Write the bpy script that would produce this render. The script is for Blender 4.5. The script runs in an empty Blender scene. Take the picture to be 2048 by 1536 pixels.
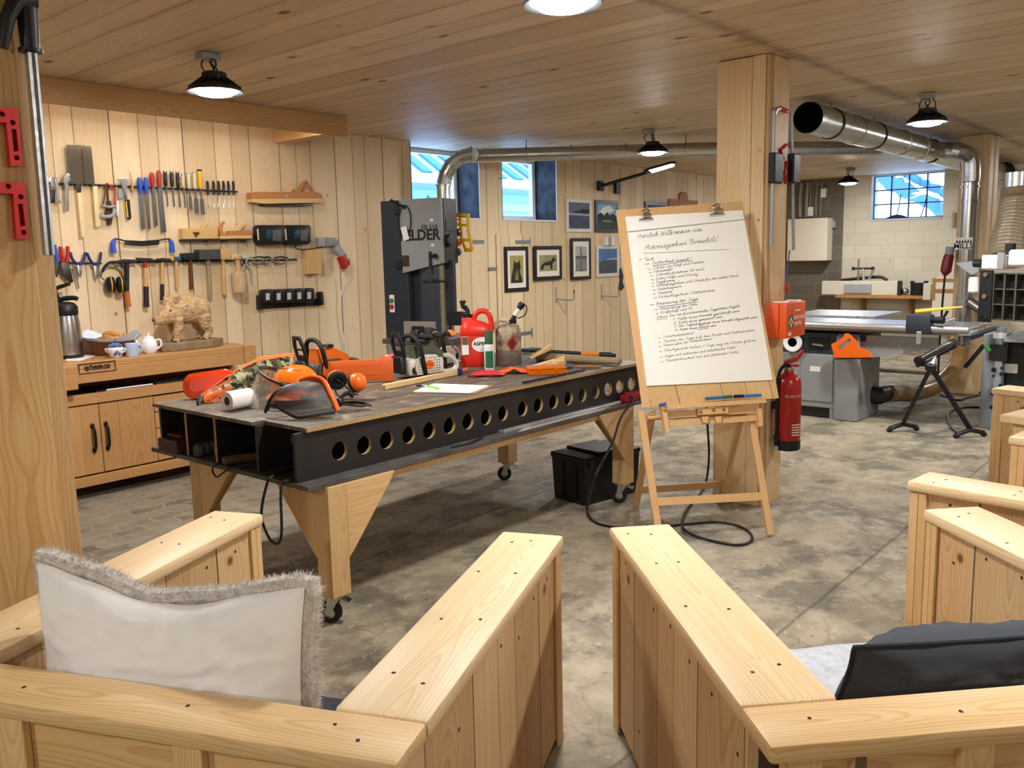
import bpy, bmesh, math, random
from mathutils import Vector, Matrix, Euler
random.seed(7)
SC = bpy.context.scene; COL = SC.collection
PI = math.pi
V = Vector
# ---------------------------------------------------------------- camera geometry (2048 x 1536 frame)
FPX = 1733.5; PITCH = math.radians(8.4218); ROLL = math.radians(-1.27015); YAW = math.radians(40.6623); CAMZ = 1.6
def _rot():
    cp, sp, cr, sr = math.cos(PITCH), math.sin(PITCH), math.cos(ROLL), math.sin(ROLL)
    R = Matrix(((1, 0, 0), (0, -sp, -cp), (0, cp, -sp)))
    return Matrix(((cr, -sr, 0), (sr, cr, 0), (0, 0, 1))) @ R
_R = _rot()
_U = V((math.sin(YAW), math.cos(YAW), 0)); _W = V((-math.cos(YAW), math.sin(YAW), 0))
def ray(u, v):
    d = _R.transposed() @ V(((u - 1024) / FPX, (v - 768) / FPX, 1))
    return V((d.dot(_U), d.dot(_W), d.z))
CAM = V((0, 0, CAMZ))
def PZ(u, v, z): d = ray(u, v); return CAM + d * ((z - CAMZ) / d.z)
def PX(u, v, x): d = ray(u, v); return CAM + d * (x / d.x)
def PY(u, v, y): d = ray(u, v); return CAM + d * (y / d.y)
def PP(u, v, o, n):                       # ray meets the plane through o with normal n
    d = ray(u, v); return CAM + d * ((V(o) - CAM).dot(V(n)) / d.dot(V(n)))
def setup_camera():
    cam = bpy.data.cameras.new('camera'); o = bpy.data.objects.new('camera', cam); COL.objects.link(o)
    def room(w): w = V(w); return V((w.dot(_U), w.dot(_W), w.z))
    r, d, f = [room(_R[i]) for i in range(3)]
    M = Matrix((r, -d, -f)).transposed().to_4x4(); M.translation = CAM
    o.matrix_world = M
    cam.sensor_width = 36; cam.sensor_fit = 'HORIZONTAL'; cam.lens = FPX / 2048 * 36
    cam.clip_start = 0.05; cam.clip_end = 200
    SC.camera = o
# ---------------------------------------------------------------- materials
def lin(c):
    if isinstance(c, str):
        c = [int(c[i:i + 2], 16) / 255 for i in (0, 2, 4)]
        c = [x / 12.92 if x <= .04045 else ((x + .055) / 1.055) ** 2.4 for x in c]
    return (c[0], c[1], c[2], 1)
class NT:
    def __init__(s, name):
        s.m = bpy.data.materials.new(name); s.m.use_nodes = True
        s.t = s.m.node_tree; s.n = s.t.nodes; s.b = s.n['Principled BSDF']
        s.out = s.n['Material Output']
    def node(s, typ, **kw):
        n = s.n.new(typ)
        for k, v in kw.items():
            if k.startswith('i_'):
                n.inputs[int(k[2:]) if k[2:].isdigit() else k[2:]].default_value = v
            else: setattr(n, k, v)
        return n
    def link(s, a, b): s.t.links.new(a, b)
    def val(s, x, sock):
        if isinstance(x, (int, float)): sock.default_value = x
        else: s.link(x, sock)
    def math(s, op, a, b=None, c=None):
        n = s.n.new('ShaderNodeMath'); n.operation = op
        s.val(a, n.inputs[0])
        if b is not None: s.val(b, n.inputs[1])
        if c is not None: s.val(c, n.inputs[2])
        return n.outputs[0]
    def comb(s, x, y, z):
        n = s.n.new('ShaderNodeCombineXYZ')
        for v, k in zip((x, y, z), n.inputs): s.val(v, k)
        return n.outputs[0]
    def coords(s):
        tc = s.node('ShaderNodeTexCoord'); sp = s.node('ShaderNodeSeparateXYZ')
        s.link(tc.outputs['Object'], sp.inputs[0]); return tc.outputs['Object'], sp.outputs
    def noise(s, vec, scale, detail=3, rough=.55, dist=0):
        n = s.node('ShaderNodeTexNoise'); s.link(vec, n.inputs['Vector'])
        n.inputs['Scale'].default_value = scale; n.inputs['Detail'].default_value = detail
        n.inputs['Roughness'].default_value = rough; n.inputs['Distortion'].default_value = dist
        return n.outputs[0]
    def ramp(s, f, pts):
        n = s.node('ShaderNodeValToRGB'); s.link(f, n.inputs[0]); e = n.color_ramp.elements
        while len(e) < len(pts): e.new(.5)
        for k, (p, c) in zip(e, pts):
            k.position = p; k.color = (c, c, c, 1) if isinstance(c, (int, float)) else lin(c)
        return n.outputs[0]
    def mix(s, f, a, b, mode='MIX'):
        n = s.node('ShaderNodeMix', data_type='RGBA', blend_type=mode)
        s.val(f, n.inputs[0])
        for x, k in ((a, n.inputs[6]), (b, n.inputs[7])):
            if isinstance(x, (tuple, list, str)): k.default_value = lin(x)
            else: s.link(x, k)
        return n.outputs[2]
    def bump(s, h, strength=.3, dist=.01, normal=None):
        n = s.node('ShaderNodeBump'); s.link(h, n.inputs['Height'])
        n.inputs['Strength'].default_value = strength; n.inputs['Distance'].default_value = dist
        if normal is not None: s.link(normal, n.inputs['Normal'])
        s.link(n.outputs[0], s.b.inputs['Normal']); return n.outputs[0]
MATS = {}
def mat(name, col='888888', rough=.5, metal=0, noise=0, nscale=20, bump=0, bscale=60, spec=.5, coat=0, emit=None, estr=0, trans=0, alpha=1, sheen=0, ior=1.45):
    if name in MATS: return MATS[name]
    t = NT(name); b = t.b
    b.inputs['Base Color'].default_value = lin(col); b.inputs['Roughness'].default_value = rough
    b.inputs['Metallic'].default_value = metal; b.inputs['Specular IOR Level'].default_value = spec
    b.inputs['Coat Weight'].default_value = coat; b.inputs['Transmission Weight'].default_value = trans
    b.inputs['IOR'].default_value = ior
    b.inputs['Alpha'].default_value = alpha; b.inputs['Sheen Weight'].default_value = sheen
    if emit:
        b.inputs['Emission Color'].default_value = lin(emit); b.inputs['Emission Strength'].default_value = estr
    if noise or bump:
        vec, _ = t.coords()
        n = t.noise(vec, nscale, 4)
        if noise:
            c = lin(col); k = 1 - noise
            t.link(t.mix(t.ramp(n, [(.3, 0), (.7, 1)]), (c[0] * k, c[1] * k, c[2] * k), tuple(min(1, x * (1 + noise * .6)) for x in c[:3])), b.inputs['Base Color'])
            t.link(t.ramp(n, [(.3, min(1, rough * 1.25)), (.75, rough * .8)]), b.inputs['Roughness'])
        if bump: t.bump(t.noise(vec, bscale, 4), bump, .01)
    MATS[name] = t.m; return t.m
def wood(name, light, dark, axis=0, pax=1, plank=0, seam=.004, knots=3.0, krad=.06, rough=.55, var=.12, grain=1.0, seamcol='2a1a0c', rings=9, stain=0, kcol='5a3416', kstretch=1, seambump=1, streak=None):
    if name in MATS: return MATS[name]
    t = NT(name); vec, xyz = t.coords()
    bax = 3 - axis - pax
    L, A, B = xyz[axis], xyz[pax], xyz[bax]
    rnd = None; seamf = None
    if plank:
        q = t.math('DIVIDE', A, plank)
        # boards of unequal width
        wob = t.math('MULTIPLY', t.math('SINE', t.math('MULTIPLY', q, 1.9)), .22)
        q = t.math('ADD', q, wob)
        idn = t.math('FLOOR', q); fr = t.math('SUBTRACT', q, idn)
        wn = t.node('ShaderNodeTexWhiteNoise', noise_dimensions='1D'); t.link(idn, wn.inputs['W']); rnd = wn.outputs[0]
        L = t.math('ADD', L, t.math('MULTIPLY', rnd, 23.0)); B = t.math('ADD', B, t.math('MULTIPLY', rnd, 7.0))
        w = seam / plank
        seamf = t.math('LESS_THAN', t.math('MINIMUM', fr, t.math('SUBTRACT', 1.0, fr)), w)
    v1 = t.comb(t.math('MULTIPLY', L, .22), A, B)
    warp = t.noise(v1, 3.0, 2)
    # growth rings round a pith line under each board: flat-sawn figure
    Ap = t.math('SUBTRACT', t.math('MULTIPLY', fr, plank), plank * .45) if plank else t.math('SUBTRACT', t.math('PINGPONG', A, .16), .07)
    Bp = t.math('ADD', t.math('PINGPONG', B, .05), .028)
    wl = t.noise(t.comb(t.math('MULTIPLY', L, .55), t.math('MULTIPLY', A, .8), B), 2.0, 2)
    a2 = t.math('ADD', Ap, t.math('MULTIPLY', t.math('SUBTRACT', warp, .5), .09))
    b2 = t.math('ADD', Bp, t.math('MULTIPLY', t.math('SUBTRACT', wl, .45), .16))
    rr = t.math('SQRT', t.math('ADD', t.math('MULTIPLY', a2, a2), t.math('MULTIPLY', b2, b2)))
    sw = t.math('FRACT', t.math('MULTIPLY', t.math('ADD', rr, t.math('MULTIPLY', warp, .01)), rings * 18))
    ring = t.ramp(sw, [(0, .15), (.55, .35), (.86, 1), (1.0, .15)])
    # knots
    kv = t.comb(t.math('DIVIDE', L, kstretch), A, (t.math('MULTIPLY', rnd, 5.0) if rnd is not None else .37))
    vo = t.node('ShaderNodeTexVoronoi'); t.link(kv, vo.inputs['Vector']); vo.inputs['Scale'].default_value = knots if knots else 1
    kd = vo.outputs['Distance']
    fine = t.noise(t.comb(t.math('MULTIPLY', L, 1.6), t.math('MULTIPLY', A, 70), t.math('MULTIPLY', B, 70)), 1.0, 3)
    broad = t.noise(v1, 2.3, 3)
    g = t.math('ADD', t.math('MULTIPLY', ring, .36 * grain), t.math('ADD', t.math('MULTIPLY', fine, .5 * grain), t.math('MULTIPLY', broad, .7)))
    c = t.mix(t.ramp(g, [(.25, 0), (1.05, 1)]), light, dark)
    if rnd is not None:
        k = t.math('ADD', 1 - var, t.math('MULTIPLY', rnd, 2 * var))
        c = t.mix(1.0, c, t.comb(k, t.math('POWER', k, 1.15), t.math('POWER', k, 1.5)), 'MULTIPLY')
    if streak:                              # dark rusty band beside seams of a sawn ceiling
        fr2 = t.math('MINIMUM', fr, t.math('SUBTRACT', 1.0, fr))
        s1 = t.math('MULTIPLY', t.ramp(fr2, [(0, 1), (.2, 0)]), t.ramp(t.noise(t.comb(t.math('MULTIPLY', L, .5), A, B), 3.0, 3), [(.42, 0), (.68, 1)]))
        c = t.mix(t.math('MULTIPLY', s1, streak[0]), c, streak[1])
    if stain:
        c = t.mix(t.math('MULTIPLY', t.ramp(t.noise(vec, 1.3, 4), [(.5, 0), (.75, 1)]), stain), c, '8a6a44')
    if knots:
        c = t.mix(t.math('MULTIPLY', t.ramp(kd, [(krad * .5, 1), (krad * 1.9, 0)]), .45), c, dark)
        c = t.mix(t.math('MULTIPLY', t.ramp(kd, [(krad * .55, 1), (krad, 0)]), .85), c, kcol)
    if seamf is not None: c = t.mix(t.math('MULTIPLY', seamf, .8), c, seamcol)
    t.link(c, t.b.inputs['Base Color']); t.b.inputs['Roughness'].default_value = rough; t.b.inputs['Specular IOR Level'].default_value = .35
    h = t.math('MULTIPLY', fine, .35)
    if seamf is not None: h = t.math('SUBTRACT', h, t.math('MULTIPLY', seamf, 1.6 * seambump))
    t.bump(h, .22, .004)
    MATS[name] = t.m; return t.m
# ---------------------------------------------------------------- mesh builder
def frame(x=None, y=None, z=None, o=(0, 0, 0)):
    "matrix from two of its axes and an origin"
    if x is not None and y is not None: x = V(x).normalized(); z = x.cross(V(y)).normalized(); y = z.cross(x)
    elif x is not None: x = V(x).normalized(); z = V(z); y = z.cross(x).normalized(); z = x.cross(y)
    else: z = V(z).normalized(); y = V(y); x = y.cross(z).normalized(); y = z.cross(x)
    M = Matrix((x, y, z)).transposed().to_4x4(); M.translation = V(o); return M
def T(x, y, z): return Matrix.Translation((x, y, z))
def RZ(a): return Matrix.Rotation(a, 4, 'Z')
def RX(a): return Matrix.Rotation(a, 4, 'X')
def RY(a): return Matrix.Rotation(a, 4, 'Y')
def spline(pts, n=8, closed=False):
    P = [V(p) for p in pts]; out = []; N = len(P)
    for i in range(N if closed else N - 1):
        g = (lambda k: P[k % N]) if closed else (lambda k: P[min(max(k, 0), N - 1)])
        a, b, c, d = g(i - 1), g(i), g(i + 1), g(i + 2)
        for k in range(n):
            s = k / n
            out.append(.5 * ((2 * b) + (c - a) * s + (2 * a - 5 * b + 4 * c - d) * s * s + (3 * b - a - 3 * c + d) * s ** 3))
    if not closed: out.append(P[-1])
    return out
class MB:
    def __init__(s, M=None): s.b = bmesh.new(); s.M = M or Matrix()
    def _v(s, pts, M=None):
        M = s.M @ M if M is not None else s.M
        return [s.b.verts.new(M @ V(p)) for p in pts]
    def _f(s, vs):
        try: return s.b.faces.new(vs)
        except ValueError: return None
    def poly(s, pts, M=None): s._f(s._v(pts, M)); return s
    def bb(s, x0, x1, y0, y1, z0, z1, bev=0, M=None, seg=1):
        v = s._v([(x, y, z) for x in (x0, x1) for y in (y0, y1) for z in (z0, z1)], M)
        fs = [s._f([v[i] for i in q]) for q in ((0, 1, 3, 2), (4, 6, 7, 5), (0, 4, 5, 1), (2, 3, 7, 6), (0, 2, 6, 4), (1, 5, 7, 3))]
        if bev:
            es = list({e for f in fs for e in f.edges})
            bmesh.ops.bevel(s.b, geom=es, offset=bev, segments=seg, profile=.5, affect='EDGES')
        return s
    def box(s, c, d, bev=0, M=None, seg=1):
        return s.bb(c[0] - d[0] / 2, c[0] + d[0] / 2, c[1] - d[1] / 2, c[1] + d[1] / 2, c[2] - d[2] / 2, c[2] + d[2] / 2, bev, M, seg)
    def loft(s, rings, cap=True, closed=False, M=None):
        R = [s._v(r, M) for r in rings]; n = len(R[0])
        for a, b in zip(R, R[1:] + ([R[0]] if closed else [])):
            for i in range(n): s._f((a[i], a[(i + 1) % n], b[(i + 1) % n], b[i]))
        if cap and not closed: s._f(R[0][::-1]); s._f(R[-1])
        return s
    def cyl(s, p, q, r, r2=None, n=16, cap=True, M=None):
        p, q = V(p), V(q); d = (q - p).normalized(); a = d.orthogonal().normalized(); c = d.cross(a)
        r2 = r if r2 is None else r2
        ring = lambda o, R: [o + (a * math.cos(t) + c * math.sin(t)) * R for t in (2 * PI * i / n for i in range(n))]
        return s.loft([ring(p, r), ring(q, r2)], cap, M=M)
    def tube(s, pts, r, n=8, closed=False, M=None, cap=True, flat=None):
        P = [V(p) for p in pts]; N = len(P); rings = []
        rs = r if isinstance(r, (list, tuple)) else None
        tan = lambda i: ((P[(i + 1) % N] - P[i - 1]) if closed else (P[min(i + 1, N - 1)] - P[max(i - 1, 0)])).normalized()
        a = tan(0).orthogonal().normalized()
        for i in range(N):
            d = tan(i); a = (a - d * a.dot(d))
            a = a.normalized() if a.length > 1e-6 else d.orthogonal().normalized()
            c = d.cross(a); R = rs[i * (len(rs) - 1) // max(1, N - 1)] if rs else r
            if rs:
                f = i * (len(rs) - 1) / max(1, N - 1); k = min(int(f), len(rs) - 2); R = rs[k] + (rs[k + 1] - rs[k]) * (f - k)
            rings.append([P[i] + (a * math.cos(t) + c * math.sin(t) * (flat or 1)) * R for t in (2 * PI * j / n for j in range(n))])
        return s.loft(rings, cap, closed, M)
    def lathe(s, prof, n=24, M=None, cap=True):
        return s.loft([[(r * math.cos(2 * PI * i / n), r * math.sin(2 * PI * i / n), z) for i in range(n)] for r, z in prof], cap, M=M)
    def ell(s, c, d, n=16, m=10, M=None):
        rings = []
        for k in range(m + 1):
            t = PI * k / m; rr = max(math.sin(t), .002); z = -math.cos(t)
            rings.append([(c[0] + d[0] * rr * math.cos(2 * PI * i / n), c[1] + d[1] * rr * math.sin(2 * PI * i / n), c[2] + d[2] * z) for i in range(n)])
        return s.loft(rings, True, M=M)
    def prism(s, poly, z0, z1, M=None, bev=0):
        lo = s._v([(p[0], p[1], z0) for p in poly], M); hi = s._v([(p[0], p[1], z1) for p in poly], M); n = len(poly)
        fs = [s._f(lo[::-1]), s._f(hi)] + [s._f((lo[i], lo[(i + 1) % n], hi[(i + 1) % n], hi[i])) for i in range(n)]
        if bev:
            es = list({e for f in fs[:2] if f for e in f.edges})
            bmesh.ops.bevel(s.b, geom=es, offset=bev, segments=2, profile=.5, affect='EDGES')
        return s
    def holed(s, outer, holes, z0, z1, M=None):
        "extruded flat plate with holes"
        b = s.b; Mx = s.M @ M if M is not None else s.M
        loops = [outer] + holes
        for z, flip in ((z0, True), (z1, False)):
            es = []
            for lp in loops:
                vs = [b.verts.new(Mx @ V((p[0], p[1], z))) for p in lp]
                es += [b.edges.new((vs[i], vs[(i + 1) % len(vs)])) for i in range(len(vs))]
            bmesh.ops.triangle_fill(b, use_beauty=True, use_dissolve=False, edges=es)
        for lp in loops:
            lo = s._v([(p[0], p[1], z0) for p in lp], M); hi = s._v([(p[0], p[1], z1) for p in lp], M)
            for i in range(len(lp)): s._f((lo[i], lo[(i + 1) % len(lp)], hi[(i + 1) % len(lp)], hi[i]))
        bmesh.ops.remove_doubles(b, verts=b.verts, dist=1e-5)
        return s
    def surf(s, fn, nu, nv, M=None, closeu=False, thick=0):
        g = [[None] * (nv + 1) for _ in range(nu + 1)]
        for i in range(nu + 1):
            for j in range(nv + 1): g[i][j] = s._v([fn(i / nu, j / nv)], M)[0]
        fs = [s._f((g[i][j], g[i + 1][j], g[i + 1][j + 1], g[i][j + 1])) for i in range(nu) for j in range(nv)]
        if thick:
            bmesh.ops.recalc_face_normals(s.b, faces=[f for f in fs if f])
            bmesh.ops.solidify(s.b, geom=[f for f in fs if f], thickness=thick)
        return s
    def build(s, name, m, parent=None, world=True, smooth=False, ang=40, label=None, origin=None):
        bmesh.ops.recalc_face_normals(s.b, faces=s.b.faces)
        me = bpy.data.meshes.new(name)
        if world and parent is not None: s.b.transform(wm(parent).inverted())
        elif origin is not None: s.b.transform(Matrix.Translation(-V(origin)))
        s.b.to_mesh(me); s.b.free()
        me.materials.append(m if not isinstance(m, str) else MATS[m])
        if smooth:
            me.polygons.foreach_set('use_smooth', [True] * len(me.polygons))
            try: me.set_sharp_from_angle(angle=math.radians(ang))
            except Exception: pass
        o = bpy.data.objects.new(name, me); COL.objects.link(o)
        if parent is not None: o.parent = parent
        elif origin is not None: o.location = origin
        if label: o['label'] = label
        return o
def wm(o):
    M = o.matrix_basis.copy()
    while o.parent is not None: o = o.parent; M = o.matrix_basis @ M
    return M
def thing(name, label, cat, loc=(0, 0, 0), rz=0, group=None, M=None):
    o = bpy.data.objects.new(name, None); COL.objects.link(o); o.empty_display_size = .05
    if M is not None: o.matrix_basis = M
    else: o.location = loc; o.rotation_euler = (0, 0, rz)
    return tag(o, label, cat, group)
def tag(o, label, cat, group=None, kind=None):
    if label: o['label'] = label
    if cat: o['category'] = cat
    if group: o['group'] = group
    if kind: o['kind'] = kind
    return o
def struct(o): o['kind'] = 'structure'; return o
def copytree(o, loc=None, rz=None, label=None, group=None, parent=None, M=None):
    c = o.copy(); COL.objects.link(c)
    if parent is not None: c.parent = parent
    if M is not None: c.matrix_basis = M
    if loc is not None: c.location = loc
    if rz is not None: c.rotation_euler = (0, 0, rz)
    if label: c['label'] = label
    if group: c['group'] = group
    for ch in list(o.children): copytree(ch, parent=c)
    return c
def text(s, size, M, m, name, parent, depth=.0006, align='CENTER', shear=0, spacing=1, bold=0):
    "flat raised lettering; M places it, x along the line, z out of the surface"
    cu = bpy.data.curves.new('t', 'FONT'); cu.body = s; cu.size = size; cu.extrude = depth; cu.align_x = align; cu.align_y = 'CENTER'
    cu.shear = shear; cu.space_character = spacing; cu.offset = bold; cu.resolution_u = 3
    o = bpy.data.objects.new('t', cu); COL.objects.link(o)
    me = bpy.data.meshes.new_from_object(o.evaluated_get(bpy.context.evaluated_depsgraph_get()))
    bpy.data.objects.remove(o); bpy.data.curves.remove(cu)
    me.transform((wm(parent).inverted() if parent else Matrix()) @ M); me.materials.clear(); me.materials.append(m)
    r = bpy.data.objects.new(name, me); COL.objects.link(r); r.parent = parent
    return r
# ---------------------------------------------------------------- shared materials
PINE = wood('pine', 'ecd4a8', 'cda066', 0, 1, knots=2.6, krad=.05)
PINEZ = wood('pine_upright', 'e8cea0', 'c79a60', 2, 1, knots=2.6, krad=.05)
PINEP = wood('pine_panel', 'dfc39b', 'bd9362', 2, 0, plank=.21, seam=.0025, knots=2.4, krad=.05)
CAP = wood('pine_cap', 'f0dfbd', 'd6b382', 0, 1, knots=2.6, krad=.05, rings=7, rough=.45)
WALLW = wood('wall_boards', 'f0dfc0', 'd8b98c', 2, 0, plank=.205, seam=.003, knots=2.5, krad=.05, var=.10, rings=7, grain=.7, streak=(.3, 'c8935a'))
CEILW = wood('ceiling_boards', 'dfd1b9', 'bca482', 1, 0, plank=.20, seam=.0022, knots=3.7, krad=.11, var=.11, rings=4, grain=.7, seamcol='6b4c2a', streak=(.5, '84603a'), kcol='4a2e14', kstretch=1.8, seambump=.4)
POSTW = wood('post_boards', 'ecd9b8', 'd0ae7e', 2, 0, knots=1.9, krad=.05, rings=6)
POSTD = wood('post_board_dark', 'd6b98f', 'b59062', 2, 1, knots=1.6, krad=.04, rings=6)
BENCHW = wood('bench_beech', 'cfa270', 'ac7a46', 0, 2, knots=0, rough=.38, rings=6, grain=.8)
BENCHV = wood('bench_beech_upright', 'd0a472', 'ae7d49', 2, 0, plank=.16, seam=.0008, knots=0, rough=.4, rings=6, grain=.8, var=.07)
BEECH = wood('beech', 'd3a164', 'b67f43', 0, 1, knots=0, rough=.42, rings=10, grain=.6)
BEECHZ = wood('beech_upright', 'd3a164', 'b67f43', 2, 1, knots=0, rough=.42, rings=10, grain=.6)
TANW = wood('tan_tool_wood', 'd8b47c', 'b98a4e', 2, 0, knots=0, rough=.5, rings=14, grain=.7)
DARKW = wood('dark_tool_wood', '7a4a28', '4a2812', 2, 0, knots=0, rough=.45, rings=14)
PALEW = wood('pale_offcut_wood', 'ecd3a4', 'd1ab6e', 0, 1, knots=0, rough=.6, rings=12)
GREYW = wood('weathered_wood', 'b7a384', '8a7554', 0, 1, knots=0, rough=.7, rings=12)
BLACKP = mat('black_plastic', '15161a', .42, noise=.2, nscale=30)
RUBBER = mat('black_rubber', '101012', .75)
CABLE = mat('black_cable', '17181b', .5)
STEEL = mat('steel', 'b4b4b2', .3, 1, noise=.15, nscale=40)
DSTEEL = mat('dark_steel', '4a4a4a', .42, .9, noise=.3, nscale=40)
CHROME = mat('chrome', 'd8d8d8', .12, 1)
GALV = mat('galvanized_steel', 'bcbebc', .25, 1, noise=.05, nscale=3)
ALU = mat('aluminium', 'c6c8ca', .36, .85, noise=.06, nscale=50)
WHITEP = mat('white_plastic', 'e6e6e2', .4)
GREYP = mat('grey_plastic', '9b9da0', .45)
RED = mat('red_plastic', 'b3201c', .4, coat=.1)
ORANGE = mat('orange_plastic', 'f26a12', .35, coat=.2)
YELLOW = mat('yellow_plastic', 'e3b31a', .42)
BLUE = mat('blue_plastic', '1f55c4', .4)
NAVY = mat('navy_grip', '1a2a6c', .45)
WHITE = mat('white_paper', 'f2f0ea', .8)
INK = mat('black_ink', '1d1c22', .7)
BLACKI = mat('black_lettering', '0d0d0f', .6)
WHITEI = mat('white_lettering', 'eeeeea', .6)
BRASS = mat('brass', 'c9a24a', .3, 1)
# ---------------------------------------------------------------- room shell
WY, WX, CZ = 6.5, 14.5, 2.74
def joint_stain():                       # rusty water stain along the joint of the ceiling panels
    m_ = CEILW; n = m_.node_tree; b = n.nodes['Principled BSDF']; t = NT.__new__(NT); t.m = m_; t.t = n; t.n = n.nodes; t.b = b
    src = b.inputs['Base Color'].links[0].from_socket; vec, xyz = t.coords()
    dd = t.math('ABSOLUTE', t.math('SUBTRACT', xyz[1], 2.2)); nz = t.noise(vec, 5, 4, .65)
    f = t.math('MULTIPLY', t.ramp(t.math('ADD', dd, t.math('MULTIPLY', t.math('SUBTRACT', nz, .5), .22)), [(0, .75), (.085, 0)]), .8)
    t.link(t.mix(f, src, '6a4a2a'), b.inputs['Base Color'])
joint_stain()
def floor_mat():
    t = NT('workshop_floor'); vec, xyz = t.coords()
    n1 = t.noise(vec, .9, 5, .6); n2 = t.noise(vec, 5, 5, .65); n3 = t.noise(vec, 34, 3, .6)
    base = t.mix(t.ramp(n1, [(.36, 0), (.66, 1)]), '6d6455', '9b907c')
    base = t.mix(t.math('MULTIPLY', t.ramp(n2, [(.42, 0), (.6, 1)]), .55), base, 'b3a68d')
    base = t.mix(t.math('MULTIPLY', t.ramp(t.noise(vec, 2.2, 6, .7), [(.53, 0), (.6, 1)]), .62), base, '4a443c')
    base = t.mix(t.math('MULTIPLY', t.ramp(t.noise(vec, 16, 4, .6, .6), [(.62, 0), (.67, 1)]), .6), base, 'b9ab90')
    base = t.mix(t.math('MULTIPLY', t.ramp(t.noise(vec, 21, 3, .6), [(.665, 0), (.70, 1)]), .55), base, '35322f')
    # rough setts: region at the tool wall
    vc = t.node('ShaderNodeTexBrick'); dn = t.math('MULTIPLY', t.math('SUBTRACT', t.noise(vec, 6, 3, .6), .5), .16); dm = t.math('MULTIPLY', t.math('SUBTRACT', t.noise(vec, 9, 3, .6), .5), .10)
    t.link(t.comb(t.math('ADD', xyz[0], dn), t.math('ADD', xyz[1], dm), 0), vc.inputs['Vector'])
    for k, c_ in (('Color1', '5b544b'), ('Color2', '81786a'), ('Mortar', '978a75')): vc.inputs[k].default_value = lin(c_)
    vc.inputs['Scale'].default_value = 1; vc.inputs['Mortar Size'].default_value = .011; vc.inputs['Mortar Smooth'].default_value = .9; vc.inputs['Brick Width'].default_value = .21; vc.inputs['Row Height'].default_value = .125
    edge = t.math('SUBTRACT', 1.0, vc.outputs['Fac'])
    sett = t.mix(t.math('MULTIPLY', t.ramp(n2, [(.4, 0), (.65, 1)]), .6), vc.outputs['Color'], '9a8e7a')
    bd = t.math('ADD', t.math('ADD', xyz[1], t.math('MULTIPLY', xyz[0], -.04)), t.math('MULTIPLY', t.math('SUBTRACT', n2, .5), .05))
    m = t.math('GREATER_THAN', bd, 3.42)
    m2 = t.math('LESS_THAN', xyz[0], 5.9); m = t.math('MULTIPLY', m, m2)
    c = t.mix(m, base, sett)
    # expansion joints and saw cuts in the concrete
    jd = t.math('ABSOLUTE', t.math('SUBTRACT', t.math('ADD', xyz[1], t.math('MULTIPLY', t.math('SUBTRACT', n2, .5), .03)), 1.42))
    j2 = t.math('ABSOLUTE', t.math('SUBTRACT', bd, 3.42))
    crack = t.math('ABSOLUTE', t.math('SUBTRACT', t.noise(vec, .75, 4, .55), .5))
    jm = t.math('MAXIMUM', t.ramp(jd, [(.0, .8), (.012, 0)]), t.math('MAXIMUM', t.ramp(j2, [(.0, 1), (.012, 0)]), t.ramp(crack, [(0, .35), (.003, 0)])))
    c = t.mix(t.math('MULTIPLY', jm, .75), c, '38332d')
    t.link(c, t.b.inputs['Base Color'])
    t.link(t.ramp(n2, [(.3, .75), (.7, .5)]), t.b.inputs['Roughness'])
    h = t.math('ADD', t.math('MULTIPLY', n2, .5), t.math('MULTIPLY', n3, .25))
    h = t.math('ADD', h, t.math('MULTIPLY', m, t.ramp(edge, [(0, 0), (.9, .7)])))
    t.bump(t.math('SUBTRACT', h, t.math('MULTIPLY', jm, .6)), .4, .02)
    return t.m
FLOORM = floor_mat()
def block_mat(name, c1, c2, mortar, chips, w=.42, h=.205):
    t = NT(name); vec, xyz = t.coords()
    v = t.comb(xyz[1], xyz[2], 0)
    b = t.node('ShaderNodeTexBrick'); t.link(v, b.inputs['Vector'])
    b.inputs['Color1'].default_value = lin(c1); b.inputs['Color2'].default_value = lin(c2); b.inputs['Mortar'].default_value = lin(mortar)
    b.inputs['Scale'].default_value = 1; b.inputs['Mortar Size'].default_value = .006; b.inputs['Brick Width'].default_value = w; b.inputs['Row Height'].default_value = h
    b.inputs['Mortar Smooth'].default_value = .4
    n = t.noise(vec, 9, 5, .7); n2 = t.noise(vec, 2.2, 3)
    c = t.mix(t.math('MULTIPLY', t.ramp(n2, [(.35, 0), (.7, 1)]), .25), b.outputs['Color'], c2)
    c = t.mix(t.math('MULTIPLY', t.ramp(n, [(.655, 0), (.68, 1)]), .85), c, chips)
    t.link(c, t.b.inputs['Base Color']); t.b.inputs['Roughness'].default_value = .85
    t.bump(t.math('ADD', t.math('MULTIPLY', n, .6), t.math('MULTIPLY', b.outputs['Fac'], -.5)), .4, .012)
    return t.m
BRICKW = block_mat('whitewashed_blocks', 'cfc9ba', 'c6beac', 'bab19d', '85796a')
BRICKD = block_mat('bare_concrete_blocks', '6f685d', '615a4f', '7d766a', '4a443c')
struct(MB().bb(-5, 16, -4, WY + .5, -.1, 0).build('floor', FLOORM))
struct(MB().bb(-5, WX + .4, -4, WY + .5, CZ, CZ + .12).build('ceiling', CEILW))
m = MB()
for x0, x1, z1 in ((-5, 6.09, CZ), (6.09, 7.09, 2.0), (7.09, 7.466, CZ), (7.466, 8.46, 2.0), (8.46, WX + .4, CZ)): m.bb(x0, x1, WY, WY + .4, 0, z1)
struct(m.build('wall_back', WALLW))
m = MB()
for y0, y1, z0, z1 in ((-4, 3.73, 0, CZ), (4.8, 5.23, 0, CZ), (3.73, 4.8, 0, 2.02)): m.bb(WX, WX + .3, y0, y1, z0, z1)
m.bb(WX, WX + .3, 3.73, 4.8, 2.725, CZ)
struct(m.build('wall_right', BRICKW))
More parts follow.
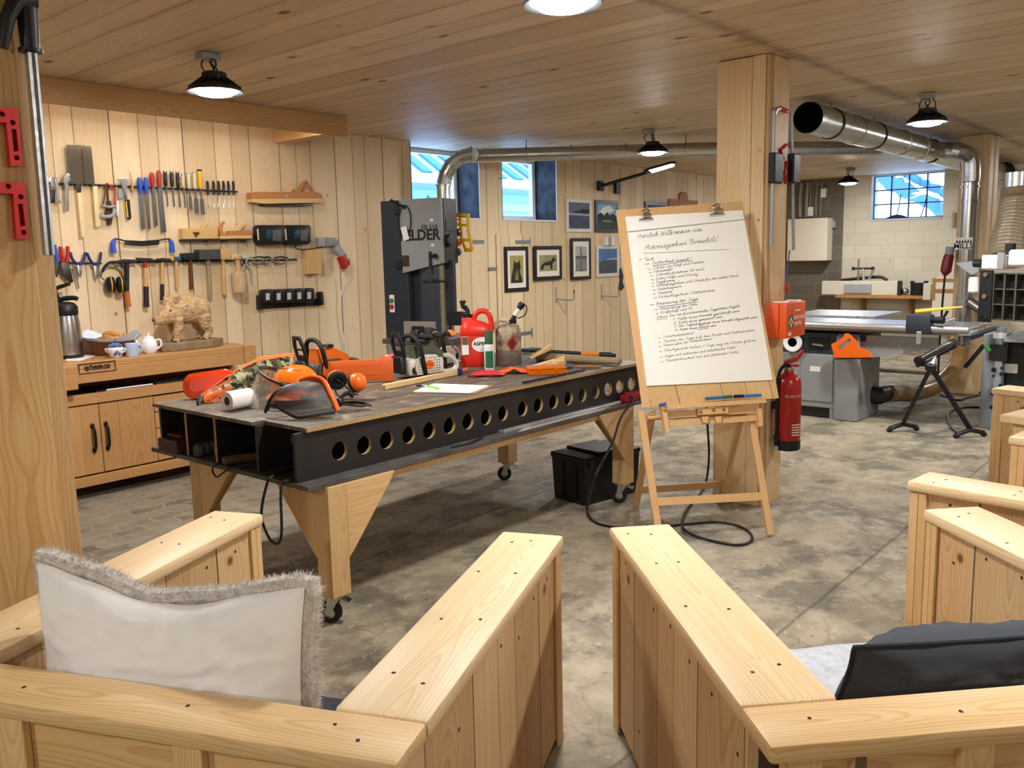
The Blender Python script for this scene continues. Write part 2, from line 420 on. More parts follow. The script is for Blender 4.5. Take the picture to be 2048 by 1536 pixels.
struct(MB().bb(WX - .02, WX + .3, 5.23, WY, 0, CZ).build('wall_corner', BRICKD))
struct(MB().bb(-5.2, -5, -4, WY, 0, CZ).build('wall_left', BRICKW))
struct(MB().bb(-5, WX, -4.2, -4, 0, CZ).build('wall_front', BRICKW))
struct(MB().bb(11.6, 11.75, 2.6, 6.4, 0, .045, .01).build('trim_7', mat('kerb_concrete', '8d8474', .9, noise=.2)))
# soffit beam over the tool wall
struct(MB().bb(1.2, 4.66, 5.70, 5.735, 2.585, CZ - .002).build('trim_1', wood('fascia_board', 'cda672', 'a67c4c', 0, 2, knots=1.8, krad=.05, rings=5, stain=.3)))
struct(MB().bb(4.50, 4.655, 5.737, WY - .002, 2.60, 2.70).build('trim_2', PINE))
t = thing('added_strip_light', 'added long strip light hidden behind the soffit beam to brighten the tool wall', 'lamp', (3.2, 5.83, CZ))  # unseen lamp added behind the beam to brighten the tool wall
MB().bb(1.9, 4.4, 5.78, 5.86, CZ - .05, CZ - .003, .004).build('housing', WHITEP, t)
MB().bb(1.92, 4.38, 5.79, 5.85, CZ - .060, CZ - .0505).build('diffuser', mat('strip_glow', 'ffffff', .5, emit='fff9f0', estr=19), t)
# windows
FROST = NT('window_glass'); FROST.n.remove(FROST.b)
_t = FROST.node('ShaderNodeBsdfTransparent'); _g = FROST.node('ShaderNodeBsdfGlossy'); _g.inputs['Roughness'].default_value = .02
_x = FROST.node('ShaderNodeMixShader'); _x.inputs[0].default_value = .06
_t.inputs[0].default_value = (.93, .96, 1, 1)
FROST.link(_t.outputs[0], _x.inputs[1]); FROST.link(_g.outputs[0], _x.inputs[2]); FROST.link(_x.outputs[0], FROST.out.inputs[0])
GLASSM = FROST.m
WFRAME = mat('window_frame_white', 'e3e5e8', .4)
REVEAL = mat('reveal_tarred_stone', '20232c', .55, noise=.6, nscale=9, bump=.6, bscale=14)
for i, (x0, x1) in enumerate(((6.09, 7.09), (7.466, 8.46)), 1):
    m = MB(); y0, y1 = WY + .31, WY + .37
    m.bb(x0 + .012, x0 + .07, y0, y1, 2.012, CZ - .002, .004); m.bb(x1 - .07, x1 - .012, y0, y1, 2.012, CZ - .002, .004)
    m.bb(x0 + .07, x1 - .07, y0, y1, 2.012, 2.07, .004); m.bb(x0 + .07, x1 - .07, y0, y1, CZ - .05, CZ - .002, .004)
    w = struct(m.build(f'window_{i}', WFRAME))
    MB().bb(x0 + .06, x1 - .06, y0 + .028, y0 + .034, 2.06, CZ - .04).build('pane', GLASSM, w)
    m = MB()
    m.bb(x0, x0 + .011, WY + .001, WY + .4, 2.0, CZ - .001); m.bb(x1 - .011, x1, WY + .001, WY + .4, 2.0, CZ - .001)
    struct(m.build(f'trim_{2 + i}', REVEAL))
    m = MB(); m.bb(x0 + .011, x1 - .011, WY + .001, WY + .4, 2.0, 2.011)
    m.bb(x1 - .007, x1 + .0, WY - .012, WY - .001, 2.0, CZ - .001); m.bb(x0, x1, WY - .012, WY - .001, 1.992, 1.999)
    struct(m.build(f'trim_{4 + i}', WFRAME))
IRON = mat('window_iron', '3a4150', .6)
m = MB()
y0, y1, z0, z1, xx = 3.735, 4.795, 2.055, 2.722, WX + .12
for k in range(5):
    y = y0 + (y1 - y0) * k / 4; m.bb(xx, xx + .03, y - .009, y + .009, z0, z1)
for k in range(4):
    z = z0 + (z1 - z0) * k / 3; m.bb(xx, xx + .03, y0, y1, z - .009, z + .009)
w = struct(m.build('window_3', IRON))
for a in range(4):
    for b in range(3):
        MB().bb(xx + .012, xx + .016, y0 + (y1 - y0) * a / 4 + .008, y0 + (y1 - y0) * (a + 1) / 4 - .008, z0 + (z1 - z0) * b / 3 + .008, z0 + (z1 - z0) * (b + 1) / 3 - .008).build('pane', GLASSM, w)
struct(MB().bb(WX - .015, WX + .118, 3.732, 4.798, 2.021, 2.045).build('trim_8', mat('sill_paint', 'b9c2d2', .6)))
# outside the windows
OUTW = mat('render_pale', 'c9dcf2', .9); ROOFB = mat('roof_blue', '4f86c8', .8); ROOFL = mat('roof_light', 'b4d4f2', .8); GUT = mat('gutter_zinc', '7fb0e6', .6)
t = thing('outside_building', 'pale blue neighbouring building with gutter seen through the back windows', 'building', (10, 11.5, 0))
MB().bb(5, 20, 11.5, 12, 0, 2.95).build('wall', OUTW, t)
m = MB()
m.tube([(5, 11.38, 2.72), (20, 11.38, 2.72)], .09, 12); m.tube([(5, 11.42, 2.45), (20, 11.42, 2.45)], .03, 8); m.build('gutter', GUT, t, smooth=True)
MB().poly([(5, 11.2, 3.05), (20, 11.2, 3.05), (20, 16, 6.2), (5, 16, 6.2)]).build('roof', ROOFL, t)
m = MB()
for k in range(26):
    x = 5.0 + k * .5; m.prism([(0, 0), (.22, 0), (.22, .04), (0, .04)], 0, 5.7, frame(z=(0, 4.8, 3.15), y=(0, -3.15, 4.8), o=(x, 11.2, 3.06)))
m.build('roof_ridge_strip', ROOFB, t)
MB().bb(5, 20, 11.15, 11.4, 2.9, 3.06, .02).build('eave', OUTW, t)
SNOW = mat('snow', 'f4f7fb', .9)
t = thing('outdoor_roof', 'snowy outdoor roof slope seen through the iron grid window', 'roof', (18, 4, 2))
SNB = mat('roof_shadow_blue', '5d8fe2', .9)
m = MB(); random.seed(4)
def band(y0, z0, y1, z1, w):
    n = 24
    a = [(18 + random.uniform(-.05, .05), y0 + (y1 - y0) * i / n + random.uniform(-.05, .05), z0 + (z1 - z0) * i / n + w * (.5 + random.uniform(-.15, .15))) for i in range(n + 1)]
    b = [(18.1, y0 + (y1 - y0) * i / n, z0 + (z1 - z0) * i / n - w * (.5 + random.uniform(-.15, .15))) for i in range(n + 1)]
    m.loft([[p, q, (q[0] + .1, q[1], q[2]), (p[0] + .1, p[1], p[2])] for p, q in zip(a, b)])
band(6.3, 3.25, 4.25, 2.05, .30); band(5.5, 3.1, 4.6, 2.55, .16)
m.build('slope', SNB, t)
# twigs and drift of leaves against the grid window
t = thing('window_debris', 'dark heap of leaves with twigs on the grid window sill', 'debris', (WX + .06, 4.35, 2.046))
LEAF = mat('rotten_leaf', '1d2340', .9)
MB().surf(lambda u, v: (WX + .055 + (v - .5) * .1, 4.62 - u * .42, 2.047 + .065 * math.sin(PI * u) ** 1.4 * math.sin(PI * v)), 14, 5).build('leaf_heap', LEAF, t)
MB().tube([(WX + .06, 4.42, 2.05), (WX + .08, 4.39, 2.25), (WX + .09, 4.375, 2.42)], .007, 6).build('twig', LEAF, t)
MB().tube([(WX + .06, 4.06, 2.05), (WX + .08, 4.02, 2.2), (WX + .09, 3.985, 2.4)], .007, 6).build('twig', LEAF, t)
# ---------------------------------------------------------------- posts
def post(label, x0, x1, y0, y1, kind):
    t = thing('wooden_post', label, 'post', ((x0 + x1) / 2, (y0 + y1) / 2, 0), group='timber posts carrying the ceiling')
    return t
t = post('thick boxed timber post behind the easel with red extinguisher hung on it', 5.015, 5.29, 2.265, 2.60, 0)
x0, x1, y0, y1, zt = 5.015, 5.29, 2.262, 2.60, CZ - .003
MB().bb(x0 + .012, x1 - .012, y0 + .03, y1 - .003, 0, zt).build('core', POSTD, t)
MB().bb(x0, x0 + .022, y0 + .115, y1, 0, zt - .004, .002).build('cladding_board', POSTW, t)
MB().bb(x0 + .002, x0 + .022, y0 + .03, y0 + .113, 0, zt, .002).build('cladding_board', POSTW, t)
MB().bb(x0 + .012, x0 + .06, y0 + .004, y0 + .030, 0, zt, .002).build('edge_board', POSTD, t)
MB().bb(x0 + .062, x1, y0, y0 + .028, 0, zt, .002).build('cladding_board', POSTW, t)
for z in (2.19, 1.78, 1.28, .62):
    for y in (2.32, 2.42, 2.53): MB().cyl((x0 - .003, y, z), (x0 - .0002, y, z), .008, n=10).build('bolt', STEEL, t)
t = post('square timber post in the distance behind the tall vertical duct', 10.28, 10.6, 2.2, 2.5, 0)
MB().bb(10.28, 10.46, 2.21, 2.5, 0, zt, .003).build('cladding_board', POSTW, t)
MB().bb(10.463, 10.62, 2.2, 2.5, 0, zt, .003).build('cladding_board', POSTW, t)
t = post('near timber post with red angle brackets and bar clamp on it', .72, 1.12, 2.8, 3.1, 0)
MB().bb(.70, .842, 2.8, 3.1, 0, zt, .003).build('cladding_board', wood('near_post_board', 'dcbb8a', 'b88d56', 2, 0, knots=1.4, krad=.10, rings=6), t)
MB().bb(.846, 1.075, 2.8, 3.1, 0, zt, .003).build('cladding_board', MATS['near_post_board'], t)
MB().bb(1.078, 1.138, 2.83, 3.1, 0, zt, .003).build('edge_board', POSTD, t)
# ---------------------------------------------------------------- ceiling lamps
LENS = mat('lamp_lens', 'ffffff', .4, emit='fffdf9', estr=330)
LAMPD = mat('lamp_black', '1b1c1f', .5)
def make_lamp():
    t = thing('high_bay_lamp', '', 'lamp', (0, 0, CZ))
    MB().box((0, .05, -.022), (.11, .085, .04), .006).build('junction_box', GREYP, t, world=False)
    m = MB(); m.tube([(.016 * math.cos(a), 0, -.062 + .022 * math.sin(a)) for a in [2 * PI * i / 14 for i in range(14)]], .005, 6, closed=True); m.cyl((0, 0, -.108), (0, 0, -.08), .008); m.build('hook', LAMPD, t, world=False, smooth=True)
    MB().tube(spline([(0, .07, -.03), (.05, .06, -.07), (.045, .02, -.12), (.01, 0, -.125)]), .004, 6).build('cord', CABLE, t, world=False, smooth=True)
    MB().tube(spline([(-.03, .05, -.035), (-.055, .03, -.08), (-.04, 0, -.125), (-.01, 0, -.13)]), .004, 6).build('cord', CABLE, t, world=False, smooth=True)
    MB().lathe([(.06, -.158), (.067, -.15), (.067, -.115), (.05, -.108), (.012, -.108)], 20).build('driver_housing', LAMPD, t, world=False, smooth=True)
    h = MB().lathe([(.10, -.205), (.122, -.212), (.148, -.215), (.150, -.206), (.125, -.188), (.09, -.168), (.062, -.157)], 28).build('heat_sink', LAMPD, t, world=False, smooth=True)
    m = MB()
    for k in range(16):
        a = 2 * PI * k / 16; m.prism([(.06, -.157), (.138, -.20), (.142, -.19), (.09, -.15), (.068, -.135)], -.003, .003, RZ(a) @ RX(PI / 2))
    m.build('fin', LAMPD, h, world=False)
    MB().lathe([(.001, -.238), (.05, -.236), (.09, -.228), (.108, -.214), (.108, -.210)], 24).build('lens', LENS, t, world=False, smooth=True)
    return t
lamp = make_lamp()
G = 'round black high bay lamps under the ceiling'
for i, (x, y, lab) in enumerate((
        (2.72, 4.44, 'round black high bay lamp above the chainsaw table near the soffit beam'),
        (2.74, 2.06, 'big high bay lamp cut off by the top edge of the photo'),
        (7.25, 4.42, 'small high bay lamp hanging before the long horizontal duct'),
        (7.22, 2.0, 'high bay lamp hanging beside the open end of the big duct'),
        (12.9, 4.6, 'most distant high bay lamp near the iron grid window'),
        (2.72, -.5, 'added unseen high bay lamp behind the viewer over the armchairs'),  # from here on unseen lamps, added along the visible rows for brightness
        (-1.9, 2.0, 'added unseen high bay lamp behind the viewer to the left'),
        (-1.9, -.9, 'added unseen high bay lamp behind the viewer at the back of the hall'),
        (7.2, -.5, 'added high bay lamp out of frame past the far armchairs'), (12.2, 1.2, 'added high bay lamp out of frame beyond the planer'))):
    o = lamp if i == 0 else copytree(lamp)
    o.location = (x, y, CZ - .001); o['label'] = lab; o['group'] = G
    o.rotation_euler = (0, 0, .6 * i)
# wall arm lamp over the pictures
p = PY(1197, 372, WY)
t = thing('wall_lamp', 'slim arm lamp with bright flat head above the framed pictures', 'lamp', p)
MB().bb(p.x - .05, p.x + .05, WY - .06, WY - .002, p.z - .06, p.z + .06, .006).build('wall_bracket', LAMPD, t)
h = V((p.x + .16, WY - .62, p.z + .13))
MB().tube([(p.x, WY - .05, p.z), tuple(h)], .02, 8).build('arm', LAMPD, t)
M = frame(x=(.25, -1, .22), z=(.12, 0.1, 1), o=h)
MB(M).prism([(-.02, -.05), (.06, -.085), (.34, -.07), (.38, -.03), (.38, .03), (.34, .07), (.06, .085), (-.02, .05)], 0, .03, bev=.006).build('lamp_head', LAMPD, t)
MB(M).prism([(.05, -.06), (.33, -.055), (.36, 0), (.33, .055), (.05, .06)], -.006, -.001).build('diffuser', mat('wall_lamp_glow', 'ffffff', .5, emit='fff0d8', estr=28), t)
# ---------------------------------------------------------------- extraction ducts
def duct_run(parent, name, pts, r, bands=(), bandmat=None, n=24, mt=None, cap=True):
    MB().tube(pts, r, n, cap=cap).build(name, mt or GALV, parent, smooth=True)
    for a, b in bands:
        a, b = V(a), V(b); MB().cyl(a - b * .012, a + b * .012, r + .008, n=n).build('band', bandmat or STEEL, parent, smooth=True)
zc = 2.59
A, B, Cc = PZ(945, 312, zc), PZ(1442, 298, zc), PZ(1760, 296, zc)
t = thing('extraction_duct', 'long thin galvanized duct with elbow along the back windows', 'duct', (6.3, 6.15, 0))
r = .068
vx = V((6.22, 6.18, 0))
d1 = (B - A).normalized()
el = [vx + V((0, 0, 2.30)), vx + V((.01, 0, 2.40)) + d1 * .02, vx + V((0, 0, 2.49)) + d1 * .08, vx + V((0, 0, 2.56)) + d1 * .17, vx + V((0, 0, zc)) + d1 * .29]
MB().tube([tuple(vx + V((0, 0, .45))), tuple(vx + V((0, 0, 2.30)))], r, 20).build('vertical_pipe', GALV, t, smooth=True)
MB().tube(el, r + .003, 20).build('elbow', GALV, t, smooth=False)
MB().tube([el[-1], A, B, Cc], r, 20).build('horizontal_pipe', GALV, t, smooth=True)
for q in el + [A + (B - A) * f for f in (.02, .22, .40, .62, .86, .99)]:
    i = el.index(q) if q in el else -1
    d = V((0, 0, 1)) if i in (0,) else (d1 if i < 0 or i == 4 else (d1 + V((0, 0, 2 - i * .5))).normalized())
    MB().cyl(q - d * .007, q + d * .007, r + .011, n=20).build('band', STEEL, t, smooth=True)
for f in (.22, .86):
    q = A + (B - A) * f; MB().tube([q + V((0, 0, .05)), V((q.x, q.y, CZ - .002))], .004, 6).build('hanger', DSTEEL, t)
t = thing('extraction_duct', 'wide galvanized duct with dark open end beside the timber post', 'duct', (6.55, 2.63, 0))
r = .116; yy, zz = 2.64, 2.585
e0 = PZ(1616, 235, zz)
e1 = V((9.4, 2.70, zz)); e2 = V((14.3, 2.80, zz))
m = MB(); m.tube([e0, e1, e2], r, 32, cap=False); m.tube([e0, e1], r - .006, 32, cap=False)
m.build('main_pipe', GALV, t, smooth=True)
ax = (e1 - e0).normalized()
MB().cyl(e0 + ax * .9, e0 + ax * .92, r - .007, n=24).build('shade_disc', mat('duct_shade_black', '111111', .9), t)  # black disc inside the open pipe stands in for the shade of its depth
for k, (f, mt_) in enumerate(((.45, RUBBER), (.98, STEEL), (1.5, RUBBER), (2.25, STEEL), (2.85, STEEL), (3.3, RUBBER), (6.9, RUBBER))):
    q = e0 + ax * f; MB().cyl(q - ax * .012, q + ax * .012, r + .006, n=32).build('band', mt_, t, smooth=True)
for f in (.45, 1.5, 3.3):
    q = e0 + ax * f; MB().tube([q + V((0, 0, .115)), V((q.x, q.y, CZ - .001))], .004, 6).build('hanger', DSTEEL, t)
q0 = e0 + ax * 3.05
vp = V((10.05, 2.33, 0))
bend = spline([q0 + V((-.12, .0, -.01)), q0 + V((.22, -.10, -.005)), vp + V((-.12, .10, 2.56)), vp + V((-.02, .02, 2.50)), vp + V((0, 0, 2.38)), vp + V((0, 0, 2.25))], 4)
MB().tube(bend, .084, 20).build('branch_elbow', GALV, t)
t = thing('extraction_duct', 'tall vertical galvanized duct in front of the distant timber post', 'duct', (vp.x, vp.y, 0))
MB().tube([vp + V((0, 0, .56)), vp + V((0, 0, 2.243))], .078, 24).build('vertical_pipe', GALV, t, smooth=True)
for z in (2.2, 2.05, 1.18, 1.05, .98, .66, .575): MB().cyl(vp + V((0, 0, z - .008)), vp + V((0, 0, z + .008)), .088, n=24).build('band', STEEL, t, smooth=True)
MB().tube(spline([vp + V((-.05, -.07, 1.02)), vp + V((-.08, -.17, .955)), vp + V((-.12, -.28, .90))], 4), .055, 16).build('branch_pipe', GALV, t, smooth=True)
q = PX(1927, 487, vp.x - .092)
M = frame(x=(0, -1, 0), y=(0, 0, 1), o=(vp.x - .090, q.y, q.z))
t = thing('sign_plate', 'small white plate with saw teeth reading MILLS on the vertical duct', 'sign', M=M)
MB().bb(-.085, .085, -.06, .06, 0, .003).build('plate', WHITEP, t, world=False)
text('MILLS', .075, wm(t) @ T(0, -.028, .0032), BLACKI, 'lettering', t, bold=.002)
m = MB()
for k in range(6):
    x = -.075 + k * .026; m.prism([(x, .005), (x + .022, .005), (x + .022, .018), (x + .016, .045)], .003, .0045)
m.build('saw_teeth_mark', BLACKI, t, world=False)
t = thing('floor_hose', 'brown translucent suction hose curving over the floor to the panel saw', 'hose', (9.4, 2.4, 0))
HOSE = mat('hose_amber', 'b8915f', .3, trans=.25, noise=.15, nscale=30)
pts = spline([vp + V((0, 0, .55)), vp + V((-.03, .03, .36)), vp + V((-.35, .12, .17)), V((9.3, 2.58, .12)), V((8.92, 2.60, .17)), V((8.64, 2.62, .20))], 14)
m = MB(); m.tube(pts, [(.080 + (.003 if i % 2 else 0)) for i in range(len(pts))], 16)
m.build('hose_tube', HOSE, t, smooth=True)
# ---------------------------------------------------------------- box armchairs
from mathutils import noise as mnoise
VRZ = math.atan2(_R[0].dot(_W), _R[0].dot(_U))          # a frame turned square to the room's long view: x to the right, y away
def local_at(p, dz=0, rz=0, a=VRZ): return Matrix.Translation((p[0], p[1], p[2] + dz)) @ RZ(a + rz)
CAPY = wood('pine_cap_cross', 'e6ca9c', 'c39a62', 1, 0, knots=2.0, krad=.05, rings=7, rough=.45)
PANB = wood('pine_back_panel', 'dab884', 'b48a54', 1, 2, plank=.23, seam=.002, knots=2.8, krad=.07, rings=6)
HOLE = mat('screw_hole', '2a1a10', .8)
CD, CW, CH, AW, BW, CT = 1.32, 1.31, .70, .20, .145, .040
def make_chair(label, lx, ly, lw):
    t = thing('box_armchair', label, 'armchair', group='heavy pine box armchairs')
    W, L, D = CW, CH - CT, CD
    for s, y0 in (('r', 0), ('l', W - AW)):
        y1 = y0 + AW
        MB().bb(BW + .002, D, y0 - .004, y1 + .004, L, CH, .011, seg=2).build('arm_cap', CAP, t, world=False, smooth=True)
        MB().bb(.0, D - .045, y0 + .014, y0 + .036, .03, L - .001).build('side_panel', PINEP, t, world=False)
        MB().bb(BW, D - .045, y1 - .036, y1 - .014, .03, L - .001).build('side_panel', PINEP, t, world=False)
        MB().bb(D - .045, D - .012, y0 + .004, y1 - .004, 0, L - .001, .003).build('front_post', PINEZ, t, world=False)
        MB().bb(D - .075, D - .046, y0 + .003, y0 + .013, .0, L - .001, .002).build('corner_batten', PINEZ, t, world=False)
        MB().bb(D - .075, D - .046, y1 - .013, y1 - .003, .0, L - .001, .002).build('corner_batten', PINEZ, t, world=False)
    MB().bb(-.004, BW, -.004, W + .004, L, CH, .011, seg=2).build('back_cap', CAPY, t, world=False, smooth=True)
    MB().bb(.03, .052, .038, W - .038, .05, L - .001).build('back_panel', PANB, t, world=False)
    MB().bb(BW - .034, BW - .012, AW, W - AW, .05, L - .001).build('back_panel', PANB, t, world=False)
    for y in (.037, .42, W - .45, W - .105): MB().bb(.008, .029, y, y + .068, 0, L - .001, .002).build('back_post', PINEZ, t, world=False)
    MB().bb(BW, .95, AW, W - AW, .13, .16).build('seat_board', PINE, t, world=False)
    MB().bb(.92, .95, AW, W - AW, .02, .129, .003).build('front_rail', CAPY, t, world=False)
    m = MB()
    def dots(pts):
        for x, y in pts:
            a = random.uniform(0, 3); m.prism([(x + .0048 * math.cos(a + k * PI / 4) * random.uniform(.7, 1.3), y + .0048 * math.sin(a + k * PI / 4) * random.uniform(.7, 1.3)) for k in range(8)], CH, CH + .0006)
    for y0 in (0, W - AW):
        for x in (.30, .62, .95, D - .1): dots([(x + random.uniform(-.02, .02), y0 + .07 + random.uniform(-.02, .02)), (x + random.uniform(-.03, .03), y0 + .145 + random.uniform(-.02, .02))])
    dots([(.05, .1), (.09, .17), (.08, .5), (.06, .9), (.08, 1.2)])
    m.build('screw_hole', HOLE, t, world=False)
    for y0 in (.0135, W - AW + .0135, W - .0145, AW - .0145):
        for k in range(7):
            z = random.choice((.56, .61, .63, .15)); MB().cyl((.2 + k * .16, y0, z), (.2 + k * .16, y0 + .001, z), .006, n=6).build('nail', HOLE, t, world=False)
    return t
CHAIRS = []
for i, (x, y, a, lab) in enumerate((
        (.951, 1.113, math.radians(24), 'pine box armchair holding the white cushion with grey fur edge'),
        (1.433, .625, math.radians(47), 'pine box armchair holding the dark denim cushion, cracked cap at its corner'),
        (3.494 - .01, .977, math.radians(83), 'pine box armchair with brightly lit arm beyond the denim cushion'),
        (6.12, 1.235, math.radians(76), 'farthest pine box armchair in front of the grey planing machine'))):
    if i == 0: c = make_chair(lab, 0, 0, 0)
    else: c = copytree(CHAIRS[0], label=lab)
    f = V((math.cos(a), math.sin(a), 0)); l = V((-math.sin(a), math.cos(a), 0)); o = V((x, y, 0))
    if i == 0: o = o - f * 0.0
    elif i == 1: o = o - f * 0.02
    if i == 1: o = o - l * CW
    if i >= 2: o = o - f * CD - l * CW
    c.location = o; c.rotation_euler = (0, 0, a)
    CHAIRS.append(c)
# cushions
NAVYF = mat('dark_seat_fabric', '2b3038', .9, noise=.25, nscale=90, bump=.2, bscale=400)
for i, lab in ((0, 'dark grey seat cushion in the armchair with the white cushion'),):
    M = wm(CHAIRS[i]) @ T(0, 0, 0)
    t = MB(M).bb(BW + .02, .88, AW + .01, CW - AW - .01, .162, .30, .035, seg=3).build('seat_cushion', NAVYF, smooth=True, origin=M @ V((.6, .65, .162))); tag(t, lab, 'cushion')
def pillow(M, w, h, th, nu=72, nv=52, puff=1.0, seed=0, front=True, pin=.0, sag=0):
    "half a pillow shell; local x across, z up, y towards the back"
    sgn = -1 if front else 1
    def f(u, v):
        x = (u - .5) * 2; z = (v - .5) * 2
        e = max(0, (1 - abs(x) ** 2.6)) ** .62 * max(0, (1 - abs(z) ** 2.6)) ** .62
        k = 1 - .07 * (1 - x * x) * abs(z) - pin
        kz = 1 - .06 * (1 - z * z) * abs(x)
        n = mnoise.noise(V((x * 2.2 + seed, z * 2.2, seed))) * .022 * e + abs(mnoise.noise(V((x * 5 + z * 2 + seed, z * 7 - x * 2, 3.1)))) * .012 * e + (1 - abs(mnoise.noise(V((x * 2.2 + z * 1.6 + seed, z * 4.5 - x * 1.3, 8.0))))) ** 9 * .011 * e
        zz = z * h / 2 * k
        if z > 0: zz += sag * (math.cos(x * PI) * .5 - .25) * z + .012 * mnoise.noise(V((x * 2.5, 7 + seed, 0))) * z
        return (x * w / 2 * kz, sgn * (th * e * puff + n), zz)
    return MB(M).surf(f, nu, nv)
WCUSH = mat('white_cotton', 'f3f1ee', .85, noise=.03, nscale=6, bump=.35, bscale=9)
FUR = mat('grey_faux_fur', 'd3ccc4', .95, noise=.3, nscale=45, sheen=.3)
c0 = CHAIRS[0]; M0 = wm(c0)
# white cushion stands in the near left armchair against its back
ph, pw = .50, .74
base = M0 @ V((.285, .71, .345))
fdir = (M0.to_3x3() @ V((1, 0, 0)))
Mx = frame(x=M0.to_3x3() @ V((0, -1, 0)), z=(V((0, 0, 1)) + fdir * .03), o=base + V((0, 0, ph / 2)))
t = thing('cushion', 'white cotton cushion with grey fur border propped in the left armchair', 'cushion', base)
Mp = Mx
pillow(Mp, pw, ph, .105, front=True, seed=2, sag=-.05).build('cover', WCUSH, t, smooth=True, ang=180)
pillow(Mp, pw, ph, .07, front=False, seed=5, sag=-.05).build('fur_back', FUR, t, smooth=True, ang=180)
m = MB(Mp); random.seed(11)
pm = lambda u, v: None
def rim(s):
    s = s % 4
    if s < 1: x, z = -1, -1 + 2 * s
    elif s < 2: x, z = -1 + 2 * (s - 1), 1
    elif s < 3: x, z = 1, 1 - 2 * (s - 2)
    else: x, z = 1 - 2 * (s - 3), -1
    kz = 1 - .06 * (1 - z * z) * abs(x); k = 1 - .07 * (1 - x * x) * abs(z); zz = z * ph / 2 * k
    if z > 0: zz += -.05 * (math.cos(x * PI) * .5 - .25) * z + .012 * mnoise.noise(V((x * 2.5, 7 + 5, 0))) * z
    return V((x * pw / 2 * kz, 0, zz))
rp = [rim(i * 4 / 120) + V((0, .028, 0)) for i in range(120)]
m.tube(rp, .026, 8, closed=True)
for k in range(22000):
    s = random.uniform(0, 4); a = random.uniform(-PI, PI)
    p = rim(s) + V((0, .028, 0)); tg = (rim(s + .02) - rim(s - .02)).normalized(); o1 = V((0, 1, 0)); o2 = tg.cross(o1)
    d = (o1 * math.cos(a) + o2 * math.sin(a)); q = p + d * .023
    d = (d + V([random.gauss(0, .45) for _ in range(3)]) + V((0, .1, -.25))).normalized()
    L = random.uniform(.007, .017); sd = d.orthogonal().normalized() * .0011
    m._f(m._v([q - sd, q + sd, q + d * L]))
m.build('fur_border', FUR, t, smooth=True)
# denim cushion and grey fur throw in the second armchair
DENIM = NT('denim_cloth')
_v, _x = DENIM.coords()
_w = DENIM.node('ShaderNodeTexWave', bands_direction='DIAGONAL'); DENIM.link(_v, _w.inputs[0]); _w.inputs['Scale'].default_value = 210; _w.inputs['Distortion'].default_value = .6
DENIM.link(DENIM.mix(DENIM.math('MULTIPLY', _w.outputs[1], .45), '33373e', '585d67'), DENIM.b.inputs['Base Color']); DENIM.b.inputs['Roughness'].default_value = .95
DENIM.bump(_w.outputs[1], .25, .002); DENIM = DENIM.m
c1 = CHAIRS[1]; M1 = wm(c1)
f1 = M1.to_3x3() @ V((1, 0, 0))
t = thing('cushion', 'dark denim cushion with seamed edge lying in the armchair beside the cracked cap', 'cushion', M1 @ V((.6, .6, .36)))
Mq = M1 @ T(.43, .605, .545) @ RZ(-PI / 2) @ RX(math.radians(30))
pillow(Mq, .74, .38, .11, front=False, seed=9).build('cover', DENIM, t, smooth=True, ang=180)
pillow(Mq, .74, .38, .07, front=True, seed=9).build('cover', DENIM, t, smooth=True, ang=180)
def prim(s):
    s = s % 4
    if s < 1: x, z = -1, -1 + 2 * s
    elif s < 2: x, z = -1 + 2 * (s - 1), 1
    elif s < 3: x, z = 1, 1 - 2 * (s - 2)
    else: x, z = 1 - 2 * (s - 3), -1
    return V((x * .37 * (1 - .06 * (1 - z * z) * abs(x)), 0, z * .19 * (1 - .07 * (1 - x * x) * abs(z))))
MB(Mq).tube([prim(i * 4 / 100) for i in range(100)], .006, 6, closed=True).build('piping', mat('denim_piping', '1b1d21', .9), t, smooth=True)
GFUR = mat('pale_grey_fur', 'bcc0cc', .95, noise=.2, nscale=40, bump=.7, bscale=70, sheen=.3)
t = MB(M1).surf(lambda u, v: (BW + .02 + u * .86, AW + .015 + v * .88, .27 + .03 * mnoise.noise(V((u * 4, v * 4, 1))) - .02 * max(abs(u - .5), abs(v - .5)) ** 2), 40, 40, thick=.1).build('fur_seat_pad', GFUR, smooth=True, ang=180, origin=M1 @ V((.6, .65, .17)))
tag(t, 'pale grey fur seat pad under the dark denim cushion', 'cushion')
p0 = PZ(1999, 829, .66)
t = thing('side_table', 'narrow pale wooden table between the two far armchairs', 'table', (p0.x + .6, p0.y - .6, 0))
q1 = (p0.x + .02, p0.y)
Mb = Matrix.Translation((p0.x, p0.y, 0)) @ RZ(math.radians(-14))
MB(Mb).bb(0, .30, -1.0, 0, .615, .66, .006).build('top', CAP, t)
for y in (-.95, -.12): MB(Mb).bb(.03, .26, y, y + .06, 0, .614).build('leg', PINEZ, t)
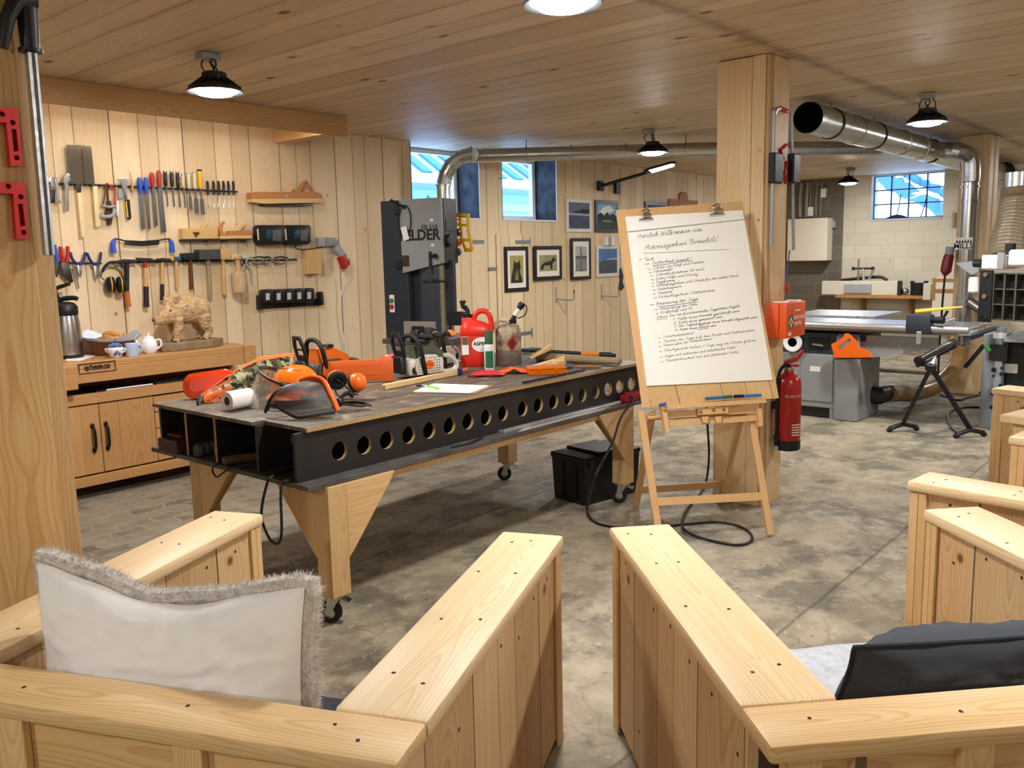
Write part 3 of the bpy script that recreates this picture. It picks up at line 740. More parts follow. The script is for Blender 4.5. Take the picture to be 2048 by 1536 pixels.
# ---------------------------------------------------------------- big rolling work table
TOPM = NT('worn_table_top'); _v, _x = TOPM.coords()
_s = TOPM.noise(TOPM.comb(TOPM.math('MULTIPLY', _x[0], .8), TOPM.math('MULTIPLY', _x[1], 9), 0), 3, 5, .7)
_n = TOPM.noise(_v, 7, 5, .7)
_c = TOPM.mix(TOPM.ramp(_s, [(.32, 0), (.72, 1)]), '40372f', '766b5c')
_c = TOPM.mix(TOPM.math('MULTIPLY', TOPM.ramp(_n, [(.55, 0), (.66, 1)]), .55), _c, 'a89b86')
_c = TOPM.mix(TOPM.math('MULTIPLY', TOPM.ramp(TOPM.noise(_v, 3, 4, .6), [(.58, 0), (.68, 1)]), .6), _c, '332d2a')
_c = TOPM.mix(TOPM.math('MULTIPLY', TOPM.ramp(TOPM.noise(TOPM.comb(TOPM.math('MULTIPLY', _x[0], 2), TOPM.math('MULTIPLY', _x[1], 30), 0), 2.0, 4, .7), [(.66, 0), (.7, 1)]), .6), _c, 'cfc6b6')
TOPM.link(_c, TOPM.b.inputs['Base Color']); TOPM.b.inputs['Roughness'].default_value = .5
TOPM.bump(_s, .25, .004); TOPM = TOPM.m
FILM = mat('black_film_ply', '232021', .45, noise=.25, nscale=8)
PLYE = mat('ply_edge', 'a8895c', .7, noise=.3, nscale=120)
t = thing('work_table', 'long black rolling work table with a row of round holes, chainsaws on top', 'table', (3.5, 3.65, 0))
X0, X1 = 2.13, 4.87
MB().bb(X0 + .0, X1, 3.365, 4.272, .872, .890, .001).build('table_top', TOPM, t)
MB().bb(X0 + .05, X1, 3.034, 3.352, .872, .890, .001).build('table_top', TOPM, t)
MB().bb(X0 + .05, X1, 3.0325, 3.0335, .872, .889).build('ply_edge', PLYE, t)
HX = [2.362, 2.503, 2.639, 2.779, 2.916, 3.058, 3.195, 3.334, 3.47, 3.638, 3.776, 3.919, 4.063, 4.203, 4.339, 4.478, 4.608, 4.746]
circ = lambda x, z, r, n=20: [(x + r * math.cos(2 * PI * i / n), z + r * math.sin(2 * PI * i / n)) for i in range(n)]
for y, nm in ((3.05, 'holed_apron'), (4.19, 'holed_apron')):
    M = Matrix(((1, 0, 0, 0), (0, 0, 1, y), (0, 1, 0, 0), (0, 0, 0, 1)))
    a = MB().holed([(X0, .658), (X1 - .02, .658), (X1 - .02, .871), (X0, .871)], [circ(x, .757, .043) for x in HX], 0, .018, M).build(nm, FILM, t)
    for x in HX: MB().loft([[(p[0], yy, p[1]) for p in circ(x, .757, .0428)] for yy in (y - .0004, y + .0184)], cap=False).build('hole_rim', PLYE, a)
MB().bb(X0 - .01, X1 + .03, 2.962, 4.30, .636, .657, .001).build('lower_shelf', mat('worn_film_ply', '4f4c49', .5, noise=.45, nscale=10), t)
for y in (3.345, 3.69, 3.955): 
    d = MB().bb(X0 + .01, X1 - .05, y, y + .018, .658, .871).build('divider', FILM, t)
    MB().bb(X0 + .0085, X0 + .0098, y, y + .018, .658, .871).build('divider_edge', PLYE if y > 3.5 else FILM, d)
LEGW = wood('table_leg_spruce', 'dcbf92', 'b8915f', 2, 0, knots=2, krad=.05, rings=7, stain=.5)
GUSS = wood('gusset_ply', 'dbbd8e', 'c39a66', 0, 2, knots=0, rings=4, stain=.35)
def caster(M, par):
    c = MB(M).bb(-.045, .045, -.04, .04, .128, .133).build('caster', STEEL, par)
    m = MB(M); 
    for s in (-1, 1): m.prism([(-.03, .127), (.03, .127), (.042, .05), (.03, .038), (.018, .05)], s * .024 - .0015, s * .024 + .0015, RX(PI / 2))
    m.cyl((0, 0, .115), (0, 0, .128), .028); m.build('fork', GALV, c)
    m = MB(M); m.lathe([(.030, -.018), (.047, -.017), (.050, -.010), (.050, .010), (.047, .017), (.030, .018)], 28, T(.025, 0, .05) @ RX(PI / 2)); m.build('tyre', RUBBER, c, smooth=True)
    m = MB(M); m.lathe([(.008, -.022), (.032, -.016), (.032, .016), (.008, .022)], 20, T(.025, 0, .05) @ RX(PI / 2)); m.build('hub', GALV, c, smooth=True)
    MB(M).prism([(-.065, .098), (-.015, .118), (-.015, .124), (-.07, .108)], -.02, .02, RX(PI / 2)).build('brake_pedal', GALV, c)
    return c
for (x, y, sx, sy, ca) in ((2.21, 2.95, 1, 1, 2.1), (4.54, 2.965, -1, 1, 2.0), (4.54, 3.95, -1, -1, 2.3), (2.21, 3.99, 1, -1, 2.2)):
    lg = MB().bb(x, x + .1, y, y + .1, .134, .635, .002).build('leg', LEGW, t)
    gx = x + .1 if sx > 0 else x
    MB().prism([(0, .634), (sx * .28, .634), (sx * .26, .60), (sx * .03, .33), (0, .30)], 0, .02, Matrix(((1, 0, 0, gx), (0, 0, 1, y + (.0 if sy > 0 else .08)), (0, 1, 0, 0), (0, 0, 0, 1)))).build('gusset', GUSS, t)
    gy = y + .1 if sy > 0 else y
    MB().prism([(0, .634), (sy * .30, .634), (sy * .28, .60), (sy * .03, .33), (0, .30)], 0, .02, Matrix(((0, 0, 1, x + (.0 if sx > 0 else .08)), (1, 0, 0, gy), (0, 1, 0, 0), (0, 0, 0, 1)))).build('gusset', GUSS, t)
    caster(T(x + .05, y + .05, 0) @ RZ(ca), t)
MB().bb(2.32, 4.53, 2.985, 3.03, .598, .634).build('rail', LEGW, t)
MB().bb(2.32, 4.53, 3.97, 4.015, .598, .634).build('rail', LEGW, t)
# things lying in the table's shelf bays
def onshelf(name, lab, cat, b, mt, grp=None): return tag(b, lab, cat, grp)
t = MB().bb(2.10, 2.36, 4.0, 4.185, .659, .725, .004).build('flat_case', mat('maroon_case', '3a1518', .5), origin=(2.2, 4.1, .659)); tag(t, 'dark maroon flat case in the first shelf bay of the work table', 'case')
t = MB().bb(2.14, 2.34, 4.03, 4.17, .727, .745, .006).build('notebook', mat('brown_leather', '3b2620', .5), origin=(2.2, 4.1, .727)); tag(t, 'thin brown book lying on the maroon case', 'book')
t = thing('rubber_roller', 'black ribbed rubber roller in the second shelf bay of the work table', 'roller', (2.2, 3.85, .659))
m = MB(); m.tube([(2.13 + i * .012, 3.87, .693) for i in range(18)], [.034 if i % 3 else .029 for i in range(18)], 16); m.build('ribbed_grip', mat('dark_grey_rubber', '3a3a3c', .7), t, smooth=False)
t = MB().ell((2.20, 3.765, .689), (.03, .03, .03)).build('steel_ball', STEEL, smooth=True, origin=(2.2, 3.765, .659)); tag(t, 'small silver ball beside the black ribbed roller', 'ball')
t = thing('wooden_dowel', 'brown round wooden rod lying in the third shelf bay of the work table', 'rod', (2.2, 3.6, .659))
MB().tube([(2.115, 3.60, .682), (2.13, 3.60, .682), (2.55, 3.46, .682)], [.018, .022, .019], 12).build('shaft', mat('oiled_wood', '5f4a33', .5, noise=.3), t, smooth=True)
t = tag(MB().tube(spline([(2.4, 3.43, .664), (2.2, 3.45, .664), (2.112, 3.52, .664), (2.09, 3.56, .64), (2.085, 3.62, .61), (2.09, 3.66, .64), (2.112, 3.64, .664), (2.2, 3.645, .664), (2.4, 3.65, .664)], 6), .0045, 6).build('electric_lead', CABLE, smooth=True, origin=(2.2, 3.6, .66)), 'black cord drooping from the third shelf bay of the work table', 'cord')
t = tag(MB().tube(spline([(2.5, 3.24, .665), (2.25, 3.235, .672), (2.112, 3.20, .669), (2.085, 3.21, .64), (2.07, 3.245, .50), (2.07, 3.20, .405), (2.07, 3.135, .39), (2.07, 3.10, .45), (2.08, 3.105, .60), (2.095, 3.11, .655), (2.13, 3.092, .668), (2.3, 3.085, .668)], 8), .006, 8).build('electric_lead', CABLE, smooth=True, origin=(2.3, 3.15, .66)), 'black cable loop hanging from the near end of the work table', 'cord')
t = thing('power_drill', 'teal and black power tool in the last shelf bay of the work table', 'power tool', (2.3, 3.16, .659))
MB().tube([(2.18, 3.12, .83), (2.24, 3.13, .83), (2.38, 3.15, .83), (2.42, 3.155, .83)], [.025, .036, .036, .02], 14).build('body', mat('teal_plastic', '14566b', .45), t, smooth=True)
MB().tube([(2.30, 3.14, .81), (2.29, 3.15, .72)], .022, 12).build('grip', BLACKP, t, smooth=True)
MB().bb(2.24, 2.35, 3.11, 3.19, .66, .715, .01).build('battery', BLACKP, t)
# on the front ledge
t = thing('guide_rail', 'long silver aluminium guide rail resting on the ledge of the work table', 'rail', (3.9, 3.0, .658))
MB().bb(3.42, 4.55, 3.0, 3.045, .658, .672, .001).build('profile', ALU, t); MB().bb(3.42, 4.55, 3.005, 3.012, .672, .680).build('guide_rib', ALU, t)
t = tag(MB().prism([(3.50, 2.966), (4.3, 2.966), (4.42, 2.995), (3.58, 2.995)], .658, .663).build('aluminium_strip', mat('bright_aluminium', 'd8dadd', .35, .6), origin=(3.9, 2.98, .658)), 'thin bright aluminium strip on the table ledge before the guide rail', 'strip')
t = tag(MB().tube(spline([(3.0, 2.985, .664), (3.12, 2.975, .664), (3.2, 2.99, .668), (3.27, 3.01, .672)], 5), .006, 6, flat=.5).build('rubber_strip', RUBBER, smooth=True, origin=(3.1, 2.98, .658)), 'short black rubber strip on the table ledge', 'strip')
t = thing('power_strip', 'red power strip with sockets at the far end of the table ledge', 'power strip', (4.75, 3.0, .658))
MB().bb(4.58, 4.895, 2.975, 3.035, .659, .708, .008, seg=2).build('housing', mat('maroon_red_plastic', '8e1f26', .4), t, smooth=True)
for k in range(4): MB().lathe([(.027, 0), (.027, .008), (.022, .009), (.021, .003)], 18, T(4.625 + k * .072, 3.005, .707)).build('socket', mat('maroon_red_plastic'), t, smooth=True)
# ---------------------------------------------------------------- things on the work table
TZ = .8905
def at(u, v, dz=0, rz=0): return local_at(PZ(u, v, TZ), dz, rz)
# orange bar cover, left
t = thing('chain_bar_cover', 'red-orange chain bar cover leaning at the left end of the work table', 'bar cover', M=at(374, 821))
OR2 = mat('red_orange_plastic', 'e8471a', .35, coat=.2)
M = T(0, .34, .012) @ RX(math.radians(-14))
def rrect(x0, x1, z0, z1, r, n=5):
    out = []
    for cx, cz, a in ((x1 - r, z1 - r, 0), (x0 + r, z1 - r, PI / 2), (x0 + r, z0 + r, PI), (x1 - r, z0 + r, 1.5 * PI)):
        out += [(cx + r * math.cos(a + k * PI / 2 / n), cz + r * math.sin(a + k * PI / 2 / n)) for k in range(n + 1)]
    return out
XZ = Matrix(((1, 0, 0, 0), (0, 0, -1, 0), (0, 1, 0, 0), (0, 0, 0, 1)))
MB(M).prism(rrect(-.135, .14, .0, .135, .055), -.016, .016, RY(math.radians(-7)) @ XZ, bev=.006).build('sheath', OR2, t, world=False, smooth=True)
MB(M).prism(rrect(-.10, .10, .035, .10, .03), .016, .019, RY(math.radians(-7)) @ XZ).build('raised_panel', OR2, t, world=False, smooth=True)
# folded cut protection trousers
CAMO = NT('camouflage_cloth'); _v, _x = CAMO.coords(); _n = CAMO.noise(_v, 22, 2, .5, .4); _n2 = CAMO.noise(_v, 17, 2, .5, .9)
_c = CAMO.mix(CAMO.ramp(_n, [(.49, 0), (.5, 1)]), '5d6440', 'a39b77'); _c = CAMO.mix(CAMO.ramp(_n2, [(.55, 0), (.56, 1)]), _c, '4a3a28')
_c = CAMO.mix(CAMO.ramp(CAMO.noise(_v, 31, 2), [(.58, 0), (.59, 1)]), _c, '1c1e18'); CAMO.link(_c, CAMO.b.inputs['Base Color']); CAMO.b.inputs['Roughness'].default_value = .9; CAMO = CAMO.m
ORC = mat('orange_cloth', 'ec5c1a', .85, noise=.1, nscale=20, bump=.2, bscale=60)
t = thing('work_trousers', 'folded orange and camouflage work trousers heaped behind the paper roll', 'trousers', M=at(440, 808))
def trou(a0, a1, off=0):
    def f(u, v):
        a = (a0 + (a1 - a0) * v) * PI; x = -.12 + u * .385
        H = .035 + .17 * math.sin(min(1, u * 1.15) * PI * .56) ; D = .095
        n = .010 * mnoise.noise(V((u * 6, v * 3 + a0 * 5, 1))) + .006 * mnoise.noise(V((u * 17, v * 9, 4)))
        return (x + .02 * math.cos(a),   .075 + u * .42 - math.cos(a) * (D + n), max(.001, math.sin(a) * (H + n)) + off)
    return f
m = MB(); m.surf(trou(0, .36), 40, 10); m.build('camo_panel', CAMO, t, world=False, smooth=True, ang=180)
m = MB(); m.surf(trou(.36, 1.0), 40, 14); m.build('orange_panel', ORC, t, world=False, smooth=True, ang=180)
f = trou(0, 1.0); m = MB(); m.loft([[V(f(0, v / 14)) + V((-.004, 0, 0)) for v in range(15)], [V(f(0, v / 14)) * 1.0 + V((-.012, 0, .004)) for v in range(15)]], cap=True)
m.tube([V(f(0.0, v / 14)) + V((-.004, 0, .004)) for v in range(15)], .008, 6); m.build('hem', RUBBER, t, world=False, smooth=True)
f = trou(.02, .30, .002); MB().surf(lambda u, v: f(.05 + u * .27, v), 14, 8).build('orange_patch', ORC, t, world=False, smooth=True, ang=180)
# paper roll
t = thing('paper_roll', 'white paper towel roll on its side before the camouflage trousers', 'paper roll', M=at(455, 822, .0, math.radians(55)))
M = T(0, 0, .047) @ RY(PI / 2)
MB(M).lathe([(.021, 0), (.046, 0), (.047, .01), (.047, .125), (.046, .135), (.021, .135), (.021, 0)], 28, cap=False).build('paper', WHITE, t, world=False, smooth=True)
MB(M).lathe([(.0195, .001), (.0208, .0005), (.0208, .134), (.0195, .134)], 20, cap=False).build('core', mat('grey_cardboard', '6f6c68', .9), t, world=False, smooth=True)
# helmet with clear visor
CLEAR = NT('clear_visor'); CLEAR.n.remove(CLEAR.b)
_t = CLEAR.node('ShaderNodeBsdfTransparent'); _t.inputs[0].default_value = (.86, .84, .80, 1); _g = CLEAR.node('ShaderNodeBsdfGlossy'); _g.inputs['Roughness'].default_value = .08
_d = CLEAR.node('ShaderNodeBsdfDiffuse'); _d.inputs[0].default_value = (.6, .58, .55, 1)
_x = CLEAR.node('ShaderNodeMixShader'); _x.inputs[0].default_value = .2; _y = CLEAR.node('ShaderNodeMixShader'); _y.inputs[0].default_value = .2
CLEAR.link(_t.outputs[0], _x.inputs[1]); CLEAR.link(_g.outputs[0], _x.inputs[2]); CLEAR.link(_x.outputs[0], _y.inputs[1]); CLEAR.link(_d.outputs[0], _y.inputs[2]); CLEAR.link(_y.outputs[0], CLEAR.out.inputs[0]); CLEAR = CLEAR.m
t = thing('forestry_helmet', 'shiny orange forestry helmet with clear face visor', 'helmet', M=at(594, 806, 0, 0))
HEL = mat('helmet_orange', 'f4761a', .22, coat=.5)
def dome(u, v):
    a = u * 2 * PI; e = v * PI / 2
    rx, ry = .125, .135
    return (rx * math.cos(a) * math.cos(e) ** .8, ry * math.sin(a) * math.cos(e) ** .8, .058 + .135 * math.sin(e))
MB().surf(dome, 36, 14, thick=.003).build('shell', HEL, t, world=False, smooth=True, ang=60)
MB().surf(lambda u, v: ((.125 + .03 * v) * math.cos(PI * (.72 + .9 * u)), (.135 + .03 * v) * math.sin(PI * (.72 + .9 * u)), .06 - .02 * v), 24, 3, thick=.003).build('brim', HEL, t, world=False, smooth=True)
m = MB()
for k in range(16):
    a = PI * (.95 + .75 * k / 15); e = 1.02 + .12 * math.sin(k / 15 * PI); m.ell((.1265 * math.cos(a) * math.cos(e) ** .8, .1365 * math.sin(a) * math.cos(e) ** .8, .058 + .1365 * math.sin(e)), (.0035, .0035, .0025), 6, 4)
m.build('vent_hole', mat('vent_dark', '7a2a08', .7), t, world=False)
MB().surf(lambda u, v: ((.123 - .012 * v) * math.cos(PI * (.78 + .6 * u)), (.13) * math.sin(PI * (.78 + .6 * u)), .058 - .055 * v), 20, 4, thick=.003).build('side_skirt', mat('helmet_red', 'd5401a', .4), t, world=False, smooth=True)
va, vb = .74, 1.46
def vis(u, v):
    a = PI * (va + (vb - va) * u); r = .160 + .05 * v; cx = -.012 - .03 * v
    return (cx + r * math.cos(a), r * math.sin(a) * .95 - .01, .137 - .132 * v + .045 * (1 - v) * math.cos((u - .35) * 3))
MB().surf(vis, 30, 8).build('clear_visor', CLEAR, t, world=False, smooth=True, ang=180)
m = MB(); m.tube([vis(i / 24, 0) for i in range(25)], .012, 8, flat=.55); m.tube([vis(1, 0), (.10, -.10, .09), (.13, -.03, .085)], .011, 8)
m.build('visor_frame', BLACKP, t, world=False, smooth=True)
# mesh visor with brow band
t = thing('mesh_visor', 'grey mesh face visor with orange brow band on the table edge', 'visor', M=at(620, 832, .014, 0))
MESHV = mat('grey_visor_mesh', '3c3d40', .6, alpha=.72)
bandp = spline([(-.052, .05, .132), (-.012, .045, .146), (.024, .035, .148), (.062, .015, .135), (.092, -.01, .085), (.118, -.03, .035), (.128, -.035, .008)], 6)
lowp = spline([(-.205, .0, .008), (-.160, -.03, .045), (-.10, -.065, .022), (-.035, -.105, .0), (.02, -.11, .004), (.07, -.085, .008), (.124, -.045, .006)], 6)
N = len(bandp) - 1
def mv(u, v):
    i = min(int(round(u * N)), N); a, b = bandp[i], lowp[i]; p = a.lerp(b, v)
    return p + V((-.02, -.035, .03)) * math.sin(PI * v) * (1 - .5 * u)
MB().surf(mv, N, 8).build('mesh_screen', MESHV, t, world=False, smooth=True, ang=180)
m = MB(); m.tube(lowp, .007, 8); m.tube([mv(0, k / 8) for k in range(9)], .007, 8); m.build('edge_frame', BLACKP, t, world=False, smooth=True)
MB().tube([p + V((.006, .01, .004)) for p in bandp], .013, 10, flat=2.0).build('brow_band', ORANGE, t, world=False, smooth=True)
# ear defenders beside the helmet
t = thing('ear_defenders', 'orange ear defenders with black pads lying by the helmet', 'ear defenders', M=at(695, 800, .0, 0))
def cup(M, mt):
    c = MB(M).lathe([(.002, .052), (.025, .048), (.042, .034), (.049, .014), (.050, 0)], 22).build('ear_cup', mt, t, world=False, smooth=True)
    MB(M).lathe([(.05, 0), (.052, -.008), (.044, -.022), (.026, -.022), (.024, -.004)], 22).build('pad', RUBBER, c, world=False, smooth=True)
cup(T(.045, .02, .085) @ RZ(math.radians(-35)) @ RY(math.radians(70)) @ RX(-.2), ORANGE)
cup(T(-.055, .03, .10) @ RZ(math.radians(115)) @ RY(math.radians(75)), ORANGE)
MB().tube(spline([(.045, -.01, .03), (.02, -.05, .06), (-.01, -.055, .095), (-.04, -.03, .11), (-.06, .0, .09)], 8), .004, 6).build('wire_arm', BLACKP, t, world=False, smooth=True)
MB().tube(spline([(-.06, .0, .05), (-.03, -.06, .03), (.03, -.07, .04), (.06, -.03, .03)], 8), .004, 6).build('wire_arm', BLACKP, t, world=False, smooth=True)
t = thing('helmet_harness', 'black helmet suspension harness lying beside the mesh visor', 'harness', M=at(702, 822, .001, 0))
m = MB(); m.tube(spline([(-.09, .02, .015), (-.05, .0, .035), (0, -.01, .03), (.05, .0, .022), (.08, .01, .025), (.085, .03, .02), (.03, .05, .03), (-.04, .05, .03)], 8, closed=True), .010, 8, flat=.45); m.build('strap', RUBBER, t, world=False, smooth=True)
MB().ell((-.055, -.005, .045), (.026, .022, .024)).build('buckle', BLACKP, t, world=False, smooth=True)
MB().tube(spline([(-.055, 0, .05), (-.02, .02, .085), (.0, .05, .06)], 6), .009, 8).build('strap', RUBBER, t, world=False, smooth=True)
# chainsaws
def make_chainsaw(name_label, cover, body, M, roundel=False):
    t = thing('chainsaw', name_label, 'chainsaw', M=M)
    # local: x = bar direction, y = towards the starter side, z up
    MB().bb(-.12, .13, -.07, .085, .012, .115, .022, seg=3).build('engine_body', body, t, world=False, smooth=True)
    MB().loft([[(-.12, y, .11 + .0) for y in (-.06, .07)] + [(-.12, .07, .15), (-.12, -.06, .15)], [(-.02, y, .11) for y in (-.065, .075)] + [(-.02, .06, .205), (-.02, -.05, .205)], [(.075, y, .11) for y in (-.065, .075)] + [(.075, .055, .19), (.075, -.045, .19)]]).build('top_cover', cover, t, world=False, smooth=True, ang=50)
    MB().bb(.13, .175, -.05, .06, .03, .135, .012, seg=2).build('muffler', DSTEEL, t, world=False, smooth=True)
    m = MB()
    for k in range(5): m.bb(.174, .179, -.04, .05, .045 + k * .018, .054 + k * .018)
    m.build('muffler_slot', BLACKP, t, world=False)
    st = MB().prism([(.085, .02), (.10, .06), (.085, .115), (.03, .14), (-.05, .135), (-.10, .09), (-.10, .025)], .085, .103, Matrix(((1, 0, 0, 0), (0, 0, 1, 0), (0, 1, 0, 0), (0, 0, 0, 1))), bev=.006).build('starter_cover', body, t, world=False, smooth=True)
    m = MB()
    for k in range(9):
        for j in range(6):
            x, z = .07 - k * .018, .034 + j * .016
            if not (roundel and (x + .0) ** 2 + (z - .078) ** 2 < .031 ** 2): m.bb(x + .002, x + .009, .1028, .1036, z + .001, z + .007)
    m.build('grille_slot', BLACKP, st, world=False)
    if roundel:
        r = MB().lathe([(.028, 0), (.028, .003), (.001, .0035)], 24, T(0, .1035, .078) @ RX(-PI / 2)).build('roundel', ORANGE, st, world=False, smooth=True)
        text('STIHL', .019, wm(t) @ frame(x=(-1, 0, 0), y=(0, 0, 1), o=(0, .1072, .078)), WHITEI, 'lettering', r) if False else text('STIHL', .019, wm(t) @ frame(x=(-1, 0, 0), y=(0, 0, 1), o=(0, .1072, .078)), BLACKI, 'lettering', st)
    MB().tube(spline([(.03, .105, .02), (.055, .122, .10), (.075, .118, .20), (.078, .06, .245), (.078, -.03, .245), (.07, -.085, .20), (.04, -.088, .06)], 8), .0135, 10).build('front_handle', RUBBER, t, world=False, smooth=True)
    # hand guard
    g = [(-.055, .13), (-.065, .22), (-.045, .285), (.045, .285), (.075, .22), (.065, .13), (.045, .135), (.05, .215), (.03, .265), (-.03, .265), (-.045, .215), (-.035, .135)]
    Mg = T(.12, .01, 0) @ RY(math.radians(12)) @ Matrix(((0, 0, 1, 0), (1, 0, 0, 0), (0, 1, 0, 0), (0, 0, 0, 1)))
    m = MB(); m.prism(g, -.007, .007, Mg, bev=.003); m.prism([(-.05, .2), (.06, .2), (.06, .208), (-.05, .208)], -.005, .005, Mg); m.prism([(-.04, .13), (.05, .13), (.06, .17), (-.05, .17)], -.006, .006, Mg)
    m.build('hand_guard', BLACKP, t, world=False, smooth=True)
    m = MB(); m.tube(spline([(-.10, 0, .10), (-.16, 0, .112), (-.225, 0, .095), (-.262, 0, .05), (-.245, 0, .018), (-.19, 0, .012), (-.11, 0, .022)], 8), .0155, 10, flat=.9); m.bb(-.265, -.12, -.035, .035, .0, .014, .005)
    m.build('rear_handle', body, t, world=False, smooth=True)
    MB().prism([(-.15, .085), (-.185, .085), (-.18, .062), (-.168, .058)], -.006, .006, Matrix(((1, 0, 0, 0), (0, 0, 1, 0), (0, 1, 0, 0), (0, 0, 0, 1)))).build('trigger', BLACKP, t, world=False)
    for x, z in ((-.115, .06), (.095, .05)): MB().lathe([(.0195, 0), (.0195, .012), (.008, .013), (.006, .009)], 16, T(x, .087, z) @ RX(-PI / 2)).build('filler_cap', BLACKP, t, world=False, smooth=True)
    MB().bb(-.02, .03, .03, .09, .205, .222, .006).build('starter_grip', BLACKP, t, world=False) 
    return t
WBODY = mat('chainsaw_white', 'd9d5ca', .45, noise=.2, nscale=30); WCOV = mat('chainsaw_olive', '4a5240', .5, noise=.3, nscale=25); OCOV = mat('chainsaw_orange', 'f27218', .3, coat=.3)
GBODY = mat('chainsaw_dark_body', '4a423b', .5, noise=.3, nscale=25)
make_chainsaw('chainsaw with bright orange top cover behind the helmet', OCOV, GBODY, at(652, 762, .001, PI + math.radians(40)))
make_chainsaw('white chainsaw with orange STIHL roundel in the middle of the table', WCOV, WBODY, at(842, 752, .001, PI + math.radians(38)), True)
make_chainsaw('half hidden white chainsaw behind the STIHL roundel saw', WCOV, WBODY, at(870, 733, .001, PI + math.radians(58)))
t = thing('chain_bar_cover', 'dull orange chain bar cover between helmet and STIHL saw', 'bar cover', M=at(720, 766, .001, math.radians(6)))
OR3 = mat('dull_orange_plastic', 'd9611f', .5)
MB(T(0, .0, 0) @ RX(math.radians(-6))).prism([(-.21, .055), (-.20, .12), (-.18, .13), (.195, .138), (.195, .0), (-.18, .03)], -.014, .014, XZ, bev=.004).build('sheath', OR3, t, world=False, smooth=True)
MB(T(0, .0, 0) @ RX(math.radians(-6))).prism([(-.15, .062), (-.15, .10), (.13, .108), (.13, .04)], .0142, .0165, XZ).build('raised_panel', OR3, t, world=False)
t = thing('chain_bar_cover', 'bit of bright orange bar cover sticking up behind the STIHL saw', 'bar cover', M=at(780, 735, 0, math.radians(20)))
MB(RX(math.radians(-8))).prism([(-.06, .0), (-.055, .07), (-.03, .085), (.16, .11), (.16, .0)], -.012, .012, XZ, bev=.004).build('sheath', OR2, t, world=False, smooth=True)
# gloves
def make_glove(label, M):
    t = thing('work_glove', label, 'glove', M=M @ Matrix.Scale(.85, 4))
    G1 = mat('glove_black', '1d1d1f', .85, bump=.3, bscale=150); G2 = mat('glove_orange', 'f07a2a', .8)
    MB().surf(lambda u, v: (.045 * math.cos(2 * PI * u) * (1 + .1 * v), -.04 + .1 * v, .022 + .018 * math.sin(2 * PI * u) * (1 - .15 * v)), 20, 6).build('palm', G1, t, world=False, smooth=True)
    MB().lathe([(.034, 0), (.041, .004), (.043, .05), (.040, .052)], 18, T(0, -.04, .022) @ RX(PI / 2)).build('cuff', G1, t, world=False, smooth=True)
    for k, (x, L, b) in enumerate(((-.035, .062, .02), (-.012, .075, .03), (.012, .072, .018), (.034, .056, .03))):
        MB().tube(spline([(x, .05, .024), (x * 1.15, .05 + L * .5, .026 + b * .5), (x * 1.2, .05 + L * .9, .016 + b * .2), (x * 1.2, .05 + L, .010 + b * .1)], 5), [.013, .0135, .0125, .006], 9).build('finger', G2 if k in (1, 2) else G1, t, world=False, smooth=True)
    MB().tube(spline([(.036, -.01, .02), (.065, .015, .022), (.075, .045, .016), (.072, .058, .012)], 5), [.014, .0135, .012, .006], 9).build('thumb', G1, t, world=False, smooth=True)
    return t
make_glove('black glove with orange fingers lying on the STIHL saw', at(850, 752, .222, math.radians(-75)))
make_glove('black glove lying farther right across the STIHL saw handle', at(880, 750, .230, math.radians(-110)))
# red fuel can
t = thing('fuel_can', 'bright red fuel can with white label and black spout', 'fuel can', M=at(955, 731))
REDC = mat('fuel_can_red', 'e2301f', .35, coat=.15)
def canring(sx, sy, z, cx=0, n=32, p=3.2):
    return [(cx + sx * abs(math.cos(a)) ** (2 / p) * (1 if math.cos(a) >= 0 else -1), sy * abs(math.sin(a)) ** (2 / p) * (1 if math.sin(a) >= 0 else -1), z) for a in [2 * PI * i / n for i in range(n)]]
MB().loft([canring(.105, .07, 0), canring(.109, .074, .006), canring(.109, .074, .07), canring(.106, .071, .073), canring(.106, .071, .205), canring(.109, .074, .21), canring(.109, .074, .235), canring(.10, .066, .262), canring(.075, .05, .285, -.02), canring(.045, .04, .305, -.052), canring(.036, .036, .318, -.06)]).build('body', REDC, t, world=False, smooth=True)
MB().tube(spline([(-.02, 0, .285), (-.005, 0, .335), (.035, 0, .358), (.075, 0, .345), (.095, 0, .30), (.098, 0, .235)], 8), .018, 10).build('handle', REDC, t, world=False, smooth=True)
m = MB(); m.lathe([(.033, 0), (.033, .022), (.022, .026), (.02, .034)], 18, T(-.06, 0, .315)); m.tube(spline([(-.06, 0, .345), (-.055, 0, .365), (-.085, 0, .395), (-.082, 0, .42)], 6), .015, 10)
m.bb(-.105, -.065, -.012, .012, .41, .428, .004); m.bb(-.10, -.055, -.02, .02, .385, .395, .003); m.build('spout', BLACKP, t, world=False, smooth=True)
lb = MB().loft([[(x * 1.0, y * 1.0 - .0012, z) for (x, y, z) in canring(.1065, .0715, z)[17:32]] for z in (.078, .2)], cap=False)
lb.build('label', mat('label_red', 'd83a2c', .5), t, world=False, smooth=True)
MB().prism([(-.095, .08), (-.05, .08), (-.05, .198), (-.095, .198)], 0, .0012, T(0, -.0738, 0) @ RX(PI / 2)).build('label_text_block', WHITE, t, world=False)
MB().prism([(-.093, .146), (-.052, .146), (-.052, .196), (-.093, .196)], 0, .0012, T(0, -.0752, 0) @ RX(PI / 2)).build('label_picture', mat('label_photo', '7d5a45', .6, noise=.5, nscale=120), t, world=False)
MB().prism([(.035 + .065 * math.cos(a), .145 + .048 * math.sin(a)) for a in [2 * PI * i / 28 for i in range(28)]], 0, .0012, T(0, -.0738, 0) @ RX(PI / 2)).build('label_oval', WHITE, t, world=False)
text('ASPEN', .032, wm(t) @ frame(x=(1, 0, 0), y=(0, 0, 1), o=(.027, -.0756, .15)), BLACKI, 'lettering', t, bold=.0008)
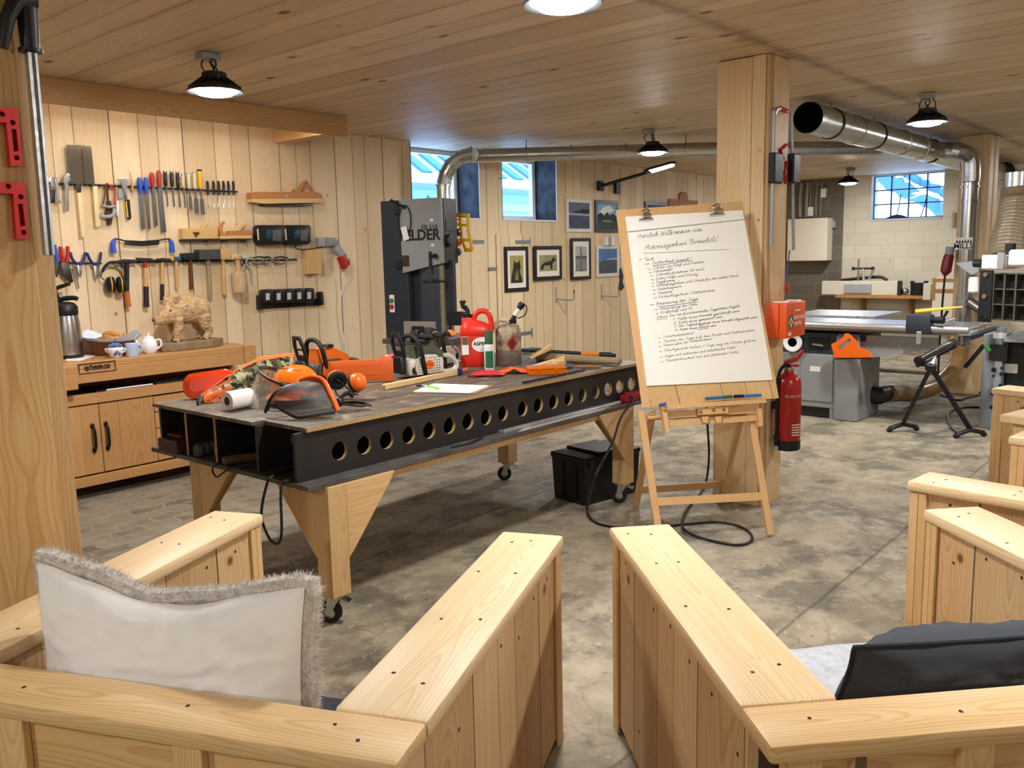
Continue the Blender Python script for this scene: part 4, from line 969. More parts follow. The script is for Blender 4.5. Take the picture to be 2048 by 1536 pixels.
text('2', .042, wm(t) @ frame(x=(1, 0, 0), y=(0, 0, 1), o=(.082, -.0756, .152)), RED, 'lettering', t)
# dirty translucent jerry can
t = thing('jerry_can', 'dirty translucent jerry can with red warning diamond and black spout', 'fuel can', M=at(1018, 728))
DIRTY = NT('dirty_can'); _v, _x = DIRTY.coords(); _n = DIRTY.noise(_v, 13, 5, .7)
_c = DIRTY.mix(DIRTY.ramp(_n, [(.42, 0), (.62, 1)]), 'b3a488', '5c4832'); _c = DIRTY.mix(DIRTY.ramp(_x[2], [(.095, .75), (.1, 0)]), _c, '6f6158')
DIRTY.link(_c, DIRTY.b.inputs['Base Color']); DIRTY.b.inputs['Roughness'].default_value = .45; DIRTY = DIRTY.m
MB().loft([canring(.082, .06, 0), canring(.085, .063, .006), canring(.085, .063, .20), canring(.08, .058, .235), canring(.06, .045, .26, .01), canring(.03, .028, .268, .03)]).build('body', DIRTY, t, world=False, smooth=True)
MB().tube(spline([(.02, 0, .262), (.0, 0, .285), (-.05, 0, .292), (-.075, 0, .27), (-.082, 0, .21)], 7), .014, 10).build('handle', mat('can_cream', 'c9bfa0', .5), t, world=False, smooth=True)
m = MB(); m.lathe([(.026, 0), (.026, .028), (.018, .03)], 16, T(.03, 0, .265)); m.tube([(.03, 0, .29), (.05, 0, .325)], .016, 10); m.build('cap', BLACKP, t, world=False, smooth=True)
MB().tube([(.046, 0, .32), (.075, 0, .365)], .017, 12).build('spout', WHITEP, t, world=False, smooth=True)
m = MB(); m.tube([(.073, 0, .363), (.09, 0, .388), (.10, 0, .398)], [.018, .024, .02], 12); m.tube(spline([(.10, 0, .40), (.125, 0, .37), (.11, 0, .32), (.06, 0, .30)], 6), .004, 6); m.build('spout_cap', BLACKP, t, world=False, smooth=True)
MB().prism([(0.02, .085), (.058, .142), (.03, .20), (-.012, .143)], 0, .0015, T(0, -.0632, 0) @ RX(PI / 2)).build('warning_diamond', mat('diamond_red', '9c2318', .6), t, world=False)
MB().prism([(0.021, .105), (.046, .142), (.028, .178), (.001, .143)], 0, .0015, T(0, -.0648, 0) @ RX(PI / 2)).build('warning_mark', mat('diamond_dark', '5e130e', .6), t, world=False)
# bottle
t = thing('lube_bottle', 'slim white bottle with green cap and green label before the red fuel can', 'bottle', M=at(979, 741))
MB().lathe([(.001, 0), (.029, 0), (.031, .004), (.031, .155), (.027, .165), (.024, .168)], 22).build('body', mat('bottle_white', 'dcdedb', .35), t, world=False, smooth=True)
MB().lathe([(.026, .166), (.026, .185), (.024, .235), (.021, .25), (.001, .251)], 18).build('cap', mat('bottle_green', '2f5f45', .45), t, world=False, smooth=True)
MB().loft([[(.0315 * math.cos(a), .0315 * math.sin(a), z) for a in [PI * (1.25 + .55 * i / 12) for i in range(13)]] for z in (.02, .125)], cap=False).build('label', mat('label_green', '1d6b4a', .5), t, world=False, smooth=True)
text('BIO', .022, wm(t) @ frame(x=(0, 0, 1), y=(-1, 0, 0), o=(.0, -.0322, .075)), WHITEI, 'lettering', t) if False else None
# pouches
t = thing('pouch', 'flat red zip pouch lying before the red fuel can', 'pouch', M=at(975, 752))
MB().surf(lambda u, v: ((u - .5) * .21 + .03 * (v - .5), (v - .5) * .10, .006 + .030 * (math.sin(PI * u) * math.sin(PI * v)) ** .6 + .004 * mnoise.noise(V((u * 6, v * 6, 0)))), 24, 14, thick=.006).build('cover', mat('red_nylon', 'c02a28', .6, bump=.3, bscale=60), t, world=False, smooth=True, ang=180)
MB().tube([(-.105 + .21 * i / 12 - .012, -.048 + .004 * math.sin(i), .009) for i in range(13)], .004, 6).build('zip', BLACKP, t, world=False, smooth=True)
t = thing('tool_wallet', 'flat orange and black tool wallet between red pouch and orange box', 'wallet', M=at(1025, 747))
MB().surf(lambda u, v: ((u - .5) * .17, (v - .5) * .12 + .03, .004 + .030 * max(0, math.sin(PI * u)) * (.4 + .6 * v) * (1 - abs(v - .6)) + .008 * mnoise.noise(V((u * 5, v * 5, 2))) + .006), 20, 12, thick=.004).build('cover', ORC, t, world=False, smooth=True, ang=60)
MB().prism([(-.03, .0), (.01, .022), (.05, .0)], -.002, .002, T(0, -.034, .012) @ RX(math.radians(60))).build('flap', RUBBER, t, world=False)
MB().prism([(-.07, .0), (-.02, .03), (-.06, .055)], 0, .002, T(0, .02, .036)).build('patch', RUBBER, t, world=False)
# translucent orange box
t = thing('plastic_box', 'translucent orange plastic box near the table edge', 'box', M=at(1096, 750, 0, math.radians(8)))
TOR = mat('translucent_orange', 'ff7f14', .2, trans=.45, ior=1.2)
MB().bb(-.115, .115, 0, .13, .0, .030, .004).build('tray', TOR, t, world=False); MB().bb(-.117, .117, -.002, .132, .0305, .046, .005).build('lid', TOR, t, world=False)
for x in (-.05, .05): MB().bb(x - .012, x + .012, -.006, -.0025, .02, .04, .001).build('latch', TOR, t, world=False)
# offcut wedges
G = 'pale wooden felling wedges on the table'
for k, (u, v, dz, rz, tilt, lab, L, H) in enumerate(((1085, 738, 0, .1, 0, 'pale wooden wedge in front, thick end to the right', .16, .055), (1108, 733, .0, -.25, 0, 'pale wooden wedge lying behind the front wedge', .14, .07),
        (1085, 727, .062, .35, -.35, 'pale wooden wedge pointing upward on top of the others', .17, .03), (1122, 738, 0, .6, 0, 'small pale wooden block at the right of the wedges', .06, .05))):
    t = tag(MB(at(u, v, dz + .001, rz) @ RY(tilt)).prism([(-L / 2, 0), (L / 2, 0), (L / 2, H), (-L / 2, H * (.25 if k != 3 else 1))], -.03, .03, T(0, .03, 0) @ RX(PI / 2), bev=.002).build('wooden_wedge', PALEW, origin=PZ(u, v, TZ)), lab, 'wedge', G)
# carved stick, axe, brush
a, b = PZ(1075, 722, TZ), PZ(1243, 731, TZ)
t = thing('wooden_bat', 'weathered grey wooden stick with rounded knob end on the table', 'stick', a)
pts = [a + V((0, 0, .03)), a.lerp(b, .5) + V((0, 0, .028)), a.lerp(b, .88) + V((0, 0, .027)), a.lerp(b, .93) + V((0, 0, .027)), a.lerp(b, .97) + V((0, 0, .028)), b + V((0, 0, .028))]
MB().tube(pts, [.030, .028, .024, .022, .027, .012], 14).build('shaft', GREYW, t, smooth=True)
a, b = PZ(1055, 706, TZ), PZ(1230, 716, TZ)
t = thing('axe', 'black axe with orange grip band behind the grey stick', 'axe', a)
d = (b - a)
MB().tube([a + V((0, 0, .018)), a + d * .5 + V((0, 0, .018)), a + d * .64 + V((0, 0, .018))], .014, 10).build('shaft', BLACKP, t, smooth=True)
MB().tube([a + d * .64 + V((0, 0, .018)), a + d * .84 + V((0, 0, .018))], .0175, 10).build('grip', mat('axe_orange', 'e08a1e', .5), t, smooth=True)
MB().tube([a + d * .84 + V((0, 0, .018)), a + d * .95 + V((0, 0, .018)), b + V((0, 0, .016))], [.0175, .021, .016], 10).build('pommel', BLACKP, t, smooth=True)
Mh = frame(x=d, z=(0, 0, 1), o=a)
MB(Mh).prism([(-.03, -.03), (.05, -.03), (.06, .09), (-.04, .12)], .005, .03).build('axe_head', DSTEEL, t)
t = tag(MB(at(1060, 704, .001, .3)).bb(-.06, .06, 0, .03, 0, .028, .008, seg=2).build('blue_tool_case', BLUE, smooth=True, origin=PZ(1060, 704, TZ)), 'small blue plastic tool behind the pale wedges', 'tool')
a, b = PZ(1130, 738, TZ), PZ(1203, 738, TZ)
t = thing('file_brush', 'small tool with dark blue tip and thin brown handle near the table edge', 'brush', a); d = b - a
MB().tube([a + V((0, 0, .018)), a + d * .22 + V((0, 0, .016))], [.018, .013], 10).build('head', mat('slate_blue', '3c4f66', .5), t, smooth=True)
MB().tube([a + d * .22 + V((0, 0, .014)), a + d * .5 + V((0, 0, .014)), b + V((0, 0, .012))], [.006, .012, .009], 10).build('grip', mat('brown_handle', '8d6537', .5), t, smooth=True)
a, b = PZ(1045, 768, TZ), PZ(1170, 742, TZ)
t = tag(MB().tube([a.lerp(b, i / 40) + V((0, 0, .008)) for i in range(41)], [.009 if i % 2 else .006 for i in range(41)], 6, flat=.8).build('saw_chain', DSTEEL, origin=a), 'dark saw chain stretched along the table edge', 'chain')
# lath with clamp end
a, b = PZ(768, 780, TZ), PZ(913, 750, TZ); d = b - a
t = thing('wooden_lath', 'long square wooden lath lying before the STIHL saw', 'lath', a)
Ml = frame(x=d, z=(0, 0, 1), o=a)
MB(Ml).bb(0, d.length, -.014, .014, .001, .031, .002).build('bar', PALEW, t)
MB(Ml).cyl((-.0012, 0, .015), (.001, 0, .015), .006, n=10).build('screw', STEEL, t)
a2, b2 = PZ(915, 751, TZ), PZ(945, 745, TZ); Ml = frame(x=b2 - a2, z=(0, 0, 1), o=a2)
t = thing('spring_clamp', 'small dark blue clamp at the end of the wooden lath', 'clamp', a2)
MB(Ml).bb(.01, .04, -.012, .012, .001, .04, .006, seg=2).build('jaw', NAVY, t, smooth=True)
MB(Ml).tube([(.04, 0, .022), (.11, .01, .03)], [.012, .008], 8).build('grip', ORANGE, t, smooth=True)
# clipboard, paper, pen
Mc = at(900, 780, 0, 0); P = [PZ(822, 786, TZ), PZ(952, 787, TZ), PZ(988, 772, TZ), PZ(870, 768, TZ)]
t = tag(MB().prism([(p.x, p.y) for p in P], TZ + .0005, TZ + .0035).build('clipboard', mat('brown_hardboard', 'a07a48', .6), origin=P[0]), 'brown hardboard writing board under the white sheets on the table', 'clipboard')
P = [PZ(828, 784, TZ + .004), PZ(940, 787, TZ + .004), PZ(976, 773, TZ + .004), PZ(868, 769, TZ + .004)]
t = tag(MB().prism([(p.x, p.y) for p in P], TZ + .0036, TZ + .010).build('paper_stack', WHITE, origin=P[0]), 'white sheets of paper on the brown writing board', 'paper')
a, b = PZ(845, 770, TZ + .016), PZ(878, 777, TZ + .016); d = b - a
t = thing('pen', 'lime green pen lying on the white sheets', 'pen', a)
MB().tube([a + d * .3, b], .0055, 8).build('barrel', mat('lime_plastic', '7ed321', .4), t, smooth=True)
MB().tube([a, a + d * .3], [.0025, .0055], 8).build('pen_tip', WHITEP, t, smooth=True)
t = tag(MB(at(838, 777, .011, .2)).bb(-.015, .015, -.006, .006, 0, .01, .003).build('usb_stick', BLACKP, origin=PZ(838, 777, TZ)), 'tiny black stick beside the lime green pen', 'stick')
# ---------------------------------------------------------------- hand tools on the plank wall
MW = frame(x=(1, 0, 0), y=(0, 0, 1), o=(0, WY, 0))      # x along the wall, y up, z out of the wall
def c1(x, y, d=.04): p = PY(x * .3126, 180 + y * .3125, WY - d); return (p.x, p.z)
def c2(x, y, d=.04): p = PY(460 + x * .3126, 230 + y * .3125, WY - d); return (p.x, p.z)
def flat(pts, d0, d1, bev=.0015, c=c1): return MB(MW).prism([c(x, y, (d0 + d1) / 2) for x, y in pts], d0, d1, bev=bev)
def rod(pts, r, d, n=10, c=c1, fl=None, sp=0):
    P = [V((*c(p[0], p[1], d), p[2] if len(p) > 2 else d)) for p in pts]
    return MB(MW).tube(spline(P, sp) if sp else P, r, n, flat=fl)
def tool(name, label, cat, x, y, group=None, c=c1):
    q = c(x, y); return thing(name, label, cat, (q[0], WY - .04, q[1]), group=group)
def B(mb, name, m, t, smooth=True): return mb.build(name, m, t, smooth=smooth)
FILE = mat('file_steel', '6d7076', .5, .8, noise=.1, nscale=60); RATTAN = mat('rattan_wrap', 'e2cf9f', .7, noise=.12, nscale=90)
ACET = mat('black_acetate', '1a1614', .3, coat=.3); IVORY = mat('ivory_handle', 'dccfae', .4)
rl = tool('tool_rail', 'long dark upper tool rail holding saws, files and chisels', 'rail', 900, 620)
B(rod([(292, 598), (640, 608), (1100, 632), (1518, 652)], .007, .025, 8), 'bar', DSTEEL, rl)
for k in range(40):
    x = 305 + k * 31; q = c1(x, 598 + (x - 292) * .044, .03); B(MB(MW).cyl((q[0], q[1], .0), (q[0], q[1], .045), .005, n=6), 'clip', DSTEEL, rl)
G = 'hand tools on the upper tool rail'
t = tool('wrench', 'small wrench with black grip at the left end of the upper rail', 'wrench', 335, 640, G)
B(flat([(318, 555), (330, 565), (345, 560), (352, 548), (362, 575), (348, 600), (346, 640), (325, 640), (322, 595), (308, 575)], .045, .056), 'head', STEEL, t); B(flat([(320, 640), (352, 638), (352, 722), (322, 725)], .043, .06, .003), 'grip', BLACKP, t)
t = tag(B(flat([(340, 560), (352, 575), (366, 560), (372, 600), (378, 700), (392, 715), (385, 728), (376, 718), (368, 728), (364, 705), (354, 605)], .058, .066), 'combination_spanner', STEEL, None), 'slim open spanner hanging beside the small wrench', 'spanner', G)
t = tag(B(flat([(392, 545), (410, 552), (420, 540), (436, 532), (448, 545), (438, 560), (452, 566), (440, 585), (434, 600), (440, 765), (436, 778), (424, 776), (418, 762), (414, 605), (396, 580), (410, 570)], .045, .058), 'adjustable_wrench', STEEL, None), 'large adjustable wrench on the upper rail', 'wrench', G)
BLADE = mat('saw_blade_steel', '96918a', .22, 1, noise=.12, nscale=5)
for bl, fe, hd, lab in (([(425, 350), (518, 352), (530, 600), (443, 600)], [(484, 596), (518, 596), (517, 658), (491, 658)], [(490, 658), (518, 656), (547, 940), (518, 946)], 'wide pull saw with pale wrapped handle, left one of the pair'),
                        ([(520, 353), (583, 362), (606, 602), (542, 602)], [(590, 600), (612, 600), (615, 616), (591, 618)], [(590, 618), (618, 614), (640, 872), (611, 880)], 'narrower pull saw with pale wrapped handle, right one of the pair')):
    t = tool('pull_saw', lab, 'saw', *bl[0], group='pull saws with pale wrapped handles')
    k = 0 if bl[0][0] < 500 else .012
    B(flat(bl, .047 - k, .050 - k, 0), 'blade', BLADE, t); B(flat(fe, .042 - k, .056 - k, .002), 'ferrule', DSTEEL, t); B(flat(hd, .036 - k * .4, .058 - k * .4, .005), 'grip', RATTAN, t)
t = tool('hand_brush', 'dark bristled brush hanging behind the small hacksaw', 'brush', 700, 780, G)
B(flat([(682, 712), (708, 710), (722, 800), (712, 862), (690, 865), (672, 800)], .018, .036, .004), 'bristles', mat('dark_bristles', '4b3524', .9, noise=.4, nscale=80), t); B(rod([(684, 600), (692, 715)], .008, .027), 'grip', DARKW, t)
t = tool('hacksaw', 'small hacksaw with red frame and grey handle', 'saw', 690, 700, G)
B(rod([(680, 598), (722, 625), (738, 655), (733, 735)], .0075, .05, 8, sp=4), 'frame', RED, t); B(rod([(678, 600), (668, 690), (658, 745)], .006, .05, 8), 'spine', DARKW, t)
B(rod([(652, 738), (700, 750), (740, 742)], .010, .05), 'bow', GREYP, t); B(rod([(640, 806), (680, 812), (722, 800), (735, 760)], .014, .055, sp=4), 'grip', GREYP, t)
t = tag(B(flat([(742, 712), (757, 710), (759, 805), (745, 806)], .03, .045, .002), 'caulk_tool', WHITEP, None), 'narrow white plastic tool behind the hacksaw', 'tool', G)
t = tool('paint_scraper', 'paint scraper with silver head and black and yellow grip', 'scraper', 790, 600, G)
B(flat([(752, 562), (822, 560), (824, 575), (806, 640), (814, 700), (800, 702), (792, 640), (766, 578)], .052, .062), 'blade', STEEL, t); B(flat([(800, 702), (827, 700), (838, 815), (830, 832), (812, 826)], .045, .068, .005), 'grip', BLACKP, t); B(flat([(803, 712), (810, 711), (822, 815), (814, 818)], .068, .0695, 0), 'grip_stripe', YELLOW, t)
t = tag(B(flat([(757, 632), (795, 632), (797, 696), (757, 694)], .02, .035, .003), 'scraper_holder', mat('clear_grey', 'a7adb3', .3), None), 'small grey holder behind the paint scraper', 'holder', G)
t = tool('marking_knife', 'thin marking knife with brown wooden handle', 'knife', 845, 600, G)
B(rod([(833, 525), (846, 600), (848, 640)], [.003, .008, .007], .05), 'grip', TANW, t); B(flat([(845, 640), (852, 640), (850, 692)], .048, .051, 0), 'blade', STEEL, t)
for lab, col, hx0, hy0, hx1, hy1, bl in (('flat file with blue handle, left of the two blue ones', BLUE, 890, 560, 900, 662, [(890, 664), (912, 664), (930, 890), (906, 893)]), ('round backed file with blue handle, right of the two blue ones', BLUE, 931, 560, 939, 662, [(929, 664), (950, 664), (965, 888), (950, 891)]),
                                         ('file with bright red handle hung higher than the blue ones', RED, 969, 528, 976, 622, [(972, 624), (990, 622), (1011, 868), (990, 871)]), ('widest file with red handle and broad grey blade', mat('brick_red_handle', 'a83a34', .5), 1015, 515, 1021, 620, [(1009, 624), (1036, 622), (1064, 908), (1032, 913)])):
    t = tool('file', lab, 'file', hx0, hy0, 'files on the upper rail'); B(rod([(hx0, hy0), (hx0 + 2, hy0 + 25), (hx1 - 2, hy1 - 25), (hx1, hy1)], [.012, .019, .016, .014], .05, 12), 'grip', col, t); B(flat(bl, .046, .053), 'blade', FILE, t)
for lab, col, x0, y0, x1, y1, yb, wb in (('dark handled chisel, narrowest and first in the chisel row', ACET, 1055, 518, 1062, 618, 745, 7), ('dark handled chisel, second in the chisel row', ACET, 1096, 520, 1103, 620, 748, 9), ('dark handled chisel, third and next to the ivory ones', ACET, 1134, 522, 1142, 636, 752, 11),
                                         ('ivory handled chisel with the narrowest blade', IVORY, 1170, 540, 1174, 624, 755, 8), ('ivory handled chisel with medium blade', IVORY, 1205, 532, 1210, 630, 765, 16), ('ivory handled chisel with wide blade next to the yellow one', IVORY, 1242, 526, 1247, 630, 790, 24), ('chisel with big yellow handle at the end of the row', YELLOW, 1275, 512, 1283, 632, 797, 24)):
    t = tool('chisel', lab, 'chisel', x0, y0, 'bench chisels on the upper rail')
    r = .019 if col is YELLOW else .014
    B(rod([(x0, y0), (x0 + 1, y0 + 12), (x1 - 2, y1 - 20), (x1, y1)], [r * .8, r, r * 1.02, r * .7], .05, 12), 'grip', col, t); B(rod([(x0, y0 - 3), (x0 + 1, y0 + 8)], r * 1.05, .05, 12), 'hoop', BLACKP if col is YELLOW else STEEL, t)
    dx = (yb - y1) * .10; ym = y1 + (yb - y1) * .42
    B(flat([(x1 - 4, y1), (x1 + 4, y1), (x1 + dx * .42 + 4, ym - 8), (x1 + dx * .42 + wb / 2 + 1, ym), (x1 + dx + wb / 2, yb - 2), (x1 + dx - wb / 2, yb), (x1 + dx * .42 - wb / 2 + 1, ym), (x1 + dx * .42 - 4, ym - 8)], .047, .052, 0), 'blade', FILE, t)
for k, x in enumerate((1325, 1363, 1396, 1427, 1458, 1490)):
    t = tool('carving_tool', ('first', 'second', 'third', 'fourth', 'fifth', 'last')[k] + ' of the six black handled carving tools counted from the chisels', 'carving tool', x, 600, 'black handled carving tools')
    B(rod([(x, 582), (x + 3, 600), (x + 6, 672)], [.009, .0115, .008], .05), 'grip', BLACKP, t); B(rod([(x + 6, 672), (x + 9, 715), (x + (15, 6, -4, 3, 6, 5)[k], 752)], [.003, .003, .006], .05, 6), 'blade', STEEL, t)
# plane shelf and planes
t = tool('plane_shelf', 'narrow dark metal shelf rail under the two small wooden planes', 'shelf', 1370, 962)
B(flat([(1168, 957), (1590, 953), (1590, 962), (1168, 966)], 0, .075, .001), 'ledge', DSTEEL, t); m = MB(MW)
for x in (1180, 1330, 1450, 1575): q = c1(x, 966, .08); m.cyl((q[0], q[1], .001), (q[0], q[1] - .006, .09), .006, n=8)
B(m, 'peg', DSTEEL, t)
PLW = wood('plane_beech', 'd9b57c', 'c29b60', 0, 2, knots=0, rings=12, grain=.6); PLR = wood('plane_red_beech', 'c68a52', 'a86d3a', 0, 2, knots=0, rings=12, grain=.6)
t = tool('wooden_plane', 'plain pale wooden plane with carved leaf mark', 'plane', 1265, 920)
B(flat([(1155, 887), (1378, 884), (1382, 952), (1157, 956)], .008, .07, .003), 'stock', PLW, t, False); B(flat([(1283, 884), (1300, 886), (1334, 836), (1322, 830)], .025, .05), 'wedge', PALEW, t); B(flat([(1232, 910), (1268, 908), (1280, 918), (1250, 948), (1244, 930)], .07, .0708, 0), 'leaf_mark', DARKW, t)
t = tool('wooden_plane', 'small wooden smoothing plane with curved front horn', 'plane', 1500, 920)
B(flat([(1396, 934), (1600, 930), (1600, 950), (1396, 954)], .008, .068, .002), 'sole', PALEW, t, False); B(flat([(1398, 925), (1455, 922), (1458, 902), (1590, 898), (1600, 912), (1600, 931), (1398, 934)], .008, .068, .003), 'stock', PLR, t, False)
B(rod([(1420, 926), (1408, 890), (1416, 862), (1434, 842)], [.024, .016, .013, .010], .038, 12, sp=4), 'horn', PLR, t); B(flat([(1500, 900), (1528, 902), (1572, 848), (1545, 842)], .02, .055, .002), 'wedge', PALEW, t)
t = tool('drawknife', 'drawknife with two bright blue handles', 'drawknife', 910, 975)
B(flat([(795, 960), (905, 966), (1020, 957), (1018, 990), (905, 1000), (797, 992)], .05, .055, .001), 'blade', mat('blackened_blade', '2c2a29', .45, .6), t); B(rod([(798, 966), (760, 955), (735, 952)], .006, .052), 'tang', DSTEEL, t); B(rod([(1018, 962), (1050, 955), (1082, 952)], .006, .052), 'tang', DSTEEL, t)
B(rod([(735, 955), (722, 985), (727, 1045)], [.012, .019, .021], .052, 12, sp=4), 'grip', BLUE, t); B(rod([(1084, 955), (1098, 985), (1103, 1040)], [.012, .019, .021], .052, 12, sp=4), 'grip', BLUE, t)
# lower rail
rl = tool('tool_rail', 'lower tool rail holding hammers, mallets and ear defenders', 'rail', 1000, 1100)
B(rod([(690, 1106), (1100, 1098), (1640, 1090), (1898, 1085)], .008, .022, 8), 'bar', DSTEEL, rl)
for k in range(30):
    x = 700 + k * 40; q = c1(x, 1106 - (x - 690) * .0175, .03); B(MB(MW).cyl((q[0], q[1], .0), (q[0], q[1] - .01, .06), .0055, n=6), 'hook', STEEL, rl)
rl = tool('tool_rail', 'short lower rail holding red and blue pliers', 'rail', 500, 1108); B(rod([(352, 1104), (650, 1110)], .007, .022, 8), 'bar', DSTEEL, rl)
G = 'pliers on the short lower rail'
t = tool('pliers', 'pliers with light blue grip partly hidden by the near post', 'pliers', 350, 1050, G); B(rod([(348, 990), (358, 1050), (366, 1110)], .012, .045), 'handle', BLUE, t); B(flat([(356, 1108), (374, 1108), (378, 1170), (366, 1200), (356, 1190)], .04, .052), 'jaw', DSTEEL, t)
t = tool('tin_snips', 'tin snips with red grips and curved dark jaws', 'snips', 410, 1100, G); B(rod([(388, 1002), (392, 1050), (405, 1105)], .013, .045), 'handle', RED, t); B(rod([(432, 1000), (436, 1050), (425, 1105)], .013, .05), 'handle', RED, t); B(flat([(385, 1105), (435, 1100), (455, 1170), (468, 1228), (452, 1236), (400, 1185)], .038, .055, .003), 'jaw', DSTEEL, t)
for lab, a, b, j in (('pliers with wide open dark blue grips next to the tin snips', [(450, 1038), (465, 1085), (500, 1122)], [(545, 1038), (535, 1085), (510, 1122)], [(492, 1120), (520, 1120), (523, 1165), (514, 1200), (500, 1180)]), ('pliers with dark blue grips at the end of the short rail', [(556, 1042), (575, 1085), (606, 1125)], [(645, 1038), (640, 1085), (620, 1128)], [(598, 1125), (632, 1125), (638, 1170), (622, 1212), (606, 1190)])):
    t = tool('pliers', lab, 'pliers', *a[0], group=G); B(rod(a, .010, .045, sp=4), 'handle', NAVY, t); B(rod(b, .010, .05, sp=4), 'handle', NAVY, t); B(flat(j, .04, .055, .002), 'jaw', STEEL, t)
t = tag(B(flat([(465, 1130), (478, 1130), (508, 1270), (500, 1272)], .03, .034, 0), 'scissors', STEEL, None), 'thin pointed steel blade hanging behind the open pliers', 'blade', G)
t = tool('ear_defenders', 'black ear defenders with yellow line hanging by their headband on the lower rail', 'ear defenders', 735, 1245)
B(rod([(655, 1165), (672, 1130), (705, 1103), (750, 1103), (785, 1125), (802, 1165)], .011, .09, 10, fl=.5, sp=5), 'headband', RUBBER, t); B(rod([(655, 1162), (645, 1195), (668, 1215)], .004, .06, 6, sp=3), 'wire', DSTEEL, t); B(rod([(802, 1165), (795, 1190), (775, 1205)], .004, .07, 6, sp=3), 'wire', DSTEEL, t)
for (x, y, d, mt_) in ((712, 1246, .055, 1), (770, 1246, .085, 2)):
    q = c1(x, y, d); Mq = Matrix.Translation((q[0], WY - d, q[1])) @ RZ(math.radians(-15)) @ RY(math.radians(90 if mt_ == 2 else -90)) 
    c = MB(Mq).lathe([(.002, .042), (.03, .04), (.052, .028), (.06, .008), (.06, -.002)], 22).build('ear_cup', BLACKP, t, smooth=True); MB(Mq).lathe([(.0605, .0), (.063, .002), (.063, .006), (.0605, .008)], 22).build('stripe', YELLOW, c, smooth=True)
    MB(Mq).lathe([(.057, -.002), (.06, -.012), (.05, -.022), (.03, -.022)], 20).build('pad', RUBBER, c, smooth=True)
G = 'hammers and mallets on the lower rail'
def striker(name, lab, cat, head, hm, parts, hd=(.03, .07)):
    t = tool(name, lab, cat, *head[0], group=G); B(flat(head, hd[0], hd[1], .004), 'head', hm, t)
    for nm, pts, r, m_ in parts: B(rod(pts, r, .052, 12, fl=.8), nm, m_, t)
    return t
OAXE = mat('axe_handle_orange', 'b8692c', .5); PURP = mat('dark_purple_grip', '2a1a22', .6)
striker('hatchet', 'hatchet with black and orange handle hanging beside the ear defenders', 'hatchet', [(738, 1094), (790, 1082), (860, 1086), (862, 1104), (800, 1112), (745, 1104)], DSTEEL, [('handle', [(812, 1108), (812, 1290)], .017, BLACKP), ('grip', [(812, 1288), (816, 1350), (822, 1388)], [.019, .021, .023], OAXE)])
striker('hammer', 'large hammer with red collar and dark dipped handle end', 'hammer', [(873, 1072), (960, 1076), (1003, 1094), (1000, 1100), (925, 1104), (873, 1092)], DSTEEL, [('collar', [(928, 1102), (930, 1138)], .018, RED), ('handle', [(930, 1138), (934, 1258)], [.017, .021], TANW), ('grip', [(934, 1256), (936, 1340), (937, 1390)], [.021, .02, .023], PURP)])
striker('hammer', 'small hammer with light handle and dark dipped end', 'hammer', [(1000, 1080), (1040, 1074), (1092, 1082), (1090, 1098), (1040, 1104), (1005, 1092)], DSTEEL, [('handle', [(1037, 1102), (1038, 1245)], [.013, .015], TANW), ('grip', [(1038, 1243), (1039, 1345)], [.015, .0165], PURP)])
t = striker('hammer', 'soft faced hammer with yellow tip', 'hammer', [(1108, 1068), (1150, 1066), (1152, 1092), (1108, 1096)], mat('hammer_blue', '2f4f86', .45), [('handle', [(1126, 1096), (1134, 1270)], [.013, .016], TANW)]); B(flat([(1084, 1072), (1106, 1068), (1106, 1096), (1086, 1094)], .032, .068, .006), 'yellow_tip', YELLOW, t)
striker('mallet', 'black rubber mallet with dark handle', 'mallet', [(1160, 1046), (1256, 1040), (1258, 1084), (1162, 1092)], BLACKP, [('handle', [(1216, 1088), (1222, 1200), (1224, 1278)], [.014, .016, .016], DARKW)], (.015, .085))
striker('mallet', 'biggest dark grey rubber mallet with grey handle', 'mallet', [(1258, 1022), (1392, 1020), (1396, 1082), (1260, 1086)], mat('grey_rubber', '43464a', .7, noise=.2), [('handle', [(1330, 1086), (1340, 1230), (1344, 1330)], [.017, .02, .02], GREYW)], (.01, .10))
striker('mallet', 'square headed wooden mallet', 'mallet', [(1392, 1018), (1470, 1018), (1470, 1084), (1396, 1086)], PLW, [('handle', [(1426, 1086), (1436, 1310)], [.015, .019], TANW)], (.01, .08))
t = tool('carving_mallet', 'round pale wooden carving mallet hanging head down', 'mallet', 1500, 1150, G)
q = c1(1508, 1225, .07); s = .0046
Mq = Matrix.Translation((q[0] + .004, WY - .115, q[1]))
MB(Mq).lathe([(.045, -.095), (.060, -.09), (.064, .04), (.058, .065), (.024, .085)], 24).build('head', mat('pale_mallet_wood', 'c3a67e', .6, noise=.12, nscale=12), t, smooth=True); MB(Mq).lathe([(.022, .085), (.018, .14), (.02, .175), (.033, .185), (.033, .195), (.01, .20)], 18).build('handle', TANW, t, smooth=True)
t = tool('pincers', 'grey pincers with spread legs hanging right of the carving mallet', 'pincers', 1575, 1100, G); B(rod([(1535, 1062), (1560, 1085), (1565, 1120), (1552, 1170), (1555, 1225)], .009, .05, sp=4), 'handle', GREYP, t); B(rod([(1605, 1060), (1580, 1085), (1575, 1110), (1605, 1160), (1608, 1228)], .009, .055, sp=4), 'handle', GREYP, t); B(flat([(1555, 1080), (1585, 1078), (1588, 1112), (1558, 1115)], .044, .06, .004), 'joint', DSTEEL, t)
